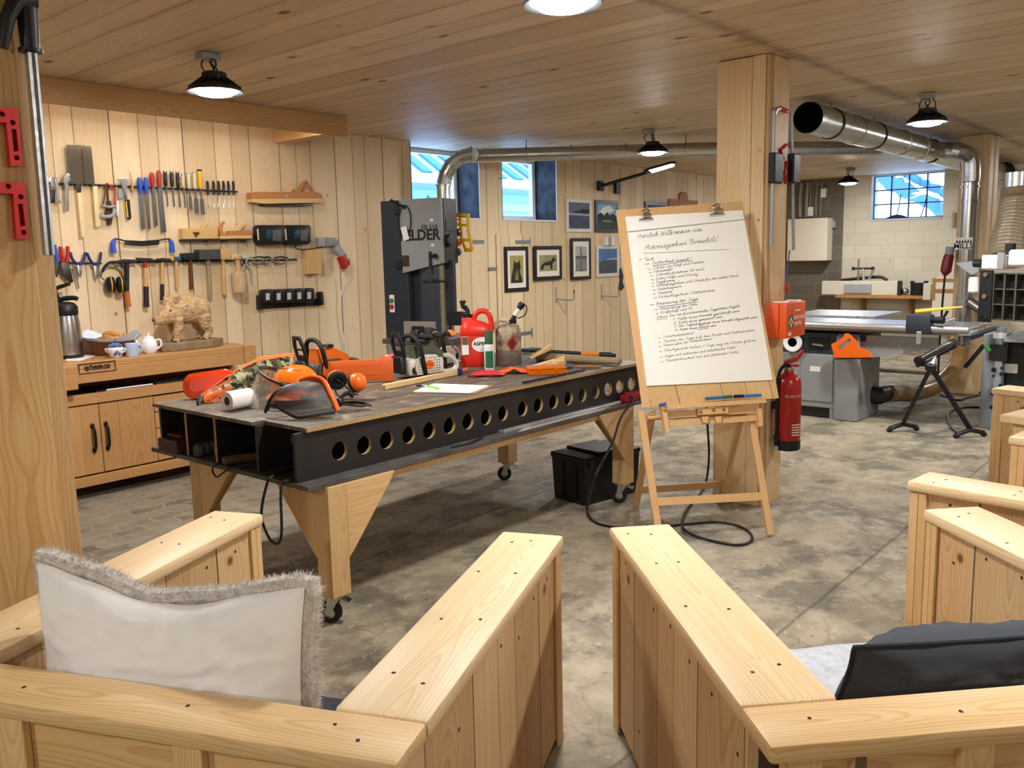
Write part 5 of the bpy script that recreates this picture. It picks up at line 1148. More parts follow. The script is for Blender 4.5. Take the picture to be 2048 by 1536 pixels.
for k, (x, w_, lab) in enumerate(((190, 50, 'left steel caliper hung on the lower rail'), (237, 28, 'small middle steel caliper hung on the lower rail'), (325, 48, 'right and largest steel caliper hung on the lower rail'))):
    t = tool('caliper', lab, 'caliper', x, 930, 'steel calipers on the lower rail', c2)
    B(rod([(x - w_, 925), (x - w_ * .8, 945), (x - w_ * .2, 955), (x + w_ * .4, 950), (x + w_ * .9, 925)], .008, .05, 8, c2, fl=.5, sp=4), 'leg', STEEL, t); B(rod([(x - w_ * .9, 915), (x, 908), (x + w_ * .9, 915)], .008, .055, 8, c2, fl=.5, sp=4), 'leg', DSTEEL, t)
# planes, chargers and sockets right of the tools
t = tool('jointer_plane', 'long wooden jointer plane with open tote on the wall', 'plane', 340, 520, c=c2)
B(flat([(124, 538), (576, 534), (577, 562), (200, 570), (124, 558)], .012, .085, .003, c2), 'sole', PALEW, t, False); B(flat([(120, 500), (140, 493), (545, 496), (572, 512), (576, 534), (123, 539)], .012, .085, .004, c2), 'stock', PLR, t, False)
B(flat([(346, 498), (378, 498), (418, 458), (398, 448)], .03, .066, .002, c2), 'wedge', PALEW, t)
B(rod([(438, 500), (455, 458), (478, 432), (492, 430), (500, 452), (522, 478), (528, 500)], [.016, .017, .015, .012, .013, .016, .018], .048, 10, c2, sp=4), 'tote', PLR, t); q = c2(358, 520, .085); MB(MW).cyl((q[0], q[1], .084), (q[0], q[1], .088), .011).build('button', STEEL, t)
t = tag(B(flat([(198, 573), (510, 575), (508, 583), (198, 581)], 0, .07, .001, c2), 'plane_shelf', DSTEEL, None), 'dark support rail under the long jointer plane', 'shelf')
TEAL = mat('charger_teal', '15404f', .4); GFACE = mat('charger_face', '585c60', .5)
for k, (x0, x1, lab) in enumerate(((160, 335, 'black battery charger with teal slot, left of the pair'), (338, 502, 'black battery charger with teal slot, right of the pair'))):
    t = tool('battery_charger', lab, 'charger', x0, 770, 'battery chargers on the wall', c2)
    B(flat([(x0 + 12, 705), (x1 - 10, 705), (x1, 722), (x1 - 1, 812), (x1 - 14, 828), (x0 + 18, 832), (x0, 806), (x0, 722)], .002, .09, .012, c2), 'housing', BLACKP, t); B(flat([(x0 + 70, 735), (x0 + 104, 735), (x0 + 104, 790), (x0 + 70, 792)], .09, .094, .001, c2), 'slot', TEAL, t); B(flat([(x0 + 112, 735), (x1 - 8, 735), (x1 - 8, 808), (x0 + 112, 802)], .09, .0925, .001, c2), 'face_plate', GFACE, t)
    B(flat([(x0 + 12, 730), (x0 + 20, 728), (x0 + 26, 800), (x0 + 18, 802)], .09, .095, .001, c2), 'trim_strip', IVORY, t)
t = tag(B(rod([(415, 828, .05), (420, 850, .03), (470, 860, .02), (560, 850, .03), (640, 835, .03)], .004, .03, 6, c2, sp=4), 'charger_wire', CABLE, None), 'thin black wire running from the chargers to the grey wall socket', 'wire')
t = tool('wall_socket', 'grey surface mounted wall sockets beside the chargers', 'socket', 600, 815, c=c2); B(flat([(557, 786), (600, 784), (602, 842), (558, 845)], .002, .05, .005, c2), 'switch_box', GREYP, t); B(flat([(602, 784), (660, 786), (682, 800), (684, 838), (604, 842)], .002, .055, .006, c2), 'double_socket', mat('mid_grey_plastic', '84888c', .45), t)
t = tool('power_plug', 'big red power plug with white cable on the plank wall', 'plug', 710, 910, c=c2)
B(rod([(690, 850, .03), (702, 880, .06), (712, 908, .09)], [.045, .040, .034], .06, 16, c2), 'socket_housing', GREYP, t); B(rod([(714, 905, .095), (722, 940, .105), (728, 982, .105)], [.046, .043, .032], .1, 16, c2), 'plug_body', RED, t); B(flat([(730, 915), (762, 925), (764, 960), (735, 975)], .09, .12, .006, c2), 'locking_flap', RED, t); B(rod([(728, 980), (730, 1006)], [.022, .018], .10, 12, c2), 'cable_gland', GREYP, t)
B(rod([(730, 1004, .10), (728, 1050, .07), (712, 1140, .03), (706, 1240, .02), (715, 1350, .02), (740, 1480, .02), (745, 1650, .02), (745, 1900, .02)], .007, .03, 8, c2, sp=6), 'cable', WHITEP, t)
t = tag(B(flat([(474, 866), (572, 860), (576, 1014), (484, 1020)], .002, .07, .003, c2), 'wooden_box', PINEZ, None, False), 'small pale wooden box screwed to the wall above the battery rack', 'box')
t = tool('battery_rack', 'black rack with five batteries low on the plank wall', 'rack', 380, 1220, c=c2); B(flat([(180, 1200), (586, 1176), (586, 1216), (180, 1242)], .002, .02, .002, c2), 'back_plate', BLACKP, t); B(flat([(180, 1155), (200, 1153), (202, 1240), (182, 1243)], .002, .07, .003, c2), 'end_bracket', BLACKP, t); B(flat([(565, 1132), (582, 1130), (586, 1215), (568, 1218)], .002, .07, .003, c2), 'end_bracket', BLACKP, t)
B(flat([(170, 1252), (590, 1222), (590, 1228), (170, 1258)], .002, .012, .001, c2), 'batten', PINE, t)
for k, (x, y, w) in enumerate(zip((232, 302, 369, 434, 497), (1164, 1163, 1160, 1158, 1156), (32, 32, 31, 30, 29))):
    t = tool('battery', ('first and largest looking', 'second', 'third and middle', 'fourth', 'last') [k] + ' black tool battery counted from the left in the wall rack', 'battery', x, y, 'black tool batteries in the rack', c2)
    B(flat([(x - w, y - 35), (x - w + 8, y - 46), (x + w - 10, y - 50), (x + w, y - 40), (x + w, y + 38), (x - w, y + 42)], .024, .10, .008, c2), 'case', BLACKP, t); B(flat([(x - 3, y - 22), (x + 22, y - 24), (x + 22, y + 20), (x - 2, y + 22)], .10, .1015, 0, c2), 'label', mat('battery_label', 'c9c6c4', .6, noise=.3, nscale=150), t)
# ---------------------------------------------------------------- joiner's bench under the tool wall
BZ, BY0, BY1, BX0, BX1 = .95, 5.97, 6.47, 2.42, 3.86
t = thing('workbench', 'brown wooden workbench with two doors and drawers under the hand tools', 'workbench', (3.1, 6.2, 0))
fr = PZ(471, 720, .86)
BX1 = PZ(506.6, 688.5, BZ).x - .02
MB().bb(1.9, BX1 - .10, BY0, BY1, BZ - .045, BZ, .003).build('bench_top', BENCHW, t)
MB().bb(1.9, BX1 - .10, BY0 - .004, BY0 + .05, BZ - .14, BZ - .0455, .003).build('front_apron', BENCHW, t)
MB().bb(BX1 - .098, BX1, BY0 - .02, BY1, BZ - .135, BZ + .001, .004).build('end_vise', BENCHW, t)
v0 = PY(152, 728, BY0).x
v1 = PY(153, 728, BY0 - .05).x
MB().bb(v1 - .25, v1, BY0 - .05, BY0 - .006, BZ - .17, BZ - .01, .004).build('vise_jaw', BENCHW, t)
p = PY(195, 735, BY0 - .006); M = frame(x=(1, 0, 0), y=(0, 0, 1), o=(p.x, BY0 - .005, p.z))
LOGO = mat('burnt_mark', '2e1808', .7)
text('SJÖBERGS', .040, M @ T(0, 0, .0008), LOGO, 'lettering', t, bold=.0015)
m = MB(M)
for a, b in (((-.125, -.036), (.125, -.030)), ((-.125, .030), (.125, .036))): m.bb(a[0], b[0], a[1], b[1], 0, .0012)
for x in (-.125, .119): m.bb(x, x + .006, -.036, .036, 0, .0012)
m.build('logo_border', LOGO, t)
# carcass
CX1 = BX1 - .16
yf = BY0 + .04
MB().bb(1.95, CX1, BY1 - .03, BY1 - .012, .16, BZ - .15).build('back_panel', BENCHV, t)
MB().bb(1.95, CX1, yf + .03, BY1 - .03, .165, .19).build('bottom_shelf', BENCHW, t)
MB().bb(1.95, CX1, yf - .012, yf + .03, .66, .73, .003).build('tray_lip', BENCHW, t)
MB().bb(1.95, CX1, yf + .03, BY1 - .03, .655, .675).build('tray_bottom', BENCHW, t)
MB().bb(1.95, CX1 + .03, yf - .005, yf + .06, .09, .16, .003).build('plinth_rail', BENCHW, t)
for x in (1.97, CX1 - .05): MB().bb(x, x + .08, yf, BY1 - .04, 0, .089).build('foot', BENCHW, t)
for x in (1.96, CX1 - .02): MB().bb(x, x + .02, yf + .03, BY1 - .03, .191, BZ - .15).build('side_panel', BENCHV, t)
BLKI = mat('black_iron', '1d1714', .5, .4)
xa, xb, xc = PY(152, 850, yf).x, PY(203, 870, yf).x, PY(312, 850, yf).x
for x0, x1, hx in ((xa - .28, xb - .002, PY(187, 880, yf).x), (xb + .002, xc - .004, PY(214, 878, yf).x)):
    d = MB().bb(x0, x1, yf, yf + .028, .172, .652, .003).build('door', BENCHV, t)
    m = MB(); m.tube(spline([(hx, yf - .002, .50), (hx, yf - .03, .48), (hx, yf - .036, .42), (hx, yf - .03, .36), (hx, yf - .002, .34)], 5), .010, 8); m.ell((hx, yf - .002, .505), (.016, .006, .02), 10, 6); m.ell((hx, yf - .002, .335), (.016, .006, .02), 10, 6)
    m.build('handle', BLKI, d, smooth=True)
for k in range(4):
    z0 = .175 + k * .12; d = MB().bb(xc, CX1 - .022, yf, yf + .02, z0, z0 + .114, .003).build('drawer', BENCHW, t)
# clutter in the open tray
random.seed(3)
G = 'dark sheets stacked in the open bench tray'
labs = ['bottom dark sheet sticking out at the left of the open bench tray', 'thin grey sheet on the left pile in the bench tray', 'black sheet leaning on top of the left pile in the bench tray', 'bluish dark sheet in the middle of the bench tray', 'brown board lying in the middle of the bench tray', 'dark grey flat sheet at the right of the bench tray', 'topmost black flat bag at the right of the bench tray']
for k, lab in enumerate(labs):
    x = 2.5 + k * .15; z = .677 + (k % 3) * .022; a = random.uniform(-.12, .12)
    o = MB(T(x, yf + .20, z) @ RZ(a)).bb(-.16, .16, -.14, .14, 0, .016, .003).build('sheet', mat('tray_dark_%d' % (k % 4), ('24262a', '4a4a48', '1b1a1a', '3b322b')[k % 4], .6), origin=(x, yf + .2, z)); tag(o, lab, 'sheet', G)
a, b = PY(218, 782, yf - .02), PY(308, 770, yf - .02)
t = tag(MB().tube([V((a.x, yf + .02, .737)), V((b.x, yf + .0, .739))], .006, 8).build('white_stick', WHITEP, smooth=True, origin=(a.x, yf, .735)), 'thin white stick on the lip of the bench tray', 'stick')
# things on the bench
def bt(u, v, dz=0, rz=0, ym=6.385):
    p = PZ(u, v, BZ + .001); k = min(1, ym / p.y); return local_at(V((p.x * k, p.y * k, p.z)), dz, rz)
t = thing('vacuum_flask', 'steel pump coffee flask with black top half hidden by the near post', 'flask', M=bt(140, 708) @ Matrix.Scale(1.2, 4))
MB().lathe([(.001, 0), (.072, 0), (.075, .005), (.075, .02)], 28).build('base', BLACKP, t, world=False, smooth=True)
MB().lathe([(.0735, .0205), (.074, .03), (.070, .20), (.062, .25)], 28).build('body', mat('brushed_steel', 'b9b7b4', .28, 1), t, world=False, smooth=True)
m = MB(); m.lathe([(.064, .2505), (.067, .27), (.066, .30), (.05, .322), (.02, .33)], 24); m.tube(spline([(-.03, 0, .32), (-.02, 0, .345), (.05, 0, .352), (.075, 0, .345)], 4), .014, 8); m.build('pump_head', BLACKP, t, world=False, smooth=True)
m = MB(); m.tube(spline([(-.03, .01, .33), (-.055, .01, .40), (.0, .01, .425), (.035, .01, .435)], 6), [.01, .012, .008], 8); m.build('carry_handle', BLACKP, t, world=False, smooth=True)
t = tag(MB().prism([tuple(PZ(u, v, BZ)[:2]) for u, v in ((132, 722), (160, 722), (190, 712), (165, 708), (135, 710))], BZ + .0005, BZ + .002).build('paper_note', WHITE, origin=PZ(160, 714, BZ)), 'white paper slip on the bench before the coffee flask', 'paper')
t = thing('bread_basket', 'brown basket lined with pale blue napkin holding croissants', 'basket', M=bt(226, 700, 0, 0, 6.31) @ Matrix.Scale(1.13, 4))
BASK = mat('brown_wicker', '7b4a2a', .7, noise=.35, nscale=120, bump=.6, bscale=120)
MB().loft([canring(a, b, z, 0, 36, 2.6) for a, b, z in ((.10, .07, 0), (.108, .078, .004), (.138, .105, .085), (.144, .11, .09), (.136, .104, .09), (.104, .075, .012))]).build('bowl', BASK, t, world=False, smooth=True)
NAP = mat('pale_blue_napkin', 'dde6f4', .9)
m = MB(); random.seed(5)
m.surf(lambda u, v: ((.09 + .075 * v + .02 * math.sin(u * 14 + 1) * v) * math.cos(2 * PI * u), (.06 + .065 * v) * math.sin(2 * PI * u), .03 + .085 * v + .045 * v * max(0, math.cos(2 * PI * u * 2 + .6)) ** 2), 48, 5)
m.build('napkin', NAP, t, world=False, smooth=True, ang=180)
CR = mat('croissant_crust', 'c98a45', .5, noise=.4, nscale=45)
Mb_ = wm(t)
for k, (x, y, z, a, lab) in enumerate(((-.055, -.005, .085, .4, 'leftmost croissant in the bread basket'), (-.01, -.03, .098, -.3, 'croissant in the front of the bread basket'), (.045, -.01, .093, .9, 'croissant at the right of the bread basket'), (-.02, .03, .118, .1, 'croissant on top at the back of the bread basket'), (.06, .03, .10, 2.0, 'croissant at the far right of the bread basket'))):
    o = MB(Mb_ @ T(x, y, z) @ RZ(a)).tube(spline([(-.05, .015, 0), (-.03, -.005, .008), (0, -.012, .012), (.03, -.005, .008), (.05, .015, 0)], 5), [.006, .016, .017, .022, .019, .022, .017, .016, .006], 10).build('croissant', CR, smooth=True, ang=180, origin=Mb_ @ V((x, y, z))); tag(o, lab, 'croissant', 'croissants in the bread basket')
PORC = mat('white_porcelain', 'e9ebf0', .15, coat=.4); BPOR = mat('blue_pattern_porcelain', '5a72b4', .2, coat=.4, noise=.9, nscale=60)
t = thing('sugar_bowl', 'white and blue patterned sugar bowl with lid on the workbench', 'sugar bowl', M=bt(232, 712, 0, 0, 6.07))
MB().lathe([(.001, 0), (.030, 0), (.032, .006), (.040, .015), (.054, .05), (.055, .065), (.048, .075)], 26).build('bowl', PORC, t, world=False, smooth=True)
MB().lathe([(.050, .0755), (.046, .088), (.022, .102), (.008, .106), (.006, .112), (.010, .118), (.006, .125), (.001, .126)], 24).build('lid', BPOR, t, world=False, smooth=True)
m = MB()
for k in range(3): m.ell((.02 + .012 * k, -.050 + .004 * k * k, .03 + .014 * (k % 2)), (.010, .004, .012), 8, 6)
m.build('blue_flower', BPOR, t, world=False, smooth=True)
for s in (-1, 1): MB().tube(spline([(s * .05, 0, .062), (s * .07, 0, .062), (s * .066, 0, .045), (s * .048, 0, .035)], 4), .005, 6).build('handle', PORC, t, world=False, smooth=True)
t = thing('mug', 'pale blue mug standing before the white teapot', 'mug', M=bt(265, 712, 0, 0, 6.06))
MUG = mat('pale_blue_enamel', 'b9c9e6', .2, coat=.4)
MB().lathe([(.001, 0), (.043, 0), (.045, .004), (.046, .09), (.044, .092), (.041, .09), (.040, .008), (.001, .006)], 26).build('cup', MUG, t, world=False, smooth=True)
MB().tube(spline([(.045, -.005, .075), (.072, -.008, .075), (.076, -.01, .04), (.045, -.005, .022)], 6), .006, 8).build('handle', MUG, t, world=False, smooth=True)
t = thing('teapot', 'small white porcelain teapot behind the pale blue mug', 'teapot', M=bt(299, 700, 0, 0, 6.14))
MB().lathe([(.001, 0), (.040, 0), (.052, .015), (.060, .045), (.055, .085), (.040, .108), (.034, .11)], 28).build('body', PORC, t, world=False, smooth=True)
MB().lathe([(.037, .1105), (.034, .12), (.012, .126), (.008, .13), (.012, .14), (.008, .148), (.001, .149)], 20).build('lid', PORC, t, world=False, smooth=True)
MB().tube(spline([(.054, 0, .095), (.085, 0, .095), (.088, 0, .055), (.056, 0, .03)], 6), .0075, 8).build('handle', PORC, t, world=False, smooth=True)
MB().tube(spline([(-.05, 0, .04), (-.08, 0, .07), (-.095, 0, .105)], 5), [.014, .010, .007], 8).build('spout', PORC, t, world=False, smooth=True)
# carved wild boar: one continuous body from swept volumes merged by voxel remesh
t = thing('boar_sculpture', 'carved wooden wild boar on a thick wooden base on the workbench', 'sculpture', M=bt(372, 692))
CARV = NT('carved_wood'); _v, _x = CARV.coords(); _n = CARV.noise(_v, 26, 4, .65, .5); _s = CARV.noise(CARV.comb(CARV.math('MULTIPLY', _x[0], 30), CARV.math('MULTIPLY', _x[1], 70), CARV.math('MULTIPLY', _x[2], 90)), 1, 3)
_c = CARV.mix(CARV.ramp(_n, [(.35, 0), (.68, 1)]), 'b58d60', 'd9bb90'); _c = CARV.mix(CARV.math('MULTIPLY', CARV.ramp(_s, [(.55, 0), (.7, 1)]), .55), _c, '6e4a2a')
CARV.link(_c, CARV.b.inputs['Base Color']); CARV.b.inputs['Roughness'].default_value = .7
CARV.bump(CARV.math('ADD', _s, CARV.math('MULTIPLY', _n, .6)), .9, .012); CARV = CARV.m
def boar():
    m = MB(T(0, 0, .055))
    def sweep(st):  # (x, zc, ry, rz)
        m.loft([[(x, ry * math.cos(a), zc + rz * math.sin(a)) for a in [2 * PI * i / 20 for i in range(20)]] for x, zc, ry, rz in st])
    sweep([(-.205, .135, .017, .022), (-.202, .136, .026, .03), (-.18, .14, .028, .032), (-.15, .152, .038, .045), (-.12, .168, .052, .062), (-.085, .185, .066, .08), (-.04, .198, .078, .095), (.02, .198, .082, .098), (.08, .19, .078, .092), (.13, .18, .074, .083), (.165, .17, .055, .065), (.18, .165, .02, .03)])
    # mane ridge
    m.loft([[(x, w * math.cos(a), z + w * 1.2 * math.sin(a)) for a in [2 * PI * i / 10 for i in range(10)]] for x, z, w in ((-.12, .225, .012), (-.06, .272, .02), (0, .288, .022), (.07, .275, .02), (.14, .24, .012))])
    for (x, y, x2, top, r0, r1, r2) in ((-.07, -.045, -.085, .14, .034, .024, .022), (-.06, .045, -.05, .14, .034, .024, .022), (.115, -.045, .125, .15, .045, .026, .022), (.12, .045, .14, .15, .045, .026, .022)):
        k = 1 if x < 0 else 0
        pts = [(x, y, top), (x + .003, y * 1.02, .09), (x2 + (.0 if k else .02), y, .05), (x2, y, .018), (x2 - .012, y, -.004)]
        m.tube(spline(pts, 4), [r0, r0 * .85, r1, r2 * .9, r2], 12)
    for s in (-1, 1):
        m.loft([[(-.075 + .018 * math.cos(a), s * .052 + .007 * math.sin(a), .245) for a in [2 * PI * i / 10 for i in range(10)]], [(-.07 + .026 * math.cos(a), s * .062 + .008 * math.sin(a), .272) for a in [2 * PI * i / 10 for i in range(10)]], [(-.055 + .004 * math.cos(a), s * .066 + .003 * math.sin(a), .312) for a in [2 * PI * i / 10 for i in range(10)]]])
        m.tube([(-.165, s * .024, .115), (-.172, s * .034, .125), (-.172, s * .036, .14)], [.006, .005, .002], 6)
    m.tube(spline([(.178, 0, .19), (.195, .01, .15), (.192, .01, .10)], 4), [.008, .006, .009], 8)
    return m
body = boar().build('body', CARV, t, world=False, smooth=True, ang=180)
rm = body.modifiers.new('merge', 'REMESH'); rm.mode = 'VOXEL'; rm.voxel_size = .0052; rm.use_smooth_shade = True
tx = bpy.data.textures.new('carving', 'CLOUDS'); tx.noise_scale = .016
dm = body.modifiers.new('chips', 'DISPLACE'); dm.texture = tx; dm.strength = .010; dm.mid_level = .5
m = MB(T(0, 0, .055))
for s in (-1, 1): m.ell((-.207, s * .009, .137), (.003, .005, .008), 8, 6); 
m.build('nostril', HOLE, t, world=False)
m = MB(T(0, 0, .055))
for s in (-1, 1): m.ell((-.118, s * .054, .195), (.007, .004, .006), 8, 6)
m.build('eye', HOLE, t, world=False)
BASEW = mat('grey_carving_base', '8a7758', .8, noise=.25, nscale=14, bump=.5, bscale=25)
MB().prism([(-.21, -.08), (-.10, -.115), (.12, -.11), (.24, -.05), (.22, .07), (.05, .11), (-.16, .09)], 0, .05, bev=.006).build('base', BASEW, t, world=False)
t.rotation_mode = 'QUATERNION'; t.matrix_basis = bt(372, 692, 0, math.radians(52), 6.22) @ Matrix.Scale(1.2, 4)
# ---------------------------------------------------------------- band saw
zt = 2.07
L, R_ = PZ(757, 402, zt), PZ(882, 394.5, zt)
dx = (R_ - L); bw = dx.length; Mx = frame(x=dx, z=(0, 0, 1), o=(L.x, L.y, 0))        # x to the right along the front, y away
SAWD = mat('saw_dark_blue', '232c36', .45, noise=.06); SAWG = mat('saw_grey', '8c9092', .42, noise=.04); SAWB = mat('saw_black', '17191c', .5)
t = thing('band_saw', 'tall grey and dark band saw reading FELDER before the plank wall', 'band saw', M=Mx)
def sx(u, v, y=0): p = PP(u, v, Mx @ V((0, y, 0)), Mx.to_3x3() @ V((0, 1, 0))); q = Mx.inverted() @ p; return (q.x, q.z)
XZf = Matrix(((1, 0, 0, 0), (0, 0, 1, 0), (0, 1, 0, 0), (0, 0, 0, 1)))               # (x, z, depth)
xd0, xd1 = sx(797, 400)[0], sx(881, 395)[0]
MB().bb(0, xd0 + .05, .02, .42, .0, zt - .002, .008).build('column', SAWD, t, world=False)
A = [sx(797, 401), sx(881, 394), sx(886, 527), sx(797, 548)]
MB().prism([(xd0, zt), (xd1, zt), (xd1 + .005, sx(886, 526)[1]), (xd0 + .01, sx(798, 547)[1])], 0, .03, XZf, bev=.006).build('upper_door', SAWG, t, world=False)
MB().prism([(xd0 + .051, zt - .003), (xd1 + .002, zt - .003), (xd1 + .006, sx(885, 527)[1]), (xd0 + .051, sx(800, 545)[1] + .02)], .031, .235, XZf, bev=.006).build('upper_housing', SAWB, t, world=False)
MB().lathe([(.045, 0), (.05, -.012), (.045, -.03), (.001, -.032)], 20, T(xd1 + .003, .09, sx(890, 480)[1]) @ RY(-PI / 2)).build('tension_knob', SAWB, t, world=False, smooth=True)
MB().bb(xd1 + .003, xd1 + .008, .06, .20, sx(890, 462)[1], sx(890, 438)[1], .002).build('cover_plate', SAWD, t, world=False)
cy_ = sx(845, 473); 
def onface(u, v): q = sx(u, v); return wm(t) @ frame(x=(1, 0, 0), y=(0, 0, 1), o=(q[0], -.0008, q[1]))
text('FELDER', .118, onface(839, 471), SAWB, 'lettering', t, depth=.0008, bold=.004)
text('FB 510', .055, onface(859, 455), SAWB, 'lettering', t, depth=.0008, bold=.001)
p0, p1 = sx(804, 511), sx(819, 533); MB().bb(p0[0], p1[0], -.003, .0, p1[1], p0[1], .001).build('window', mat('brown_window', '3a2c20', .3), t, world=False)
for (u, v) in ((863, 440), (865, 490), (860, 504)): q = sx(u, v); MB().prism([(q[0] - .015, q[1] - .008), (q[0] + .014, q[1] - .012), (q[0] + .016, q[1] + .006), (q[0] - .012, q[1] + .01)], -.002, .0, XZf).build('sticker', WHITEP, t, world=False)
for z in (sx(793, 420)[1], sx(796, 528)[1]): MB().bb(xd0 - .05, xd0 + .01, -.012, .018, z - .035, z + .035, .004).build('hinge', SAWB, t, world=False)
m = MB(); m.tube([(sx(790 + 0 + 21 + 12.3 * math.cos(a) - 0, 443 + 32 * math.sin(a))[0], -.012, sx(811, 443 + 32 * math.sin(a))[1]) for a in [2 * PI * i / 28 for i in range(28)]], .005, 6, closed=True); m.tube([(sx(783, 400)[0], -.01, zt - .0), (sx(812, 416)[0], -.014, sx(812, 416)[1])], .012, 8)
hk = m.build('hanging_loop', RUBBER, t, world=False, smooth=True)
q = sx(813, 468); MB(T(q[0], -.02, q[1]) @ RY(-.25)).bb(-.028, .028, -.001, .001, -.05, .06).build('tag', WHITEP, t, world=False)
# guide post, lower column face, blade guard, tables
gx0, gx1 = sx(876, 560)[0], sx(893, 560)[0]
MB().bb(gx0, gx1, .10, .15, sx(880, 640)[1], sx(880, 528)[1] + .03, .003).build('blade_guard', SAWD, t, world=False)
gz = sx(885, 640)[1]
MB().bb(gx0 + .02, gx1 + .10, .08, .16, gz - .05, gz + .06, .004).build('guide_block', SAWB, t, world=False)
MB().cyl((gx0 + .04, .1, gz - .12), (gx0 + .04, .1, gz), .012).build('guide_pin', SAWB, t, world=False)
q = sx(862, 545); MB().cyl((q[0], .02, q[1] - .02), (q[0], .02, q[1] + .12), .012).build('handwheel_shaft', SAWB, t, world=False); MB().lathe([(.001, -.012), (.085, -.01), (.09, 0), (.085, .01), (.001, .018)], 24, T(q[0] + .01, .02, sx(862, 563)[1])).build('handwheel', SAWB, t, world=False, smooth=True)
q = sx(862, 520); MB().tube([(q[0], -.012, q[1] - .06), (q[0], -.012, q[1] + .07)], .012, 8).build('lock_lever', SAWB, t, world=False); MB().tube([(q[0], -.012, q[1] + .035), (q[0] + .05, -.03, q[1] + .035), (q[0] + .07, -.04, q[1] + .03)], [.009, .012, .022], 10).build('lock_knob', SAWB, t, world=False, smooth=True)
MB().bb(.05, xd0 + .12, .10, .40, 0, sx(797, 548)[1] + .1, .006).build('column_web', SAWD, t, world=False)
p0, p1 = sx(777, 590), sx(788, 625); c = MB().bb(p0[0], p1[0], .008, .019, p1[1], p0[1], .002).build('switch_plate', WHITEP, t, world=False)
xm = (p0[0] + p1[0]) / 2; zm = (p0[1] + p1[1]) / 2
MB().lathe([(.02, 0), (.02, -.01), (.001, -.012)], 16, T(xm, .008, zm + .028) @ RX(-PI / 2)).build('green_button', mat('button_green', '3f7a4c', .5), c, world=True) if False else MB(wm(t)).lathe([(.02, 0), (.02, .01), (.001, .012)], 16, T(xm, .008, zm + .025) @ RX(PI / 2)).build('green_button', mat('button_green', '3f7a4c', .5), c, smooth=True)
MB(wm(t)).lathe([(.02, 0), (.02, .012), (.001, .014)], 16, T(xm, .008, zm - .025) @ RX(PI / 2)).build('red_button', RED, c, smooth=True)
tz = .96
MB().bb(xd0 - .02, bw + .12, -.28, .36, tz - .04, tz, .004).build('table', mat('cast_iron_table', '6b6d70', .35, .7), t, world=False)
MB().bb(xd0 - .0, bw - .1, -.0, .025, tz + .001, tz + .12, .002).build('fence', ALU, t, world=False)
MB().bb(.02, bw, .0, .40, .05, tz - .042, .008).build('lower_housing', SAWG, t, world=False)
MB().bb(-.02, bw + .03, -.03, .44, 0, .05, .004).build('foot', SAWB, t, world=False)
m = MB(); m.tube([(sx(829, 396)[0] + .012 * math.cos(a), .2, zt + .015 + .016 * math.sin(a)) for a in [2 * PI * i / 12 for i in range(12)]], .004, 6, closed=True); m.build('lifting_eye', SAWB, t, world=False, smooth=True)
# yellow holder at the side of the saw
t = thing('yellow_rack', 'yellow plastic rack with coloured knobs hanging at the side of the band saw', 'rack', M=Mx @ T(bw, .27, 1.5))
xr = bw + .06; yq = .34
def sy(u, v): return sx(u, v, yq)
def rp_(pts, r, nm, mt_): MB(Mx).tube([(sy(u, v)[0], yq, sy(u, v)[1]) for u, v in pts], r, 8).build(nm, mt_, t, smooth=True)
rp_([(910, 430), (938, 431)], .018, 'top_bar', YELLOW); rp_([(920, 434), (924, 480), (932, 500)], .014, 'side_bar', YELLOW); rp_([(936, 433), (937, 460), (945, 498)], .014, 'side_bar', YELLOW); rp_([(922, 480), (941, 480)], .012, 'cross_bar', YELLOW); rp_([(930, 500), (946, 499)], .016, 'bottom_bar', YELLOW); rp_([(922, 450), (937, 450)], .010, 'cross_bar', YELLOW)
for (u, v, mt_, nm) in ((914, 445, YELLOW, 'yellow_knob'), (917, 465, mat('oxblood', '4a1f22', .4), 'dark_red_knob'), (917, 485, ORANGE, 'orange_knob'), (917, 504, mat('knob_green', '1f3d38', .4), 'dark_green_knob')):
    q = sy(u, v); MB(Mx).lathe([(.001, -.04), (.028, -.036), (.034, -.02), (.034, .02), (.001, .03)], 18, T(q[0], yq - .03, q[1]) @ RX(PI / 2)).build(nm, mt_, t, smooth=True)
# ---------------------------------------------------------------- door, pictures, hooks on the plank wall
def wq(u, v, d=0): p = PY(u, v, WY - d); return p
x0, x1, zt_ = 7.335, 7.915, PY(1020, 468, WY).z
d = struct(MB().bb(x0, x1, WY - .022, WY - .002, .02, zt_, .002).build('door_1', WALLW))
for u, v, s in ((1060, 484, -1), (1064, 665, -1)):
    p = PY(u, v, WY - .024); m = MB(); m.bb(p.x - .26, p.x - .01, WY - .029, WY - .0225, p.z - .02, p.z + .02, .001); m.bb(p.x - .008, p.x + .03, WY - .012, WY - .002, p.z - .055, p.z + .055, .001); m.build('strap_hinge', mat('zinc_hinge', '8f9294', .45, .7), d)
p = PY(965, 484, WY); t = tag(MB().bb(p.x - .16, p.x + .02, WY - .008, WY - .002, p.z - .02, p.z + .02, .001).build('hinge', MATS['zinc_hinge'], origin=(p.x, WY, p.z)), 'zinc strap hinge on the planks right of the yellow rack', 'hinge')
p = PY(987, 537, WY - .024); t = tag(MB().bb(p.x - .07, p.x + .06, WY - .03, WY - .0235, p.z - .015, p.z + .015, .001).build('latch', MATS['zinc_hinge'], origin=(p.x, WY - .02, p.z)), 'small zinc latch at the edge of the plank door', 'latch')
FRB = mat('frame_black', '17171a', .35); FRW = mat('frame_white', 'dedad2', .45); MATT = mat('passepartout', 'ece8de', .8)
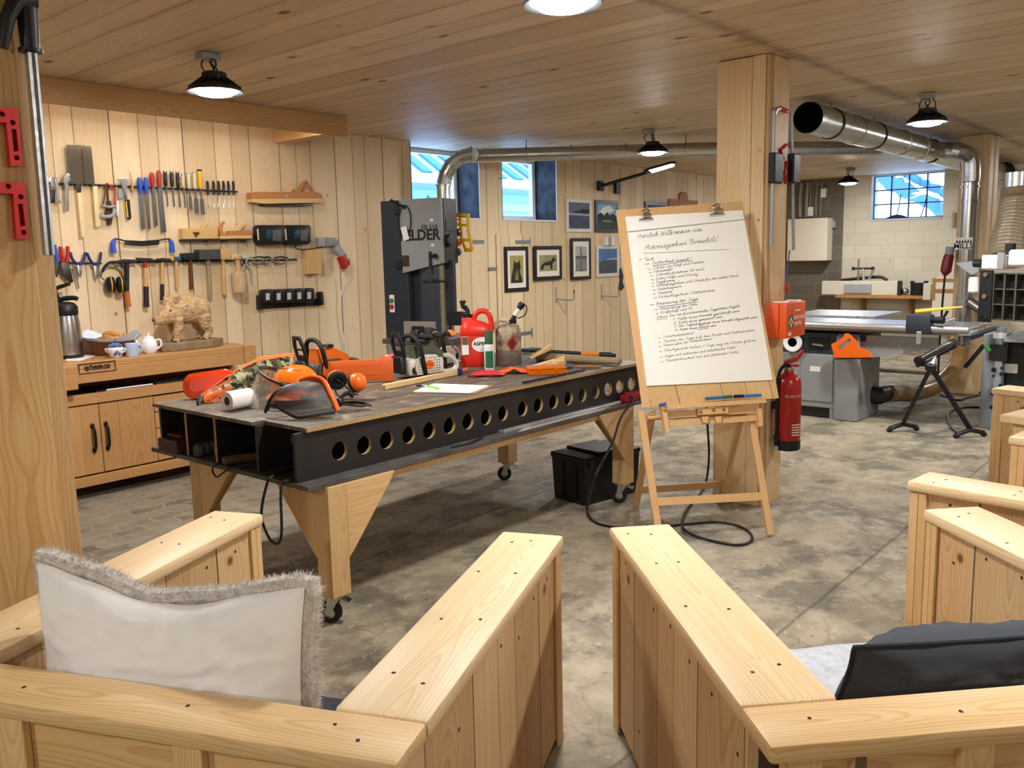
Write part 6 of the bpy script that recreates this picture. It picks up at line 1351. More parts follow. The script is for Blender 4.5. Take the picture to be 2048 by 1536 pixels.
def pic(lab, P, mt_, mw, kind, matw=0):
    c = [PY(u, v, WY - .02) for u, v in P]; x0 = (c[0].x + c[3].x) / 2; x1 = (c[1].x + c[2].x) / 2; z1 = (c[0].z + c[1].z) / 2; z0 = (c[2].z + c[3].z) / 2
    t = thing('framed_picture', lab, 'picture', ((x0 + x1) / 2, WY - .02, z0), group='framed pictures on the plank wall')
    y0, y1 = WY - .022, WY - .002
    if kind[0] == 'd' or kind in ('tree',): y0 -= .022; y1 -= .022
    m = MB()
    for a in ((x0, x1, z0, z0 + mw), (x0, x1, z1 - mw, z1), (x0, x0 + mw, z0 + mw, z1 - mw), (x1 - mw, x1, z0 + mw, z1 - mw)): m.bb(a[0], a[1], y0, y1, a[2], a[3], .003)
    m.build('frame', mt_, t)
    ax0, ax1, az0, az1 = x0 + mw, x1 - mw, z0 + mw, z1 - mw
    if matw: MB().bb(ax0, ax1, y1 - .012, y1 - .008, az0, az1).build('passepartout', MATT, t); ax0 += matw; ax1 -= matw; az0 += matw * 1.25; az1 -= matw * 1.25
    ya = y1 - .014
    W, H = ax1 - ax0, az1 - az0
    def art(nm, col, pts, k=0, nz=.15): MB().prism([(ax0 + x * W, az0 + y * H) for x, y in pts], 0, .0006, Matrix(((1, 0, 0, 0), (0, 0, -1, ya - k * .0007), (0, 1, 0, 0), (0, 0, 0, 1)))).build(nm, mat('art_' + col, col, .7, noise=nz, nscale=14), pm_)
    full = [(0, 0), (1, 0), (1, 1), (0, 1)]
    pm_ = MB().bb(ax0, ax1, ya + .0001, ya + .0015, az0, az1).build('print', mat('art_' + {'sea': '5c6b86', 'mtn': '7fb0d8', 'dog1': 'a39a5c', 'dog2': '9a9468', 'tree': 'aeb2b4', 'beach': '4f79b4', 'blue': '2b4a80'}[kind], {'sea': '5c6b86', 'mtn': '7fb0d8', 'dog1': 'a39a5c', 'dog2': '9a9468', 'tree': 'aeb2b4', 'beach': '4f79b4', 'blue': '2b4a80'}[kind], .6, noise=.25, nscale=6), t)
    if kind == 'sea': art('water', '47546a', [(0, 0), (1, 0), (1, .5), (0, .5)], 0); art('surf', 'a9aeb0', [(0, .52), (1, .5), (1, .58), (0, .6)], 1); art('shore_trees', '2b323c', [(0.1, .6), (1, .58), (1, .78), (.8, .74), (.7, .78), (.5, .7), (.3, .66)], 2)
    if kind == 'mtn': art('cloud', 'e4eaee', [(.1, .62), (.5, .6), (.9, .75), (.6, .95), (.3, .85)], 0); art('mountain', '2c3530', [(0, .3), (0, .55), (.2, .66), (.35, .5), (.5, .7), (.62, .55), (.8, .62), (1, .5), (1, .3)], 1); art('lake', '3c4f48', [(0, 0), (1, 0), (1, .32), (0, .32)], 2); art('shore', '8c9282', [(.25, .3), (.8, .28), (.7, .34), (.3, .36)], 3)
    if kind == 'dog1': art('dog', '2a2418', [(.05, 0), (.9, 0), (.85, .2), (.7, .42), (.78, .55), (.74, .7), (.7, .84), (.58, .74), (.42, .74), (.3, .84), (.26, .66), (.22, .5), (.12, .3)], 0); art('muzzle', '8a7448', [(.35, .1), (.6, .1), (.62, .36), (.5, .48), (.38, .36)], 1); art('nose', '15120e', [(.44, .34), (.54, .34), (.5, .42)], 2)
    if kind == 'dog2': art('dog', '26241a', [(.1, .1), (.2, .1), (.25, .35), (.6, .35), (.62, .1), (.72, .1), (.74, .5), (.85, .6), (.95, .66), (.86, .78), (.8, .9), (.74, .76), (.62, .62), (.3, .55), (.15, .45), (.04, .2)], 0)
    if kind == 'tree': art('shore', '85898c', [(0, 0), (1, 0), (1, .55), (0, .55)], 0); art('sea', '5c636a', [(0, .5), (1, .5), (1, .62), (0, .62)], 1); art('dead_trunk', '7a6a58', [(.3, 0), (.7, 0), (.52, .2), (.6, .5), (.5, 1), (.4, 1), (.46, .5), (.4, .2)], 2)
    if kind == 'beach': art('sand', '4d5560', [(0, 0), (1, 0), (1, .52), (.6, .6), (0, .45)], 0); art('wave', 'b9c4cf', [(.35, .56), (1, .56), (1, .62), (.5, .6)], 1)
sc_ = lambda pts: [(800 + x * .3125, 220 + y * .3125) for x, y in pts]
pic('white framed picture of a grey sea shore, upper left of the picture wall', sc_([(1065, 567), (1227, 572), (1227, 780), (1068, 785)]), FRW, .045, 'sea')
pic('black framed picture of a mountain lake beside the grey sea shore', sc_([(1250, 577), (1400, 582), (1400, 783), (1252, 785)]), FRB, .045, 'mtn')
pic('tall black framed portrait of a seated dog', sc_([(660, 877), (810, 872), (818, 1158), (668, 1168)]), FRB, .045, 'dog1', .045)
pic('black framed picture of a standing dog in grass', sc_([(850, 872), (1027, 868), (1029, 1082), (855, 1095)]), FRB, .045, 'dog2', .05)
pic('narrow black framed picture of a bare tree trunk on a shore', sc_([(1087, 822), (1213, 818), (1216, 1080), (1090, 1090)]), FRB, .04, 'tree', .05)
pic('white framed picture of a dark blue beach under the grey socket', sc_([(1258, 868), (1402, 866), (1402, 1062), (1262, 1072)]), FRW, .045, 'beach')
pic('small dark blue picture half hidden above the easel board', [(1291, 404), (1335, 404), (1335, 440), (1291, 440)], FRB, .05, 'blue')
t = thing('wall_socket', 'small grey double socket above the white framed beach picture', 'socket', PY(1213, 482, WY))
p = PY(1213, 482, WY)
for k in (-1, 0, 1): MB().bb(p.x + k * .072 - .034, p.x + k * .072 + .034, WY - .06, WY - .002, p.z - .06, p.z + .05, .006).build('socket_box', WHITEP if k else GREYP, t)
for k, (u, v, lab) in enumerate(((1112, 575, 'grey wall hook with red tip below the standing dog picture'), (1203, 570, 'grey wall hook with red tip below the beach picture'))):
    p = PY(u, v, WY); t = thing('wall_hook', lab, 'hook', p, group='grey wall hooks with red tips')
    MB().bb(p.x - .012, p.x + .012, WY - .006, WY - .001, p.z - .19, p.z + .01, .001).build('plate', GREYP, t)
    MB().tube(spline([(p.x, WY - .006, p.z - .14), (p.x + .02, WY - .14, p.z - .15), (p.x + .03, WY - .22, p.z - .15), (p.x + .03, WY - .25, p.z - .12), (p.x + .03, WY - .25, p.z - .07)], 5), .008, 8).build('arm', GREYP, t, smooth=True)
    MB().cyl((p.x + .03, WY - .25, p.z - .07), (p.x + .03, WY - .25, p.z - .03), .011).build('tip', RED, t, smooth=True)
p = PY(1365, 408, WY); Mc = frame(x=(1, 0, 0), y=(0, 0, 1), o=(p.x, WY - .003, p.z))
t = tag(MB(Mc).prism([(-.42, -.5), (.42, -.5), (.42, .06), (.12, .06), (.12, .12), (.06, .17), (-.06, .17), (-.12, .12), (-.12, .06), (-.42, .06)], 0, .02).build('drawing_board', mat('plain_brown_panel', 'a56d3c', .6), origin=p), 'brown board with rounded top tab showing above the easel', 'board')
p = PY(1185 + 47, 585, WY); Ms = frame(x=(1, 0, 0), y=(0, 0, 1), o=(10.0, WY - .003, 1.5))
q = PY(1241, 560, WY); t = tag(MB(frame(x=(1, 0, 0), y=(0, 0, 1), o=(q.x, WY - .003, q.z))).prism([(-.06, .12), (0, .16), (.05, .05), (.03, -.03), (.07, -.10), (.0, -.14), (-.05, -.08), (-.02, 0)], 0, .012).build('metal_ornament', DSTEEL, origin=q), 'cut steel ornament on the planks at the edge of the easel board', 'ornament')
q = PY(1231, 375, WY); t = tag(MB().bb(q.x - .05, q.x + .05, WY - .05, WY - .002, q.z - .08, q.z + .08, .005).build('black_box', BLACKP, origin=q), 'small black box on the planks below the arm lamp', 'box')
# ---------------------------------------------------------------- easel with flip chart
tow = V((-.76, -.65, 0)); rgt = V((.65, -.76, 0))
nh = (tow * .97 + rgt * .22).normalized(); lean = math.radians(14)
EN = (nh * math.cos(lean) + V((0, 0, math.sin(lean)))).normalized(); EO = PZ(1541, 1073, 0)
def ep(u, v, d=0): return PP(u, v, EO + EN * d, EN)
def e7(x, y, d=0): return ep(1200 + x * .30604, 370 + y * .30599, d)
def slab(mb, pts, d0, d1, f=ep):
    lo = [f(u, v, d0) for u, v in pts]; hi = [p + EN * (d1 - d0) for p in lo]
    mb.loft([lo, hi]); return mb
t = thing('easel', 'folding wooden easel holding the flip chart before the timber post', 'easel', PZ(1420, 1040, 0))
EW = wood('easel_wood', 'dfb988', 'c3935c', 2, 0, knots=0, rings=10, rough=.4, grain=.6)
EBOARD = wood('easel_board_planks', 'e6c899', 'cfa66e', 2, 0, plank=.155, seam=.0015, knots=2.5, krad=.04, rings=8)
b = slab(MB(), [(1231.5, 422), (1481.5, 405), (1554, 797), (1284, 815)], -.022, 0).build('board', EBOARD, t)
m = MB()
for q in ([(1231.5, 422), (1247, 421), (1300, 814), (1284, 815)], [(1249, 421), (1481.5, 405), (1484, 420), (1252, 435)]): slab(m, q, .0002, .002)
slab(m, [(1297, 790), (1552, 775), (1554, 797), (1300, 814)], .0002, .002) if False else None
m.build('board_edge', EW, b)
slab(MB(), [(1318, 812), (1522, 799), (1524, 807), (1320, 821)], -.01, .045).build('pen_ledge', EW, t)
slab(MB(), [(1325, 824), (1512, 812), (1514, 826), (1328, 838)], -.03, .0).build('cross_bar', EW, t); slab(MB(), [(1332, 843), (1514, 831), (1515, 842), (1334, 854)], -.03, .0).build('cross_bar', EW, t)
bk = slab(MB(), [(1392, 818), (1452, 814), (1452, 827), (1394, 831)], .001, .03).build('clamp_block', EW, t)
for u, v in ((1401, 824), (1427, 820), (1447, 819)): p = ep(u, v, .03); MB().cyl(p, p + EN * .006, .009, n=12).build('brass_screw', BRASS, bk)
for a in (1400, 1426): slab(MB(), [(a, 834), (a + 14, 833), (a + 13, 846), (a + 4, 847)], .001, .022).build('latch_block', EW, t)
for q in ([(1318, 812), (1327, 812), (1334, 864), (1326, 867)], [(1508, 818), (1517, 818), (1519, 852), (1511, 854)]): slab(MB(), q, -.012, .03).build('side_bracket', EW, t)
FL = ep(1318.5, 1066, 0)
for q in ([(1276, 828), (1288, 828), (1314, 1052), (1303, 1052)],): 
    a, b_ = ep(1282, 826, -.03), ep(1313, 1036, -.02); d = b_ - a; e = a + d * (a.z / (a.z - b_.z)); 
    M = frame(x=e - a, y=EN.cross(e - a), o=a); MB(M).bb(-.01, (e - a).length, -.02, .02, -.012, .012, .003).build('front_leg', EW, t)
a, e = ep(1505, 850, -.03), ep(1541, 1072, 0); M = frame(x=e - a, y=EN.cross(e - a), o=a); MB(M).bb(-.05, (e - a).length - .005, -.02, .02, -.012, .012, .003).build('front_leg', EW, t)
r0, r1 = PZ(1271, 1016, 0.004), PZ(1441, 1004, 0.004)
for s, (u, v) in ((r0, (1303, 835)), (r1, (1483, 826))):
    a = ep(u, v, -.075); M = frame(x=s - a, y=EN.cross(s - a), o=a); MB(M).bb(-.04, (s - a).length, -.02, .02, -.012, .012, .003).build('rear_leg', EW, t)
slab(MB(), [(1310, 996), (1524, 984), (1526, 1000), (1312, 1011)], -.03, -.006).build('front_stretcher', EW, t)
A = [(r0 + (ep(1303, 835, -.075) - r0) * f) for f in (.18, .26)]; Bq = [(r1 + (ep(1483, 826, -.075) - r1) * f) for f in (.18, .26)]
off = nh * .014
MB().loft([[A[0] + off, A[1] + off, A[1] - off * .3, A[0] - off * .3], [Bq[0] + off, Bq[1] + off, Bq[1] - off * .3, Bq[0] - off * .3]]).build('rear_stretcher', EW, t)
p0, p1 = ep(1303, 835, -.06), ep(1483, 826, -.06); MB().tube([p0 - (p1 - p0).normalized() * .03, p1 + (p1 - p0).normalized() * .03], .016, 10).build('hinge_bar', EW, t, smooth=True)
# flip chart pad
FP = [(1250.5, 434), (1484.6, 421), (1544, 760), (1293, 772)]
pad = thing('flip_chart_pad', 'white flip chart pad covered with handwritten course notes', 'flip chart', ep(1400, 600, .003))
slab(MB(), FP, .0025, .009).build('paper_sheets', WHITE, pad)
m = MB()
def curl(u, v):
    a = V((*FP[0], 0)).lerp(V((*FP[1], 0)), u); x = a.x + 6 * v * (1 - u) * 0 + v * 4; y = a.y + (29 - 12 * u) * v
    return ep(x, y, .0095 + .012 * v * v)
m.surf(curl, 20, 5); m.build('torn_top_strip', WHITE, pad, smooth=True)
GL = {}
def G_(ch, adv, *st): GL[ch] = (adv, [[(float(p.split(',')[0]), float(p.split(',')[1])) for p in s.split()] for s in st])
G_('a', 1.15, '.9,.85 .5,1 .15,.6 .25,.1 .6,.1 .9,.7 .85,.1 1.15,.1'); G_('b', 1.05, '.1,.5 .45,2 .25,1 .2,.15 .6,0 .85,.5 .6,.9 .3,.6'); G_('c', .95, '.8,.8 .45,1 .15,.5 .4,0 .95,.15')
G_('d', 1.15, '.85,.8 .45,1 .15,.5 .4,0 .8,.5 1.0,2 .85,.6 .9,0 1.15,.1'); G_('e', .95, '.1,.4 .7,.6 .6,1 .2,.7 .25,.1 .95,.15'); G_('f', .9, '.1,.3 .5,1.2 .6,2 .35,1.6 .2,-.9 .35,-.6 .4,.2 .9,.4')
G_('g', 1.1, '.85,.8 .45,1 .15,.5 .5,.1 .85,.7 .75,-.6 .4,-1 .2,-.6 1.1,.2'); G_('h', 1.15, '.1,.3 .45,2 .25,0 .3,.6 .7,1 .85,.6 .8,.05 1.15,.15'); G_('i', .6, '.1,.3 .35,1 .25,.1 .6,.15', '.42,1.45 .46,1.5')
G_('j', .6, '.3,.9 .3,-.7 0,-.9 .6,.2', '.38,1.4 .42,1.45'); G_('k', 1.0, '.1,.3 .4,2 .2,0 .25,.5 .7,.95 .4,.5 .9,.05'); G_('l', .6, '.1,.3 .45,1.9 .3,1.8 .2,.1 .6,.15')
G_('m', 1.6, '.1,.3 .25,.95 .2,.05 .5,1 .65,.8 .6,.05 .9,1 1.1,.85 1.1,.1 1.6,.2'); G_('n', 1.15, '.1,.3 .25,.95 .2,.05 .55,1 .75,.8 .7,.1 1.15,.2'); G_('o', 1.0, '.5,1 .15,.5 .4,0 .8,.4 .55,1 1.0,.85')
G_('p', 1.1, '.2,1 .1,-1 .2,.5 .6,1 .85,.5 .5,.1 1.1,.2'); G_('r', .85, '.1,.3 .25,.95 .2,.05 .4,.8 .85,.9'); G_('s', .8, '.1,.2 .5,1 .3,.7 .55,.3 .3,0 .1,.1 .8,.2'); G_('t', .75, '.1,.3 .4,1.6 .25,.15 .75,.15', '.05,1.1 .7,1.15')
G_('u', 1.15, '.1,.95 .15,.2 .5,.05 .8,.9 .8,.1 1.15,.15'); G_('v', 1.0, '.1,.9 .4,.05 .8,.95 1,.8'); G_('w', 1.4, '.1,.9 .3,.05 .65,.85 .85,.05 1.2,.95 1.4,.85'); G_('x', .9, '.1,.9 .8,.05', '.8,.95 .1,0'); G_('y', 1.1, '.1,.9 .3,.2 .8,.9 .5,-.8 .2,-.8 1.1,.2'); G_('z', .95, '.15,.9 .75,.95 .15,.05 .95,.1')
G_('S', 1.3, '1.15,1.75 .7,2 .35,1.5 .85,1 .7,.1 .1,.2'); G_('H', 1.5, '.3,1.9 .1,0', '1.15,2 .9,.0', '.1,.9 1.2,1.1'); G_('K', 1.3, '.3,1.9 .1,0', '1.2,1.9 .25,.9 1.1,0'); G_('B', 1.3, '.3,1.9 .1,0 .8,.2 .9,.7 .3,1 .9,1.3 .8,1.9 .2,1.8'); G_('W', 1.9, '.1,1.9 .4,0 .95,1.5 1.1,0 1.8,1.95'); G_('M', 1.8, '.1,0 .5,1.9 .8,.5 1.4,1.9 1.4,0'); G_('T', 1.2, '.1,1.8 1.2,1.95', '.65,1.85 .45,0')
G_('E', 1.15, '1.05,1.8 .4,1.9 .3,1.2 .7,1 .2,.8 .15,.1 1.0,.1'); G_('G', 1.3, '1.1,1.7 .6,1.95 .15,1 .5,0 1,.5 1,.9 .6,.85'); G_('R', 1.3, '.1,0 .35,1.9 .9,1.8 .8,1.1 .3,1 1.1,0'); G_('D', 1.3, '.35,1.8 .1,0 .8,.2 1.15,1.1 .7,1.9 .1,1.8'); G_('U', 1.3, '.2,1.9 .15,.4 .6,0 1,.5 1.2,1.9'); G_('O', 1.3, '.7,1.9 .15,1 .5,0 1.1,.8 .75,1.9')
G_('1', .8, '.1,1.3 .5,1.8 .35,0'); G_('2', 1.0, '.15,1.4 .5,1.8 .8,1.4 .1,.05 .95,.1'); G_('3', 1.0, '.15,1.7 .7,1.75 .4,1.05 .8,.5 .15,.05'); G_('4', 1.0, '.6,1.8 .1,.7 .9,.75', '.7,1.2 .55,0'); G_('0', 1.0, '.5,1.7 .15,.9 .45,0 .85,.8 .5,1.7')
G_('.', .5, '.15,.0 .22,.08'); G_(':', .5, '.2,.05 .24,.12', '.3,.85 .34,.92'); G_('-', .8, '.1,.6 .65,.65'); G_('/', 1.0, '.1,-.2 .9,1.9'); G_('!', .6, '.35,1.9 .25,.5', '.2,.0 .24,.08'); G_('(', .6, '.5,2 .15,1 .4,-.3'); G_(')', .6, '.1,2 .5,1 .1,-.3'); G_('"', .6, '.15,1.9 .12,1.5', '.4,1.95 .38,1.55'); G_(' ', .75)
G_('>', 2.4, '.1,.6 1.9,.65', '1.4,1.0 1.95,.65 1.4,.25'); G_('~', 2.0, '.2,1.0 .25,.4 1.5,.45', '1.1,.8 1.55,.45 1.1,.1')
UML = {'ä': 'a', 'ö': 'o', 'ü': 'u', 'Ü': 'U', 'Ö': 'O'}
LINES = [('Herzlich Willkommen zum', 245, 350, 670, 300, 2.0), ('Motorsägenkurs "Brennholz"', 290, 425, 775, 365, 2.1), ('1. Tech:', 255, 500, 360, 488, 1.2), ('> Sicherheit zuerst !', 288, 526, 600, 488, 1.2), ('~ Schutz von Kopf und Händen', 310, 555, 680, 507, 1), ('~ Schutzstiefel', 318, 578, 472, 556, 1), ('~ Schnittschutzhose (20 m/s)', 325, 600, 680, 555, 1), ('~ Erste-Hilfe und Handy', 328, 624, 640, 588, 1), ('~ Sägeformen', 332, 646, 492, 628, 1),
         ('~ Kettenfangbolzen und Schutz für die rechte Hand', 336, 668, 900, 598, 1), ('~ Gashebelsperre', 342, 693, 530, 668, 1), ('~ Stophebel', 345, 718, 472, 702, 1), ('~ Rückschlagschutz / Kettenbremse', 350, 743, 750, 693, 1), ('> Bedienung der Säge', 320, 791, 640, 750, 1.15), ('~ Überprüfung der Kette', 355, 820, 635, 784, 1), ('~ Kraftstoff und Öl', 360, 846, 600, 812, 1), ('Exkurs: Die vier fundamentalen Sägeketten-Regeln', 370, 872, 915, 796, 1),
         ('1  Kette muss korrekt geschärft sein', 477, 886, 912, 828, 1), ('2  Kette muss gespannt sein', 482, 911, 800, 866, 1), ('3  Der Tiefenbegrenzer muss korrekt abgesenkt sein', 486, 932, 1025, 868, 1), ('4  Kette muss scharf sein', 492, 956, 760, 922, 1), ('~ Sicherheitsabstand', 376, 1006, 610, 972, 1), ('~ Starten der Säge auf dem Boden mit Kettenbremse', 378, 1034, 1010, 953, 1), ('~ Überprüfen der Kettenbremse', 380, 1060, 730, 1010, 1), ('~ Gleichgewicht halten / Säge eng am Körper führen', 383, 1092, 1020, 1020, 1), ('~ Sägen mit ziehender und schiebender Kette', 388, 1130, 885, 1066, 1), ('~ Standortwechsel nur mit stehender Kette', 392, 1160, 905, 1096, 1)]
def ribbon(mb, P, w):
    vs = []
    for i, p in enumerate(P):
        d = (P[min(i + 1, len(P) - 1)] - P[max(i - 1, 0)])
        s = EN.cross(d).normalized() * w if d.length > 1e-7 else V((0, 0, w))
        vs.append((mb.b.verts.new(p - s), mb.b.verts.new(p + s)))
    for a, b in zip(vs, vs[1:]): mb._f((a[0], b[0], b[1], a[1]))
random.seed(21)
mk, mb_ = MB(), MB()
for li, (s, x0, y0, x1, y1, hs) in enumerate(LINES):
    tot = sum(GL[UML.get(c, c)][0] for c in s); L = math.hypot(x1 - x0, y1 - y0); sc = L / tot; xh = 8.5 * hs; dx, dy = (x1 - x0) / L, (y1 - y0) / L; px_, py_ = 0.10, -1.0; w = .00075 * (1.15 if hs > 1.1 else 1) * (.8 if li > 20 else 1)
    c = 0
    for ch in s:
        g = GL[UML.get(ch, ch)]; st = list(g[1])
        if ch in UML: st += [[(.45, 1.5 if ch.islower() else 2.2), (.48, 1.58 if ch.islower() else 2.28)], [(.75, 1.52 if ch.islower() else 2.22), (.78, 1.6 if ch.islower() else 2.3)]]
        jy = random.uniform(-.12, .12)
        for k in st:
            pts = spline([(c + a, b + jy + random.uniform(-.06, .06), 0) for a, b in k], 3)
            ribbon(mk, [e7(x0 + dx * p.x * sc + .25 * p.y * xh * .6, y0 + dy * p.x * sc - p.y * xh, .0102) for p in pts], w)
        c += g[0]
for (x0, y0, x1, y1, bl) in ((280, 446, 845, 421, 0), (345, 529, 598, 494, 1), (380, 797, 640, 764, 1), (368, 881, 440, 873, 0), (650, 915, 690, 909, 0), (640, 945, 700, 938, 0)):
    ribbon(mb_ if bl else mk, [e7(x0 + (x1 - x0) * i / 6, y0 + (y1 - y0) * i / 6 + math.sin(i) * 1.2, .0103) for i in range(7)], .0014 if bl else .0009)
mk.build('handwriting', INK, pad); mb_.build('underline', mat('blue_ink', '2e3f8f', .7), pad)
for i, (x, y, lab) in enumerate(((302, 205, 'silver bulldog clip holding the left corner of the flip chart'), (765, 172, 'silver bulldog clip holding the right corner of the flip chart'))):
    t = thing('bulldog_clip', lab, 'clip', e7(x, y, .012), group='bulldog clips on the flip chart')
    q = lambda a, b, d: e7(x + a, y + b, d)
    MB().loft([[q(-50, 20, .012), q(48, 14, .012), q(48, 30, .012), q(-50, 36, .012)], [q(-44, 16, .032), q(44, 10, .032), q(46, 20, .03), q(-46, 26, .03)]]).build('jaw', CHROME, t)
    MB().tube([q(-22, -4, .03), q(22, -8, .03)], .013, 10).build('spring', CHROME, t, smooth=True)
    m = MB(); m.tube(spline([q(-16, 0, .034), q(-22, -30, .036), q(0, -48, .036), q(22, -32, .036), q(16, -4, .034)], 5), .0055, 8); m.build('grip', CHROME, t, smooth=True)
for lab, a, b_, c1_, c2_ in (('teal and green marker lying on the easel ledge', (1411, 797), (1464, 793), mat('teal_marker', '2a6f9e', .4), mat('green_cap', '1d5f4a', .4)), ('blue marker with black cap lying on the easel ledge', (1522, 790), (1468, 793), mat('blue_marker', '2f72c8', .4), BLACKI)):
    t = thing('marker', lab, 'marker', ep(*a, .03)); p, q = ep(*a, .03), ep(*b_, .03)
    MB().tube([p, p.lerp(q, .66)], .0085, 10).build('barrel', c1_, t, smooth=True); MB().tube([p.lerp(q, .66), q], .0092, 10).build('cap', c2_, t, smooth=True)
p = ep(1325, 809, .03); t = tag(MB().tube([p + EN * -.04, p + EN * .035], .010, 10).build('marker', BLUE, smooth=True, origin=p), 'short blue marker end poking out at the left of the easel ledge', 'marker')
# ---------------------------------------------------------------- things hung on the timber post
PYF = 2.262
OBX = mat('first_aid_orange', 'e65a20', .45)
y1 = PYF - .004; yb = 2.12
x0, x1 = PY(1573, 640, yb).x, PY(1611, 640, yb).x
z0, z1 = PY(1590, 674, yb).z, PY(1590, 604, yb).z
t = thing('first_aid_box', 'orange first aid box with white cross hung on the timber post', 'first aid box', (x0, yb, z0))
MB().bb(x0, x1, yb + .05, y1, z0, z1, .008, seg=2).build('case', OBX, t, smooth=True); MB().bb(x0 - .001, x1 + .001, yb, yb + .048, z0, z1, .008, seg=2).build('lid', OBX, t, smooth=True)
for z in (z1 + .004,): 
    for x in (x0 + .05, x1 - .05): MB().bb(x - .03, x + .03, yb + .02, yb + .10, z1 - .004, z1 + .006, .003).build('catch', WHITEP, t)
MF = frame(x=(1, 0, 0), y=(0, 0, 1), o=(x0, yb - .0006, z0)); W_, H_ = x1 - x0, z1 - z0
GRN = mat('safety_green', '2f6b4c', .5)
g = MB(MF).bb(.035, .095, .055, .135, 0, .001).build('green_sign', GRN, t)
m = MB(MF); m.bb(.057, .073, .066, .124, .001, .0018); m.bb(.042, .088, .087, .103, .001, .0018); m.build('white_cross', WHITEI, g)
text('ERSTE-HILFE', .032, MF @ T(.19, .118, .001), WHITEI, 'lettering', t); text('KOFFER', .032, MF @ T(.17, .082, .001), WHITEI, 'lettering', t); MB(MF).bb(.12, .20, H_ - .055, H_ - .047, 0, .0008).build('white_print', WHITEI, t)
MB(MF).bb(.03, .07, .015, .035, 0, .001).build('white_logo', WHITEI, t)
# fire extinguisher
ec = PY(1576, 820, 2.165); eb = PY(1576, 897, 2.165).z
t = thing('fire_extinguisher', 'red fire extinguisher with black foot hung low on the timber post', 'fire extinguisher', (ec.x, ec.y, eb))
EXR = mat('extinguisher_red', '9c1a1c', .3, coat=.3)
Me = T(ec.x, ec.y, eb)
MB(Me).lathe([(.001, 0), (.072, 0), (.079, .006), (.080, .065)], 28).build('foot_ring', BLACKP, t, smooth=True)
MB(Me).lathe([(.0775, .064), (.0775, .40), (.072, .44), (.055, .47), (.03, .485), (.026, .50)], 28).build('body', EXR, t, smooth=True)
MB(Me).lathe([(.026, .50), (.03, .502), (.03, .52), (.02, .525), (.02, .545)], 18).build('valve', STEEL, t, smooth=True)
m = MB(Me @ RZ(math.radians(-40))); m.prism([(-.03, .53), (.05, .555), (.085, .60), (.095, .62), (.08, .622), (.045, .58), (-.03, .56)], -.012, .012, RX(PI / 2)); m.prism([(-.03, .515), (.06, .52), (.06, .535), (-.03, .535)], -.012, .012, RX(PI / 2)); m.build('lever', EXR, t)
hp = [(-.01, -.01, .53), (-.045, .01, .535), (-.074, .035, .47), (-.080, .038, .3), (-.079, .037, .14), (-.078, .036, .03)]
MB(Me).tube(spline(hp, 6), .0105, 8).build('hose', RUBBER, t, smooth=True); MB(Me).tube([(-.078, .036, .03), (-.078, .036, .0)], .0125, 10).build('nozzle', GREYP, t, smooth=True); MB(Me).bb(-.093, -.06, .02, .055, .075, .10, .004).build('hose_clip', BLACKP, t)
def wrap(s, size, z, a0, m_, nm):
    cu = text(s, size, wm(t), m_, nm, t)
    for v in cu.data.vertices:
        x, y = v.co.x, v.co.y; a = a0 + x / .0785; v.co = V((.0785 * math.sin(a), -.0785 * math.cos(a), z + y)) + V((0, 0, 0))
for k, (s, z, sz) in enumerate((('FEUERLÖSCHER', .345, .022),)): wrap(s, sz, z, -.45 if k < 3 else -.75, WHITEI, 'lettering')
m = MB(Me)
for k in range(5):
    z = .10 + k * .016; m.loft([[(.0785 * math.sin(a), -.0785 * math.cos(a), zz) for a in [-.85 + .8 * i / 8 for i in range(9)]] for zz in (z, z + .006)], cap=False)
m.build('text_stripe', WHITEI, t)
MB().bb(ec.x - .03, ec.x + .03, ec.y + .081, PYF - .002, eb + .25, eb + .30).build('wall_hanger', DSTEEL, t)
# clamps on the post
yc = PYF - .035
def pc(u, v, y=None): p = PY(u, v, y or yc); return (p.x, p.y, p.z)
G = 'grey bar clamps hung on the timber post'
t = thing('bar_clamp', 'grey bar clamp with red top jaw, left one on the timber post', 'clamp', pc(1546, 490), group=G)
MB().tube([pc(1548, 222), pc(1542, 492)], .012, 8).build('bar', mat('clamp_grey', '9aa0a4', .4, .6), t); MB().tube(spline([pc(1548, 228), pc(1553, 218), pc(1562, 217)], 4), .013, 8).build('bent_head', MATS['clamp_grey'], t); MB().tube([pc(1560, 216), pc(1569, 221), pc(1576, 223)], [.014, .016, .012], 8).build('red_jaw', RED, t)
MB().bb(pc(1540, 340)[0], pc(1558, 340)[0], yc - .03, yc + .015, pc(1548, 367)[2], pc(1548, 306)[2], .008).build('sliding_jaw', BLACKP, t)
t = thing('bar_clamp', 'grey bar clamp with black jaw, right one on the timber post', 'clamp', pc(1586, 500), group=G)
MB().tube([pc(1583, 224), pc(1587, 500)], .010, 8).build('bar', MATS['clamp_grey'], t)
MB().bb(pc(1578, 340)[0], pc(1592, 340)[0], yc - .03, yc + .015, pc(1585, 367)[2], pc(1585, 308)[2], .008).build('sliding_jaw', BLACKP, t)
t = thing('quick_clamp', 'red and black quick clamp between the two grey bar clamps', 'clamp', pc(1568, 360))
MB().tube([pc(1572, 290), pc(1560, 300), pc(1566, 320)], [.012, .014, .012], 8).build('upper_jaw', RED, t); MB().tube([pc(1572, 325), pc(1566, 345), pc(1572, 366)], [.016, .02, .012], 8).build('trigger_grip', RED, t); MB().tube([pc(1565, 308), pc(1565, 340)], .01, 8).build('shaft', STEEL, t)
t = tag(MB().tube(spline([pc(1576, 567), pc(1572, 575), pc(1577, 588)], 4), .008, 8).build('red_cable_tie', RED, smooth=True, origin=pc(1576, 580)), 'small red hook on the timber post above the first aid box', 'hook')
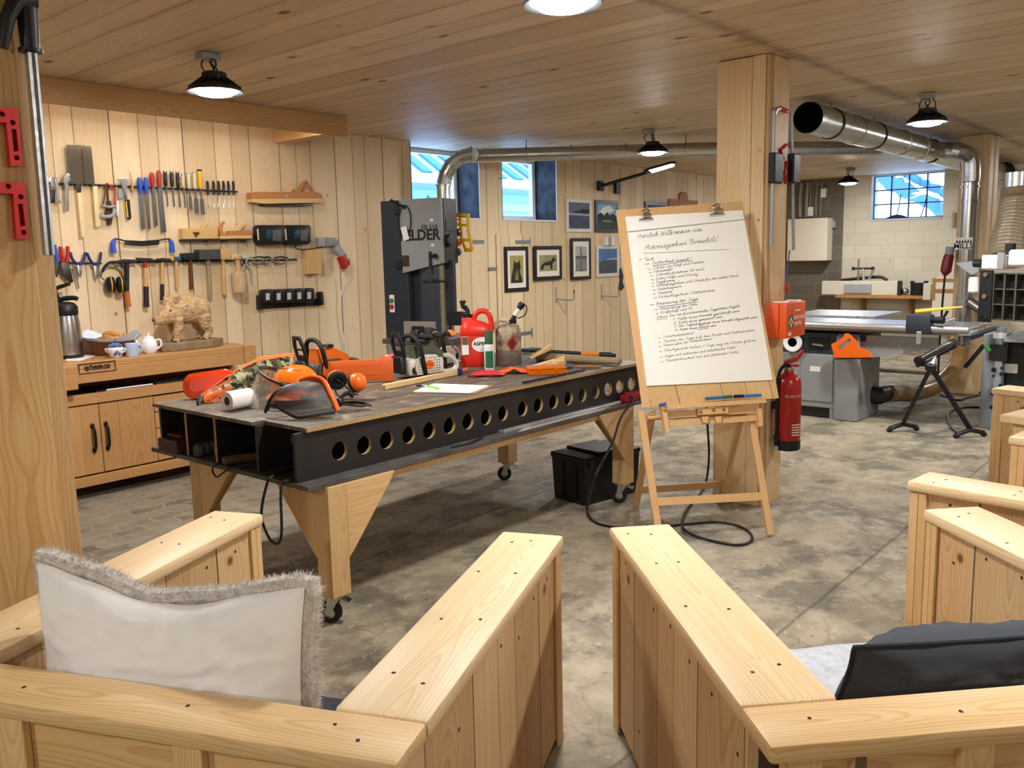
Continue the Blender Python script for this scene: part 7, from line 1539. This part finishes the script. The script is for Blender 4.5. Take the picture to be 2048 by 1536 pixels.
# near post tools
yn = 2.8 - .016
def pn(u, v): p = PY(u, v, yn); return (p.x, p.z)
MN = frame(x=(1, 0, 0), y=(0, 0, 1), o=(0, 2.8, 0))
REDA = mat('red_anodized', 'c02222', .4, .2)
for pts, holes, lab in (([(-40, 215), (33, 217), (43, 331), (19, 333), (10, 246), (-40, 243)], [((23, 246), 5), ((31, 316), 5), ((2, 229), 5)], 'upper red angle bracket on the near timber post'), ([(-40, 363), (46, 366), (55, 477), (31, 479), (24, 388), (-40, 384)], [((39, 394), 5), ((45, 465), 5), ((14, 373), 5)], 'lower red angle bracket on the near timber post')):
    t = thing('angle_bracket', lab, 'bracket', (pn(30, 300)[0], yn, pn(*pts[3])[1]), group='red angle brackets on the near timber post')
    hs = []
    for (u, v), r in holes:
        q = pn(u, v); hs.append([(q[0] + .008 * math.cos(a), q[1] + .008 * math.sin(a)) for a in [2 * PI * i / 10 for i in range(10)]])
    sl = [(pts[1][0] - 13, pts[1][1] + 42), (pts[1][0] - 3, pts[1][1] + 42), (pts[1][0] + 2, pts[1][1] + 86), (pts[1][0] - 8, pts[1][1] + 87)]; hs.append([pn(*q) for q in sl])
    MB(MN).holed([pn(*q) for q in pts], hs, .002, .026).build('plate', REDA, t)
t = thing('bar_clamp', 'long aluminium bar clamp with black handle on the edge of the near post', 'clamp', (pn(80, 300)[0], yn, 1.6))
a, b_ = V((pn(59, 106)[0], 2.795 - .02, pn(59, 106)[1])), V((pn(98, 511)[0] - .004, 2.795 - .02, pn(98, 511)[1]))
Mk = frame(x=b_ - a, y=(0, -1, 0), o=a); Lb = (b_ - a).length
MB(Mk).bb(0, Lb, -.016, .016, -.013, .013, .003).build('bar', ALU, t); MB(Mk).bb(0, Lb, .0165, .018, -.004, .004).build('groove', DSTEEL, t)
MB(Mk).tube([(-.25, 0, 0), (-.2, 0, 0), (-.05, 0, 0), (-.012, 0, 0), (-.01, 0, 0), (0.0, 0, 0)], [.03, .031, .027, .025, .033, .033], 12).build('handle', BLACKP, t, smooth=True)
MB().tube([(pn(60, 3)[0], 2.77, pn(60, 3)[1]), (pn(25, 5)[0], 2.76, pn(25, 5)[1]), (pn(8, 40)[0], 2.76, pn(8, 40)[1]), (pn(2, 98)[0], 2.77, pn(2, 98)[1])], [.03, .026, .02, .014], 10).build('jaw_arm', BLACKP, t, smooth=True)
# ---------------------------------------------------------------- floor things near table and easel
n0, nl, nr = PZ(1170, 1014, 0), PZ(1119, 991, 0), PZ(1275, 985, 0)
ux = (nr - n0); ux.z = 0; ux = ux.normalized(); uy = V((-ux.y, ux.x, 0)); Mb = frame(x=ux, z=(0, 0, 1), o=n0)
t = thing('storage_box', 'black plastic storage box with lid under the far end of the work table', 'box', M=Mb)
BOXB = mat('box_black', '0e0f12', .45, noise=.15)
MB().loft([[(.012, .012, 0), (.50, .012, 0), (.50, .30, 0), (.012, .30, 0)], [(0, 0, .28), (.51, 0, .28), (.51, .31, .28), (0, .31, .28)]]).build('body', BOXB, t, world=False)
MB().bb(-.008, .518, -.008, .318, .281, .315, .006).build('lid', BOXB, t, world=False); MB().bb(.13, .40, .0, .31, .3155, .333, .005).build('lid_ridge', BOXB, t, world=False)
MB().bb(.04, .075, -.016, -.0085, .24, .30, .003).build('latch', BOXB, t, world=False)
for k in range(2): MB().bb(-.004, .0 - .0005, .08 + k * .12, .10 + k * .12, .03, .27, .001).build('rib', BOXB, t, world=False)
def fl(u, v, z=.008): return PZ(u, v, z)
ys = V((4.66, 2.965, .69))
pts = [V((4.60, 2.968, .70)), V((4.585, 2.935, .68)), PY(1242, 835, 2.92), PY(1225, 885, 2.88), PY(1192, 950, 2.80), fl(1175, 1012, .05), fl(1180, 1036), fl(1205, 1050), fl(1260, 1056), fl(1330, 1052), fl(1372, 1048), fl(1440, 1044), fl(1490, 1058), fl(1504, 1080), fl(1470, 1090), fl(1400, 1075), fl(1366, 1056, .02), fl(1368, 1030, .02), fl(1384, 1005), fl(1402, 985), PZ(1413, 960, .05), PY(1418, 910, 2.74), PY(1415, 850, 2.74), PY(1412, 800, 2.75)]
t = tag(MB().tube(spline(pts, 8), .0075, 8).build('extension_lead', CABLE, smooth=True, origin=pts[10]), 'black extension cable looping over the floor from the red power strip past the easel', 'cable')
# ---------------------------------------------------------------- panel saw
SG = mat('machine_grey', '8d9092', .42, noise=.05); SD = mat('machine_dark', '2c333d', .45, noise=.08); SB = mat('machine_black', '141518', .5)
TAB = mat('machined_table', 'b4b7c0', .3, .6, noise=.02, nscale=12)
t = thing('panel_saw', 'grey panel saw with sliding table and silver front rail beyond the timber post', 'panel saw', (8.4, 2.9, 0))
yL = PX(1668, 780, 8.06).y; yN = PX(1715, 800, 8.06).y
MB().bb(8.06, 8.66, yN, yL - .002, .0, .80, .01).build('side_cabinet', SG, t)
MB().bb(8.10, 8.80, yL + .002, yL + 1.1, .10, .62, .006).build('main_cabinet', SG, t)
MB().bb(8.12, 8.80, yL + .04, yL + 1.1, .0, .098).build('plinth', SB, t); MB().bb(8.10, 8.14, yL + .004, yL + .05, 0, .10).build('foot', SG, t)
MB().bb(8.095, 8.80, yL + .002, yL + 1.1, .622, .815, .004).build('upper_band', SD, t)
MB().bb(8.092, 8.0985, yL + .03, yL + .34, .16, .60, .002).build('access_door', SG, t)
MB().bb(8.088, 8.0945, yL + .07, yL + .27, .66, .77, .002).build('scale_window', SB, t)
MB().tube([(8.08, yL + .12, .70), (8.075, yL + .22, .71)], .014, 8).build('chrome_scale', CHROME, t, smooth=True)
MB().lathe([(.045, 0), (.085, 0), (.095, .02), (.09, .035), (.055, .035), (.045, .03)], 24, T(8.09, PX(1587, 684, 8.09).y, PX(1587, 684, 8.09).z) @ RY(-PI / 2)).build('handwheel', WHITEP, t, smooth=True); MB().cyl((8.089, PX(1587, 684, 8.09).y, PX(1587, 684, 8.09).z), (8.06, PX(1587, 684, 8.09).y, PX(1587, 684, 8.09).z), .046).build('handwheel_hub', SB, t)
zt = .87
yE = PX(1942, 658, 8.12).y
A = [(8.06, .80), (8.06, .66), (9.0, .56)]
MB().loft([[(8.09, yL - .01, .81), (8.09, yL - .01, .70), (8.09, yN - .02, .60), (8.09, yN - .15, .615), (8.09, yE + .25, .72), (8.09, yE + .25, .81)], [(8.13, yL - .01, .81), (8.13, yL - .01, .70), (8.13, yN - .02, .60), (8.13, yN - .15, .615), (8.13, yE + .25, .72), (8.13, yE + .25, .81)]]).build('outrigger_plate', SG, t)
MB().bb(8.12, 8.36, yE, yL + 1.2, .835, zt, .004).build('front_table', TAB, t)
MB().bb(8.362, 9.25, yE + .10, yL + 1.2, .84, zt - .002, .003).build('main_table', TAB, t)
MB().bb(9.3, 10.2, yL + .05, yL + 1.0, .845, zt + .02, .003).build('rear_table', TAB, t)
MB().bb(8.13, 9.25, yE - .002, yE + .06, .80, .834).build('table_edge', SD, t)
rz = PX(1770, 655, 8.02).z
MB().tube([(8.03, yL + 1.1, rz), (8.03, PX(1938, 660, 8.03).y, rz)], .030, 16).build('front_rail', ALU, t, smooth=True); MB().bb(8.06, 8.115, yE + .1, yL + 1.1, rz - .02, rz + .012).build('rail_mount', SD, t)
ya, yb = PX(1862, 650, 8.0).y, PX(1813, 650, 8.0).y
f = MB().bb(7.97, 8.10, ya, yb, PX(1838, 668, 7.97).z, PX(1838, 630, 7.97).z, .01, seg=2).build('fence_carriage', SD, t, smooth=True)
MB().bb(8.10, 9.0, ya + .05, ya + .12, zt + .001, zt + .05, .003).build('rip_fence', ALU, t)
p = PX(1838, 663, 7.95); MB(T(*p)).bb(-.01, .01, -.02, .02, -.11, .0, .004).build('lock_lever', ALU, f)
p = PX(1865, 640, 8.0); MB().tube([(8.02, p.y + .02, p.z), (8.0, p.y - .09, p.z)], .03, 12).build('clamp_handle', SB, t, smooth=True); q = PX(1894, 622, 8.0); MB().tube([(8.02, p.y - .07, p.z), (8.02, q.y, q.z)], .012, 8).build('clamp_lever', SB, t, smooth=True)
p = PX(1725, 672, 8.08); MB().bb(8.084, 8.0895, p.y - .03, p.y + .03, p.z - .05, p.z + .03).build('slot', SB, t)
p = PX(1630, 738, 8.088); MB().bb(8.0895, 8.0915, p.y - .05, p.y + .05, p.z - .025, p.z + .025).build('sticker', WHITEP, t)
p = PX(1765, 800, 8.5); MB().tube([(8.48, yN + .03, .2), (8.48, yN - .06, .2), (8.62, yN - .07, .2)], [.085, .085, .08], 18).build('dust_port', SB, t, smooth=True)
# push block hung on the saw
yo = 8.0; t = thing('push_block', 'bright orange plastic push handle hung on the front of the panel saw', 'push handle', PX(1700, 716, yo))
Mo = frame(x=(0, -1, 0), y=(0, 0, 1), o=(yo, 0, 0))
def po(u, v): p = PX(u, v, yo); return (-p.y, p.z)
m = MB(Mo); m.holed([po(1672, 715), (po(1665, 688)), po(1672, 684), po(1678, 683), po(1690, 672), po(1692, 667), po(1698, 667), po(1704, 672), po(1712, 680), po(1717, 693), po(1735, 700), po(1744, 708), po(1746, 714)], [[po(1677, 694), po(1683, 698), po(1701, 686), po(1705, 682), po(1703, 677), po(1699, 677)]], .0, .035)
m.build('grip', ORANGE, t); MB(Mo).prism([po(1673, 718), po(1673, 716), po(1746, 715), po(1744, 717)], -.01, .045).build('sole', SB, t)
p = PX(1705, 690, 8.04); MB().cyl((8.037, p.y, p.z), (8.058, p.y, p.z), .008).build('hanger_pin', DSTEEL, t)
p = PZ(1850, 622, zt + .04)
t = thing('push_stick', 'yellow push stick lying on the fence of the panel saw', 'push stick', p)
a, b_ = V((8.03, yb - .06, PX(1838, 627, 8.0).z + .016)), V((8.09, ya - .22, PX(1838, 627, 8.0).z + .06))
MB().tube([a, a.lerp(b_, .3), b_], [.022, .02, .008], 8, flat=.6).build('stick', mat('push_stick_yellow', 'd8a32a', .5), t, smooth=True)
# roller stand
f1, f2 = PZ(1806, 858, .02), PZ(1940, 870, .02)
t = thing('roller_stand', 'black A shaped roller stand with chrome roller before the planer', 'roller stand', f1.lerp(f2, .5) * 1)
top = PY(1862, 735, f1.lerp(f2, .5).y)
for f in (f1, f2):
    e = f.lerp(f1.lerp(f2, .5), .0)
    MB().tube([top + (f - top).normalized() * -.03, f + V((0, 0, .05))], .022, 4).build('leg', BLACKP, t)
    d = V((.75, -.3, 0)).normalized() if False else V((-.55, .45, 0)).normalized()
    MB().tube([f - d * .13 + V((0, 0, .012)), f + d * .0 + V((0, 0, .045)), f + d * .13 + V((0, 0, .012))], .02, 8).build('foot_bar', BLACKP, t, smooth=True)
    for s in (-1, 1): MB().ell((f + d * .13 * s), (.026, .026, .02), 12, 8).build('rubber_foot', RUBBER, t, smooth=True)
MB().box(tuple(top), (.06, .08, .05), .008).build('knuckle', BLACKP, t); MB().tube([top + V((0, .03, .02)), top + V((-.06, .10, .03))], .016, 8).build('lock_knob', BLACKP, t, smooth=True)
pz = PY(1872, 703, top.y)
MB().tube([top, pz], .018, 4).build('mast', ALU, t)
r1_, r2_ = PY(1848, 712, top.y - .05), PY(1912, 682, top.y + .35)
d = (V((.65, -.76, 0)) * .85 + V((.76, .65, 0)) * .5 + V((0, 0, .25))).normalized(); MB().tube([pz - d * .22, pz + d * .25], .032, 16).build('roller', CHROME, t, smooth=True); MB().tube([pz - d * .25 + V((0, 0, -.035)), pz + d * .27 + V((0, 0, -.035))], .02, 6).build('roller_bracket', BLACKP, t)
MB().tube([pz - d * .25, pz - d * .225], .036, 14).build('end_cap', BLACKP, t)
# planer with tables folded up
PG = mat('planer_grey', '8a929c', .42, noise=.06)
c0_ = PZ(1978, 862, 0)
c0_ = V((8.3, PX(1978, 800, 8.3).y, 0))
t = thing('planing_machine', 'grey planing machine with black ribbed tables folded up', 'planer', (8.6, 1.2, 0))
yA, yB = PX(1958, 760, 8.35).y, PX(2002, 760, 8.30).y
MB().bb(8.30, 8.42, yB, yA - .12, 0, PX(1990, 655, 8.3).z, .006).build('front_column', PG, t); MB().bb(8.425, 8.8, yB + .03, yA, 0, PX(1990, 665, 8.4).z - .02, .006).build('side_column', PG, t)
cen = (yB + yA - .12) / 2
for k, (v, s) in enumerate(((735, .012), (740, .02), (747, .016), (752, .012), (770, .016), (788, .016), (800, .022), (815, .018), (848, .012))):
    z = PX(1990, v, 8.3).z; MB().cyl((8.2985, cen + (.03 if k % 2 else -.03), z), (8.2945, cen + (.03 if k % 2 else -.03), z), s, n=12).build('button', SB, t)
z = PX(1990, 705, 8.3).z; MB().bb(8.293, 8.2995, cen - .07, cen + .07, z - .07, z + .07, .004).build('display', SB, t); z = PX(1990, 672, 8.3).z; MB().bb(8.296, 8.2995, cen - .05, cen + .05, z - .02, z + .03).build('sticker', WHITEP, t)
MB().bb(8.40, 9.1, yB - 1.1, yB - .02, .0, .78, .006).build('body', SB, t); p = PX(2022, 737, 8.39); MB().bb(8.392, 8.3985, p.y - .05, p.y + .05, p.z - .04, p.z + .04).build('sticker', WHITEP, t)
MB().tube([(8.39, p.y + .11, .53), (8.34, p.y + .11, .53)], .018, 10).build('chrome_knob', CHROME, t, smooth=True)
MB().bb(8.2, 9.1, yB - 1.1, yB - .02, .79, .83, .004).build('thicknesser_table', PG, t)
# folded up tables: ribbed castings seen from below
P0 = PX(1954, 643, 8.2); P1 = PX(1957, 541, 8.2); hd = (V((-.42, -.90, 0))).normalized(); up = V((0, 0, 1)); Mt = frame(x=hd, y=up, o=P0); Ht = P1.z - P0.z
MB(Mt).bb(0, .12, 0, Ht, -.02, .0, .004).build('hinge_plate', SB, t)
for k, w0 in ((0, .13), (1, .66)):
    c = MB(Mt).bb(w0, w0 + .50, 0.02, Ht - .02, -.08, -.06).build('infeed_table' if k == 0 else 'outfeed_table', SB, t)
    m = MB(Mt)
    for j in range(4): m.bb(w0, w0 + .50, .02 + (Ht - .05) * j / 3, .03 + (Ht - .05) * j / 3, -.06, -.01)
    for j in range(6): m.bb(w0 + .1 * j - (.01 if j else 0), w0 + .1 * j + .006, .02, Ht - .02, -.06, -.004)
    m.build('rib', mat('rib_edge', '5d5a50', .5, .5), c)
for j in range(3): q = Mt @ V((.06, Ht * (.08 + .42 * j), .0)); MB().cyl(q, q + (Mt.to_3x3() @ V((0, 0, .012))), .02, n=12).build('bolt', CHROME, t)
p = Mt @ V((.02, Ht + .02, 0)); Mw = Mt @ T(0, Ht, 0)
MB(Mw).bb(.02, .24, .01, .13, -.06, .02, .01).build('guard_bracket', WHITEP, t); MB(Mw).bb(.26, .56, .03, .17, -.07, .03, .02).build('guard_cover', WHITEP, t); MB(Mw).bb(.18, .24, .012, .15, .02, .04, .003).build('silver_clamp', ALU, t)
MB(Mw).cyl((-.05, .06, 0), (.02, .06, 0), .035).build('knob', SB, t); MB(Mw).cyl((.25, .16, -.02), (.25, .22, -.02), .04).build('knob', SB, t); MB(Mw).cyl((.47, .17, -.03), (.47, .34, -.03), .022).build('guide_post', STEEL, t); MB(Mw).tube([(.48, .30, -.03), (.9, .15, .02)], .018, 6).build('guard_arm', ALU, t)
MB(Mw).prism([(-.30, .06), (-.12, .08), (-.02, .0), (-.14, -.04)], -.10, -.08).build('deflector', SG, t)
MB(Mw).bb(-.17, -.08, -.20, -.06, -.12, -.07, .015).build('white_end_bracket', WHITEP, t)
t = thing('ribbed_hose', 'clear ribbed suction hose curving down at the right edge beyond the planer', 'hose', (9.4, 1.6, 1.5))
hp = [PX(2034, 372, 9.6), PX(2034, 400, 9.6), PX(2030, 440, 9.5), PX(2022, 480, 9.4), PX(2016, 520, 9.3)]
sp = spline(hp, 12); MB().tube(sp, [(.13 + .05 * i / len(sp) + (.008 if i % 2 else 0)) for i in range(len(sp))], 20).build('hose_tube', mat('clear_hose', 'b9a88c', .3, trans=.4, noise=.1), t, smooth=False)
MB().tube([PX(2036, 345, 9.6), PX(2034, 374, 9.6)], .125, 20).build('collar', GALV, t, smooth=True)
# hand lever and cables near the planer
a, b_ = PX(1930, 735, 8.2), PX(1968, 690, 8.2); t = thing('clamp_handle', 'black lever with green tip beside the grey planer column', 'lever', a)
MB().tube([a, b_], .018, 6).build('lever', SB, t); MB().tube([b_, b_ + V((0, -.05, -.05))], .016, 8).build('tip', mat('lever_green', '3f8a3c', .5), t, smooth=True)
CP = [[(1918, 868), (1900, 850), (1898, 825), (1925, 815), (1965, 815)], [(1880, 788), (1915, 800), (1935, 795), (1960, 790)], [(1943, 782), (1953, 783), (1966, 787)]]
for k, (P, lab) in enumerate(zip(CP, ('black machine cable curving on the floor behind the roller stand', 'black machine cable on the floor along the timber post', 'short piece of black cable lying by the planer column'))):
    t = tag(MB().tube(spline([PZ(u, v, .012) for u, v in P], 6), .011, 6).build('machine_cable', CABLE, smooth=True, origin=PZ(*P[0], .01)), lab, 'cable')
# ---------------------------------------------------------------- things on the whitewashed wall
def wx(u, v, d=0): return PX(u, v, WX - d)
def wbox(u0, u1, v0, v1, d0, d1, bev=0, mb=None):
    a, b = PX((u0 + u1) / 2, v0, WX - d1), PX((u0 + u1) / 2, v1, WX - d1); y0, y1 = PX(u1, (v0 + v1) / 2, WX - d1).y, PX(u0, (v0 + v1) / 2, WX - d1).y
    return (mb or MB()).bb(WX - d1, WX - d0, y0, y1, b.z, a.z, bev)
t = tag(wbox(1574, 1653, 437, 522, .03, .30, .01).build('electrical_cabinet', mat('cabinet_cream', 'd6d0c0', .5), origin=wx(1610, 520, .2)), 'cream electrical cabinet on the bare block wall behind the timber post', 'cabinet')
t = tag(wbox(1658, 1669, 442, 456, .022, .10, .005).build('junction_box', GREYP, origin=wx(1660, 450, .05)), 'grey junction box beside the cream electrical cabinet', 'box')
for k, (u, v, lab) in enumerate(((1646, 386, 'white junction box high on the bare block wall between cables'), (1620, 423, 'small white junction box just above the cream cabinet'))):
    t = tag(wbox(u - 5, u + 5, v - 9, v + 9, .022, .08, .004).build('junction_box', WHITEP, origin=wx(u, v, .05)), lab, 'box')
G = 'cables and pipes on the bare block wall'
for k, u in enumerate((1600, 1612, 1617, 1632, 1640)):
    lab = ('leftmost conduit on the bare block wall', 'second conduit on the bare block wall', 'thin cable beside the second conduit on the bare block wall', 'cable sagging left of the white junction box', 'cable hanging below the white junction box')[k]
    P = [wx(u + 4, 365, .045), wx(u + 2 * (k % 3), 395, .05), wx(u, 434, .05)]
    t = tag(MB().tube(spline(P, 5), (.03, .03, .012, .012, .014)[k], 8).build('wall_conduit', mat('conduit_grey', '8d8878', .6), smooth=True, origin=P[2]), lab, 'conduit', G)
WS = mat('shelf_board', 'a97d48', .6, noise=.1)
t = thing('wall_shelf', 'wooden wall shelf with two brackets under the iron grid window', 'shelf', wx(1755, 598, .2))
wbox(1670, 1845, 591, 597, .02, .42, .003).build('shelf_board', WS, t)
zs = PX(1755, 591, WX - .42).z
for u in (1723, 1820):
    p = wx(u, 600, .2); MB().prism([(WX - .005, zs - .07), (WX - .32, zs - .07), (WX - .05, zs - .34), (WX - .005, zs - .34)], p.y - .02, p.y + .02, RX(PI / 2) @ Matrix.Scale(1, 4)).build('bracket', WS, t) if False else MB(Matrix(((1, 0, 0, 0), (0, 0, 1, p.y), (0, 1, 0, 0), (0, 0, 0, 1)))).prism([(WX - .005, zs - .065), (WX - .34, zs - .065), (WX - .06, zs - .32), (WX - .005, zs - .32)], -.02, .02).build('bracket', WS, t)
zs += .001
t = thing('machine_fence', 'long cream machine fence with grey clamp plate on the wall shelf', 'fence', wx(1720, 592, .2))
a, b_ = PX(1645, 580, WX - .3), PX(1800, 580, WX - .3); MB().bb(WX - .34, WX - .25, b_.y, a.y, zs, zs + .22, .006).build('fence', mat('fence_cream', 'cfc8b8', .5), t); MB().bb(WX - .345, WX - .245, b_.y - .02, b_.y + .03, zs, zs + .225, .004).build('end_cap', DSTEEL, t)
a2, b2 = PX(1688, 580, WX - .36), PX(1742, 580, WX - .36); MB().bb(WX - .37, WX - .342, b2.y, a2.y, zs + .03, zs + .17, .004).build('clamp_plate', GREYP, t)
p = PX(1716, 565, WX - .3); MB().cyl((WX - .3, p.y, zs + .2), (WX - .3, p.y, PX(1716, 518, WX - .3).z), .015, n=10).build('guide_rod', STEEL, t)
z = PX(1716, 537, WX - .3).z; MB().cyl((WX - .3, p.y + .09, z), (WX - .3, p.y - .24, z), .016, n=10).build('cross_rod', DSTEEL, t)
for y in (p.y + .08, p.y - .22): MB().ell((WX - .3, y, z), (.03, .03, .03), 10, 8).build('knob', SB, t, smooth=True)
MB().tube([(WX - .3, p.y - .07, z), (WX - .3, p.y - .09, zs + .23)], .02, 6).build('arm', ALU, t); MB().tube([(WX - .3, p.y - .24, z), (WX - .28, p.y - .16, zs + .24)], .02, 6).build('arm', ALU, t)
MB().tube(spline([(WX - .2, p.y + .3, zs + .225), (WX - .2, p.y, zs + .26), (WX - .2, p.y - .3, zs + .28), (WX - .22, p.y - .42, zs + .23)], 5), .025, 8).build('pressure_arm', SB, t, smooth=True)
p = PX(1700, 563, WX - .25); t = tag(MB().ell((WX - .13, p.y + .05, zs + .06), (.1, .16, .06)).build('yellow_hose_coil', mat('dull_yellow', 'a8923a', .6), smooth=True, origin=(WX - .13, p.y, zs)), 'dull yellow coil behind the cream machine fence on the shelf', 'coil')
p = PX(1837, 580, WX - .22); t = thing('black_pot', 'round black guard pot with two wing screws on the wall shelf', 'pot', (WX - .2, p.y, zs)); MB().lathe([(.001, 0), (.12, 0), (.12, .17), (.125, .19), (.001, .19)], 20, T(WX - .2, p.y, zs)).build('body', SB, t, smooth=True)
for s in (-1, 1): MB().bb(WX - .21, WX - .19, p.y + s * .1 - .03, p.y + s * .1 + .03, zs + .19, zs + .22).build('wing_screw', SB, t)
p = PX(1810, 585, WX - .25); t = tag(MB().ell((WX - .25, p.y, zs + .06), (.05, .055, .055), 12, 8).build('silver_bag', STEEL, smooth=True, origin=(WX - .25, p.y, zs)), 'crumpled silver bundle on the shelf beside the black pot', 'bundle')
t = tag(wbox(1846, 1861, 567, 600, .1, .45, .004).build('cream_board', mat('fence_cream'), origin=wx(1853, 598, .3)), 'small cream board standing at the end of the wall shelf', 'board')
t = thing('cardboard_box', 'white cardboard carton with brown tape behind the vertical duct', 'carton', wx(1885, 660, .4))
CB = mat('carton_white', 'd9d2c2', .8); TAPE = mat('brown_tape', '9a7548', .7)
wbox(1864, 1914, 556, 660, .05, .6, .004).build('carton', CB, t)
for v0, v1 in ((557, 564), (578, 586)): wbox(1865, 1913, v0, v1, .6005, .604).build('tape', TAPE, t)
wbox(1865, 1870, 556, 600, .6045, .607).build('tape', TAPE, t)
p = PX(1895, 533, 11.2); t = thing('power_plug', 'dark red power plug hanging beside the vertical duct', 'plug', p)
p = PX(1893, 535, 10.2); t.location = p
MB().tube([p + V((0, -.02, .13)), p + V((-.02, -.01, .05)), p + V((-.02, .0, -.04)), p + V((0, .01, -.07))], [.05, .055, .055, .03], 12).build('plug_body', mat('dark_red_plastic', '7d1c22', .4), t, smooth=True); MB().tube([p + V((0, -.03, .22)), p + V((0, -.02, .13))], .045, 10).build('socket_housing', GREYP, t, smooth=True)
MB().tube(spline([p + V((0, .01, -.07)), p + V((0.0, .02, -.3)), p + V((0, .03, -.75)), p + V((.0, .03, -1.15))], 5), .011, 6).build('cable', CABLE, t, smooth=True)
p = PX(1907, 395, WX); t = tag(wbox(1904, 1910, 425, 455, .002, .06, .004).build('wall_vent', mat('vent_grey', '8f8a80', .7), origin=wx(1907, 440, .03)), 'small grey box on the whitewashed wall beside the vertical duct', 'box')
p = PX(1588, 520, 5.35); pts = [PY(1586, 500, 2.24), PY(1592, 530, 2.25), PY(1598, 560, 2.26), PY(1596, 600, 2.25)]
t = tag(MB().tube(spline([V((5.30 + .004 * k, q.y, q.z)) for k, q in enumerate(pts)], 5), .004, 6).build('blue_wire', mat('wire_blue', '3a5f9a', .5), smooth=True, origin=pts[0]), 'thin blue wire hanging behind the timber post above the first aid box', 'wire')
# ---------------------------------------------------------------- world, camera, colour
w = bpy.data.worlds.new('world'); SC.world = w; w.use_nodes = True
bg = w.node_tree.nodes['Background']; bg.inputs[0].default_value = (.42, .66, 1.0, 1); bg.inputs[1].default_value = 4.4
setup_camera()
SC.view_settings.view_transform = 'Standard'; SC.view_settings.look = 'None'; SC.view_settings.gamma = 1; SC.view_settings.exposure = .55
SC.view_settings.use_curve_mapping = False
cy = SC.cycles; cy.max_bounces = 8; cy.diffuse_bounces = 5; cy.glossy_bounces = 4; cy.transmission_bounces = 6; cy.transparent_max_bounces = 8
cy.sample_clamp_indirect = 6; cy.caustics_reflective = False; cy.caustics_refractive = False; cy.use_denoising = True; cy.use_adaptive_sampling = True; cy.adaptive_threshold = .02
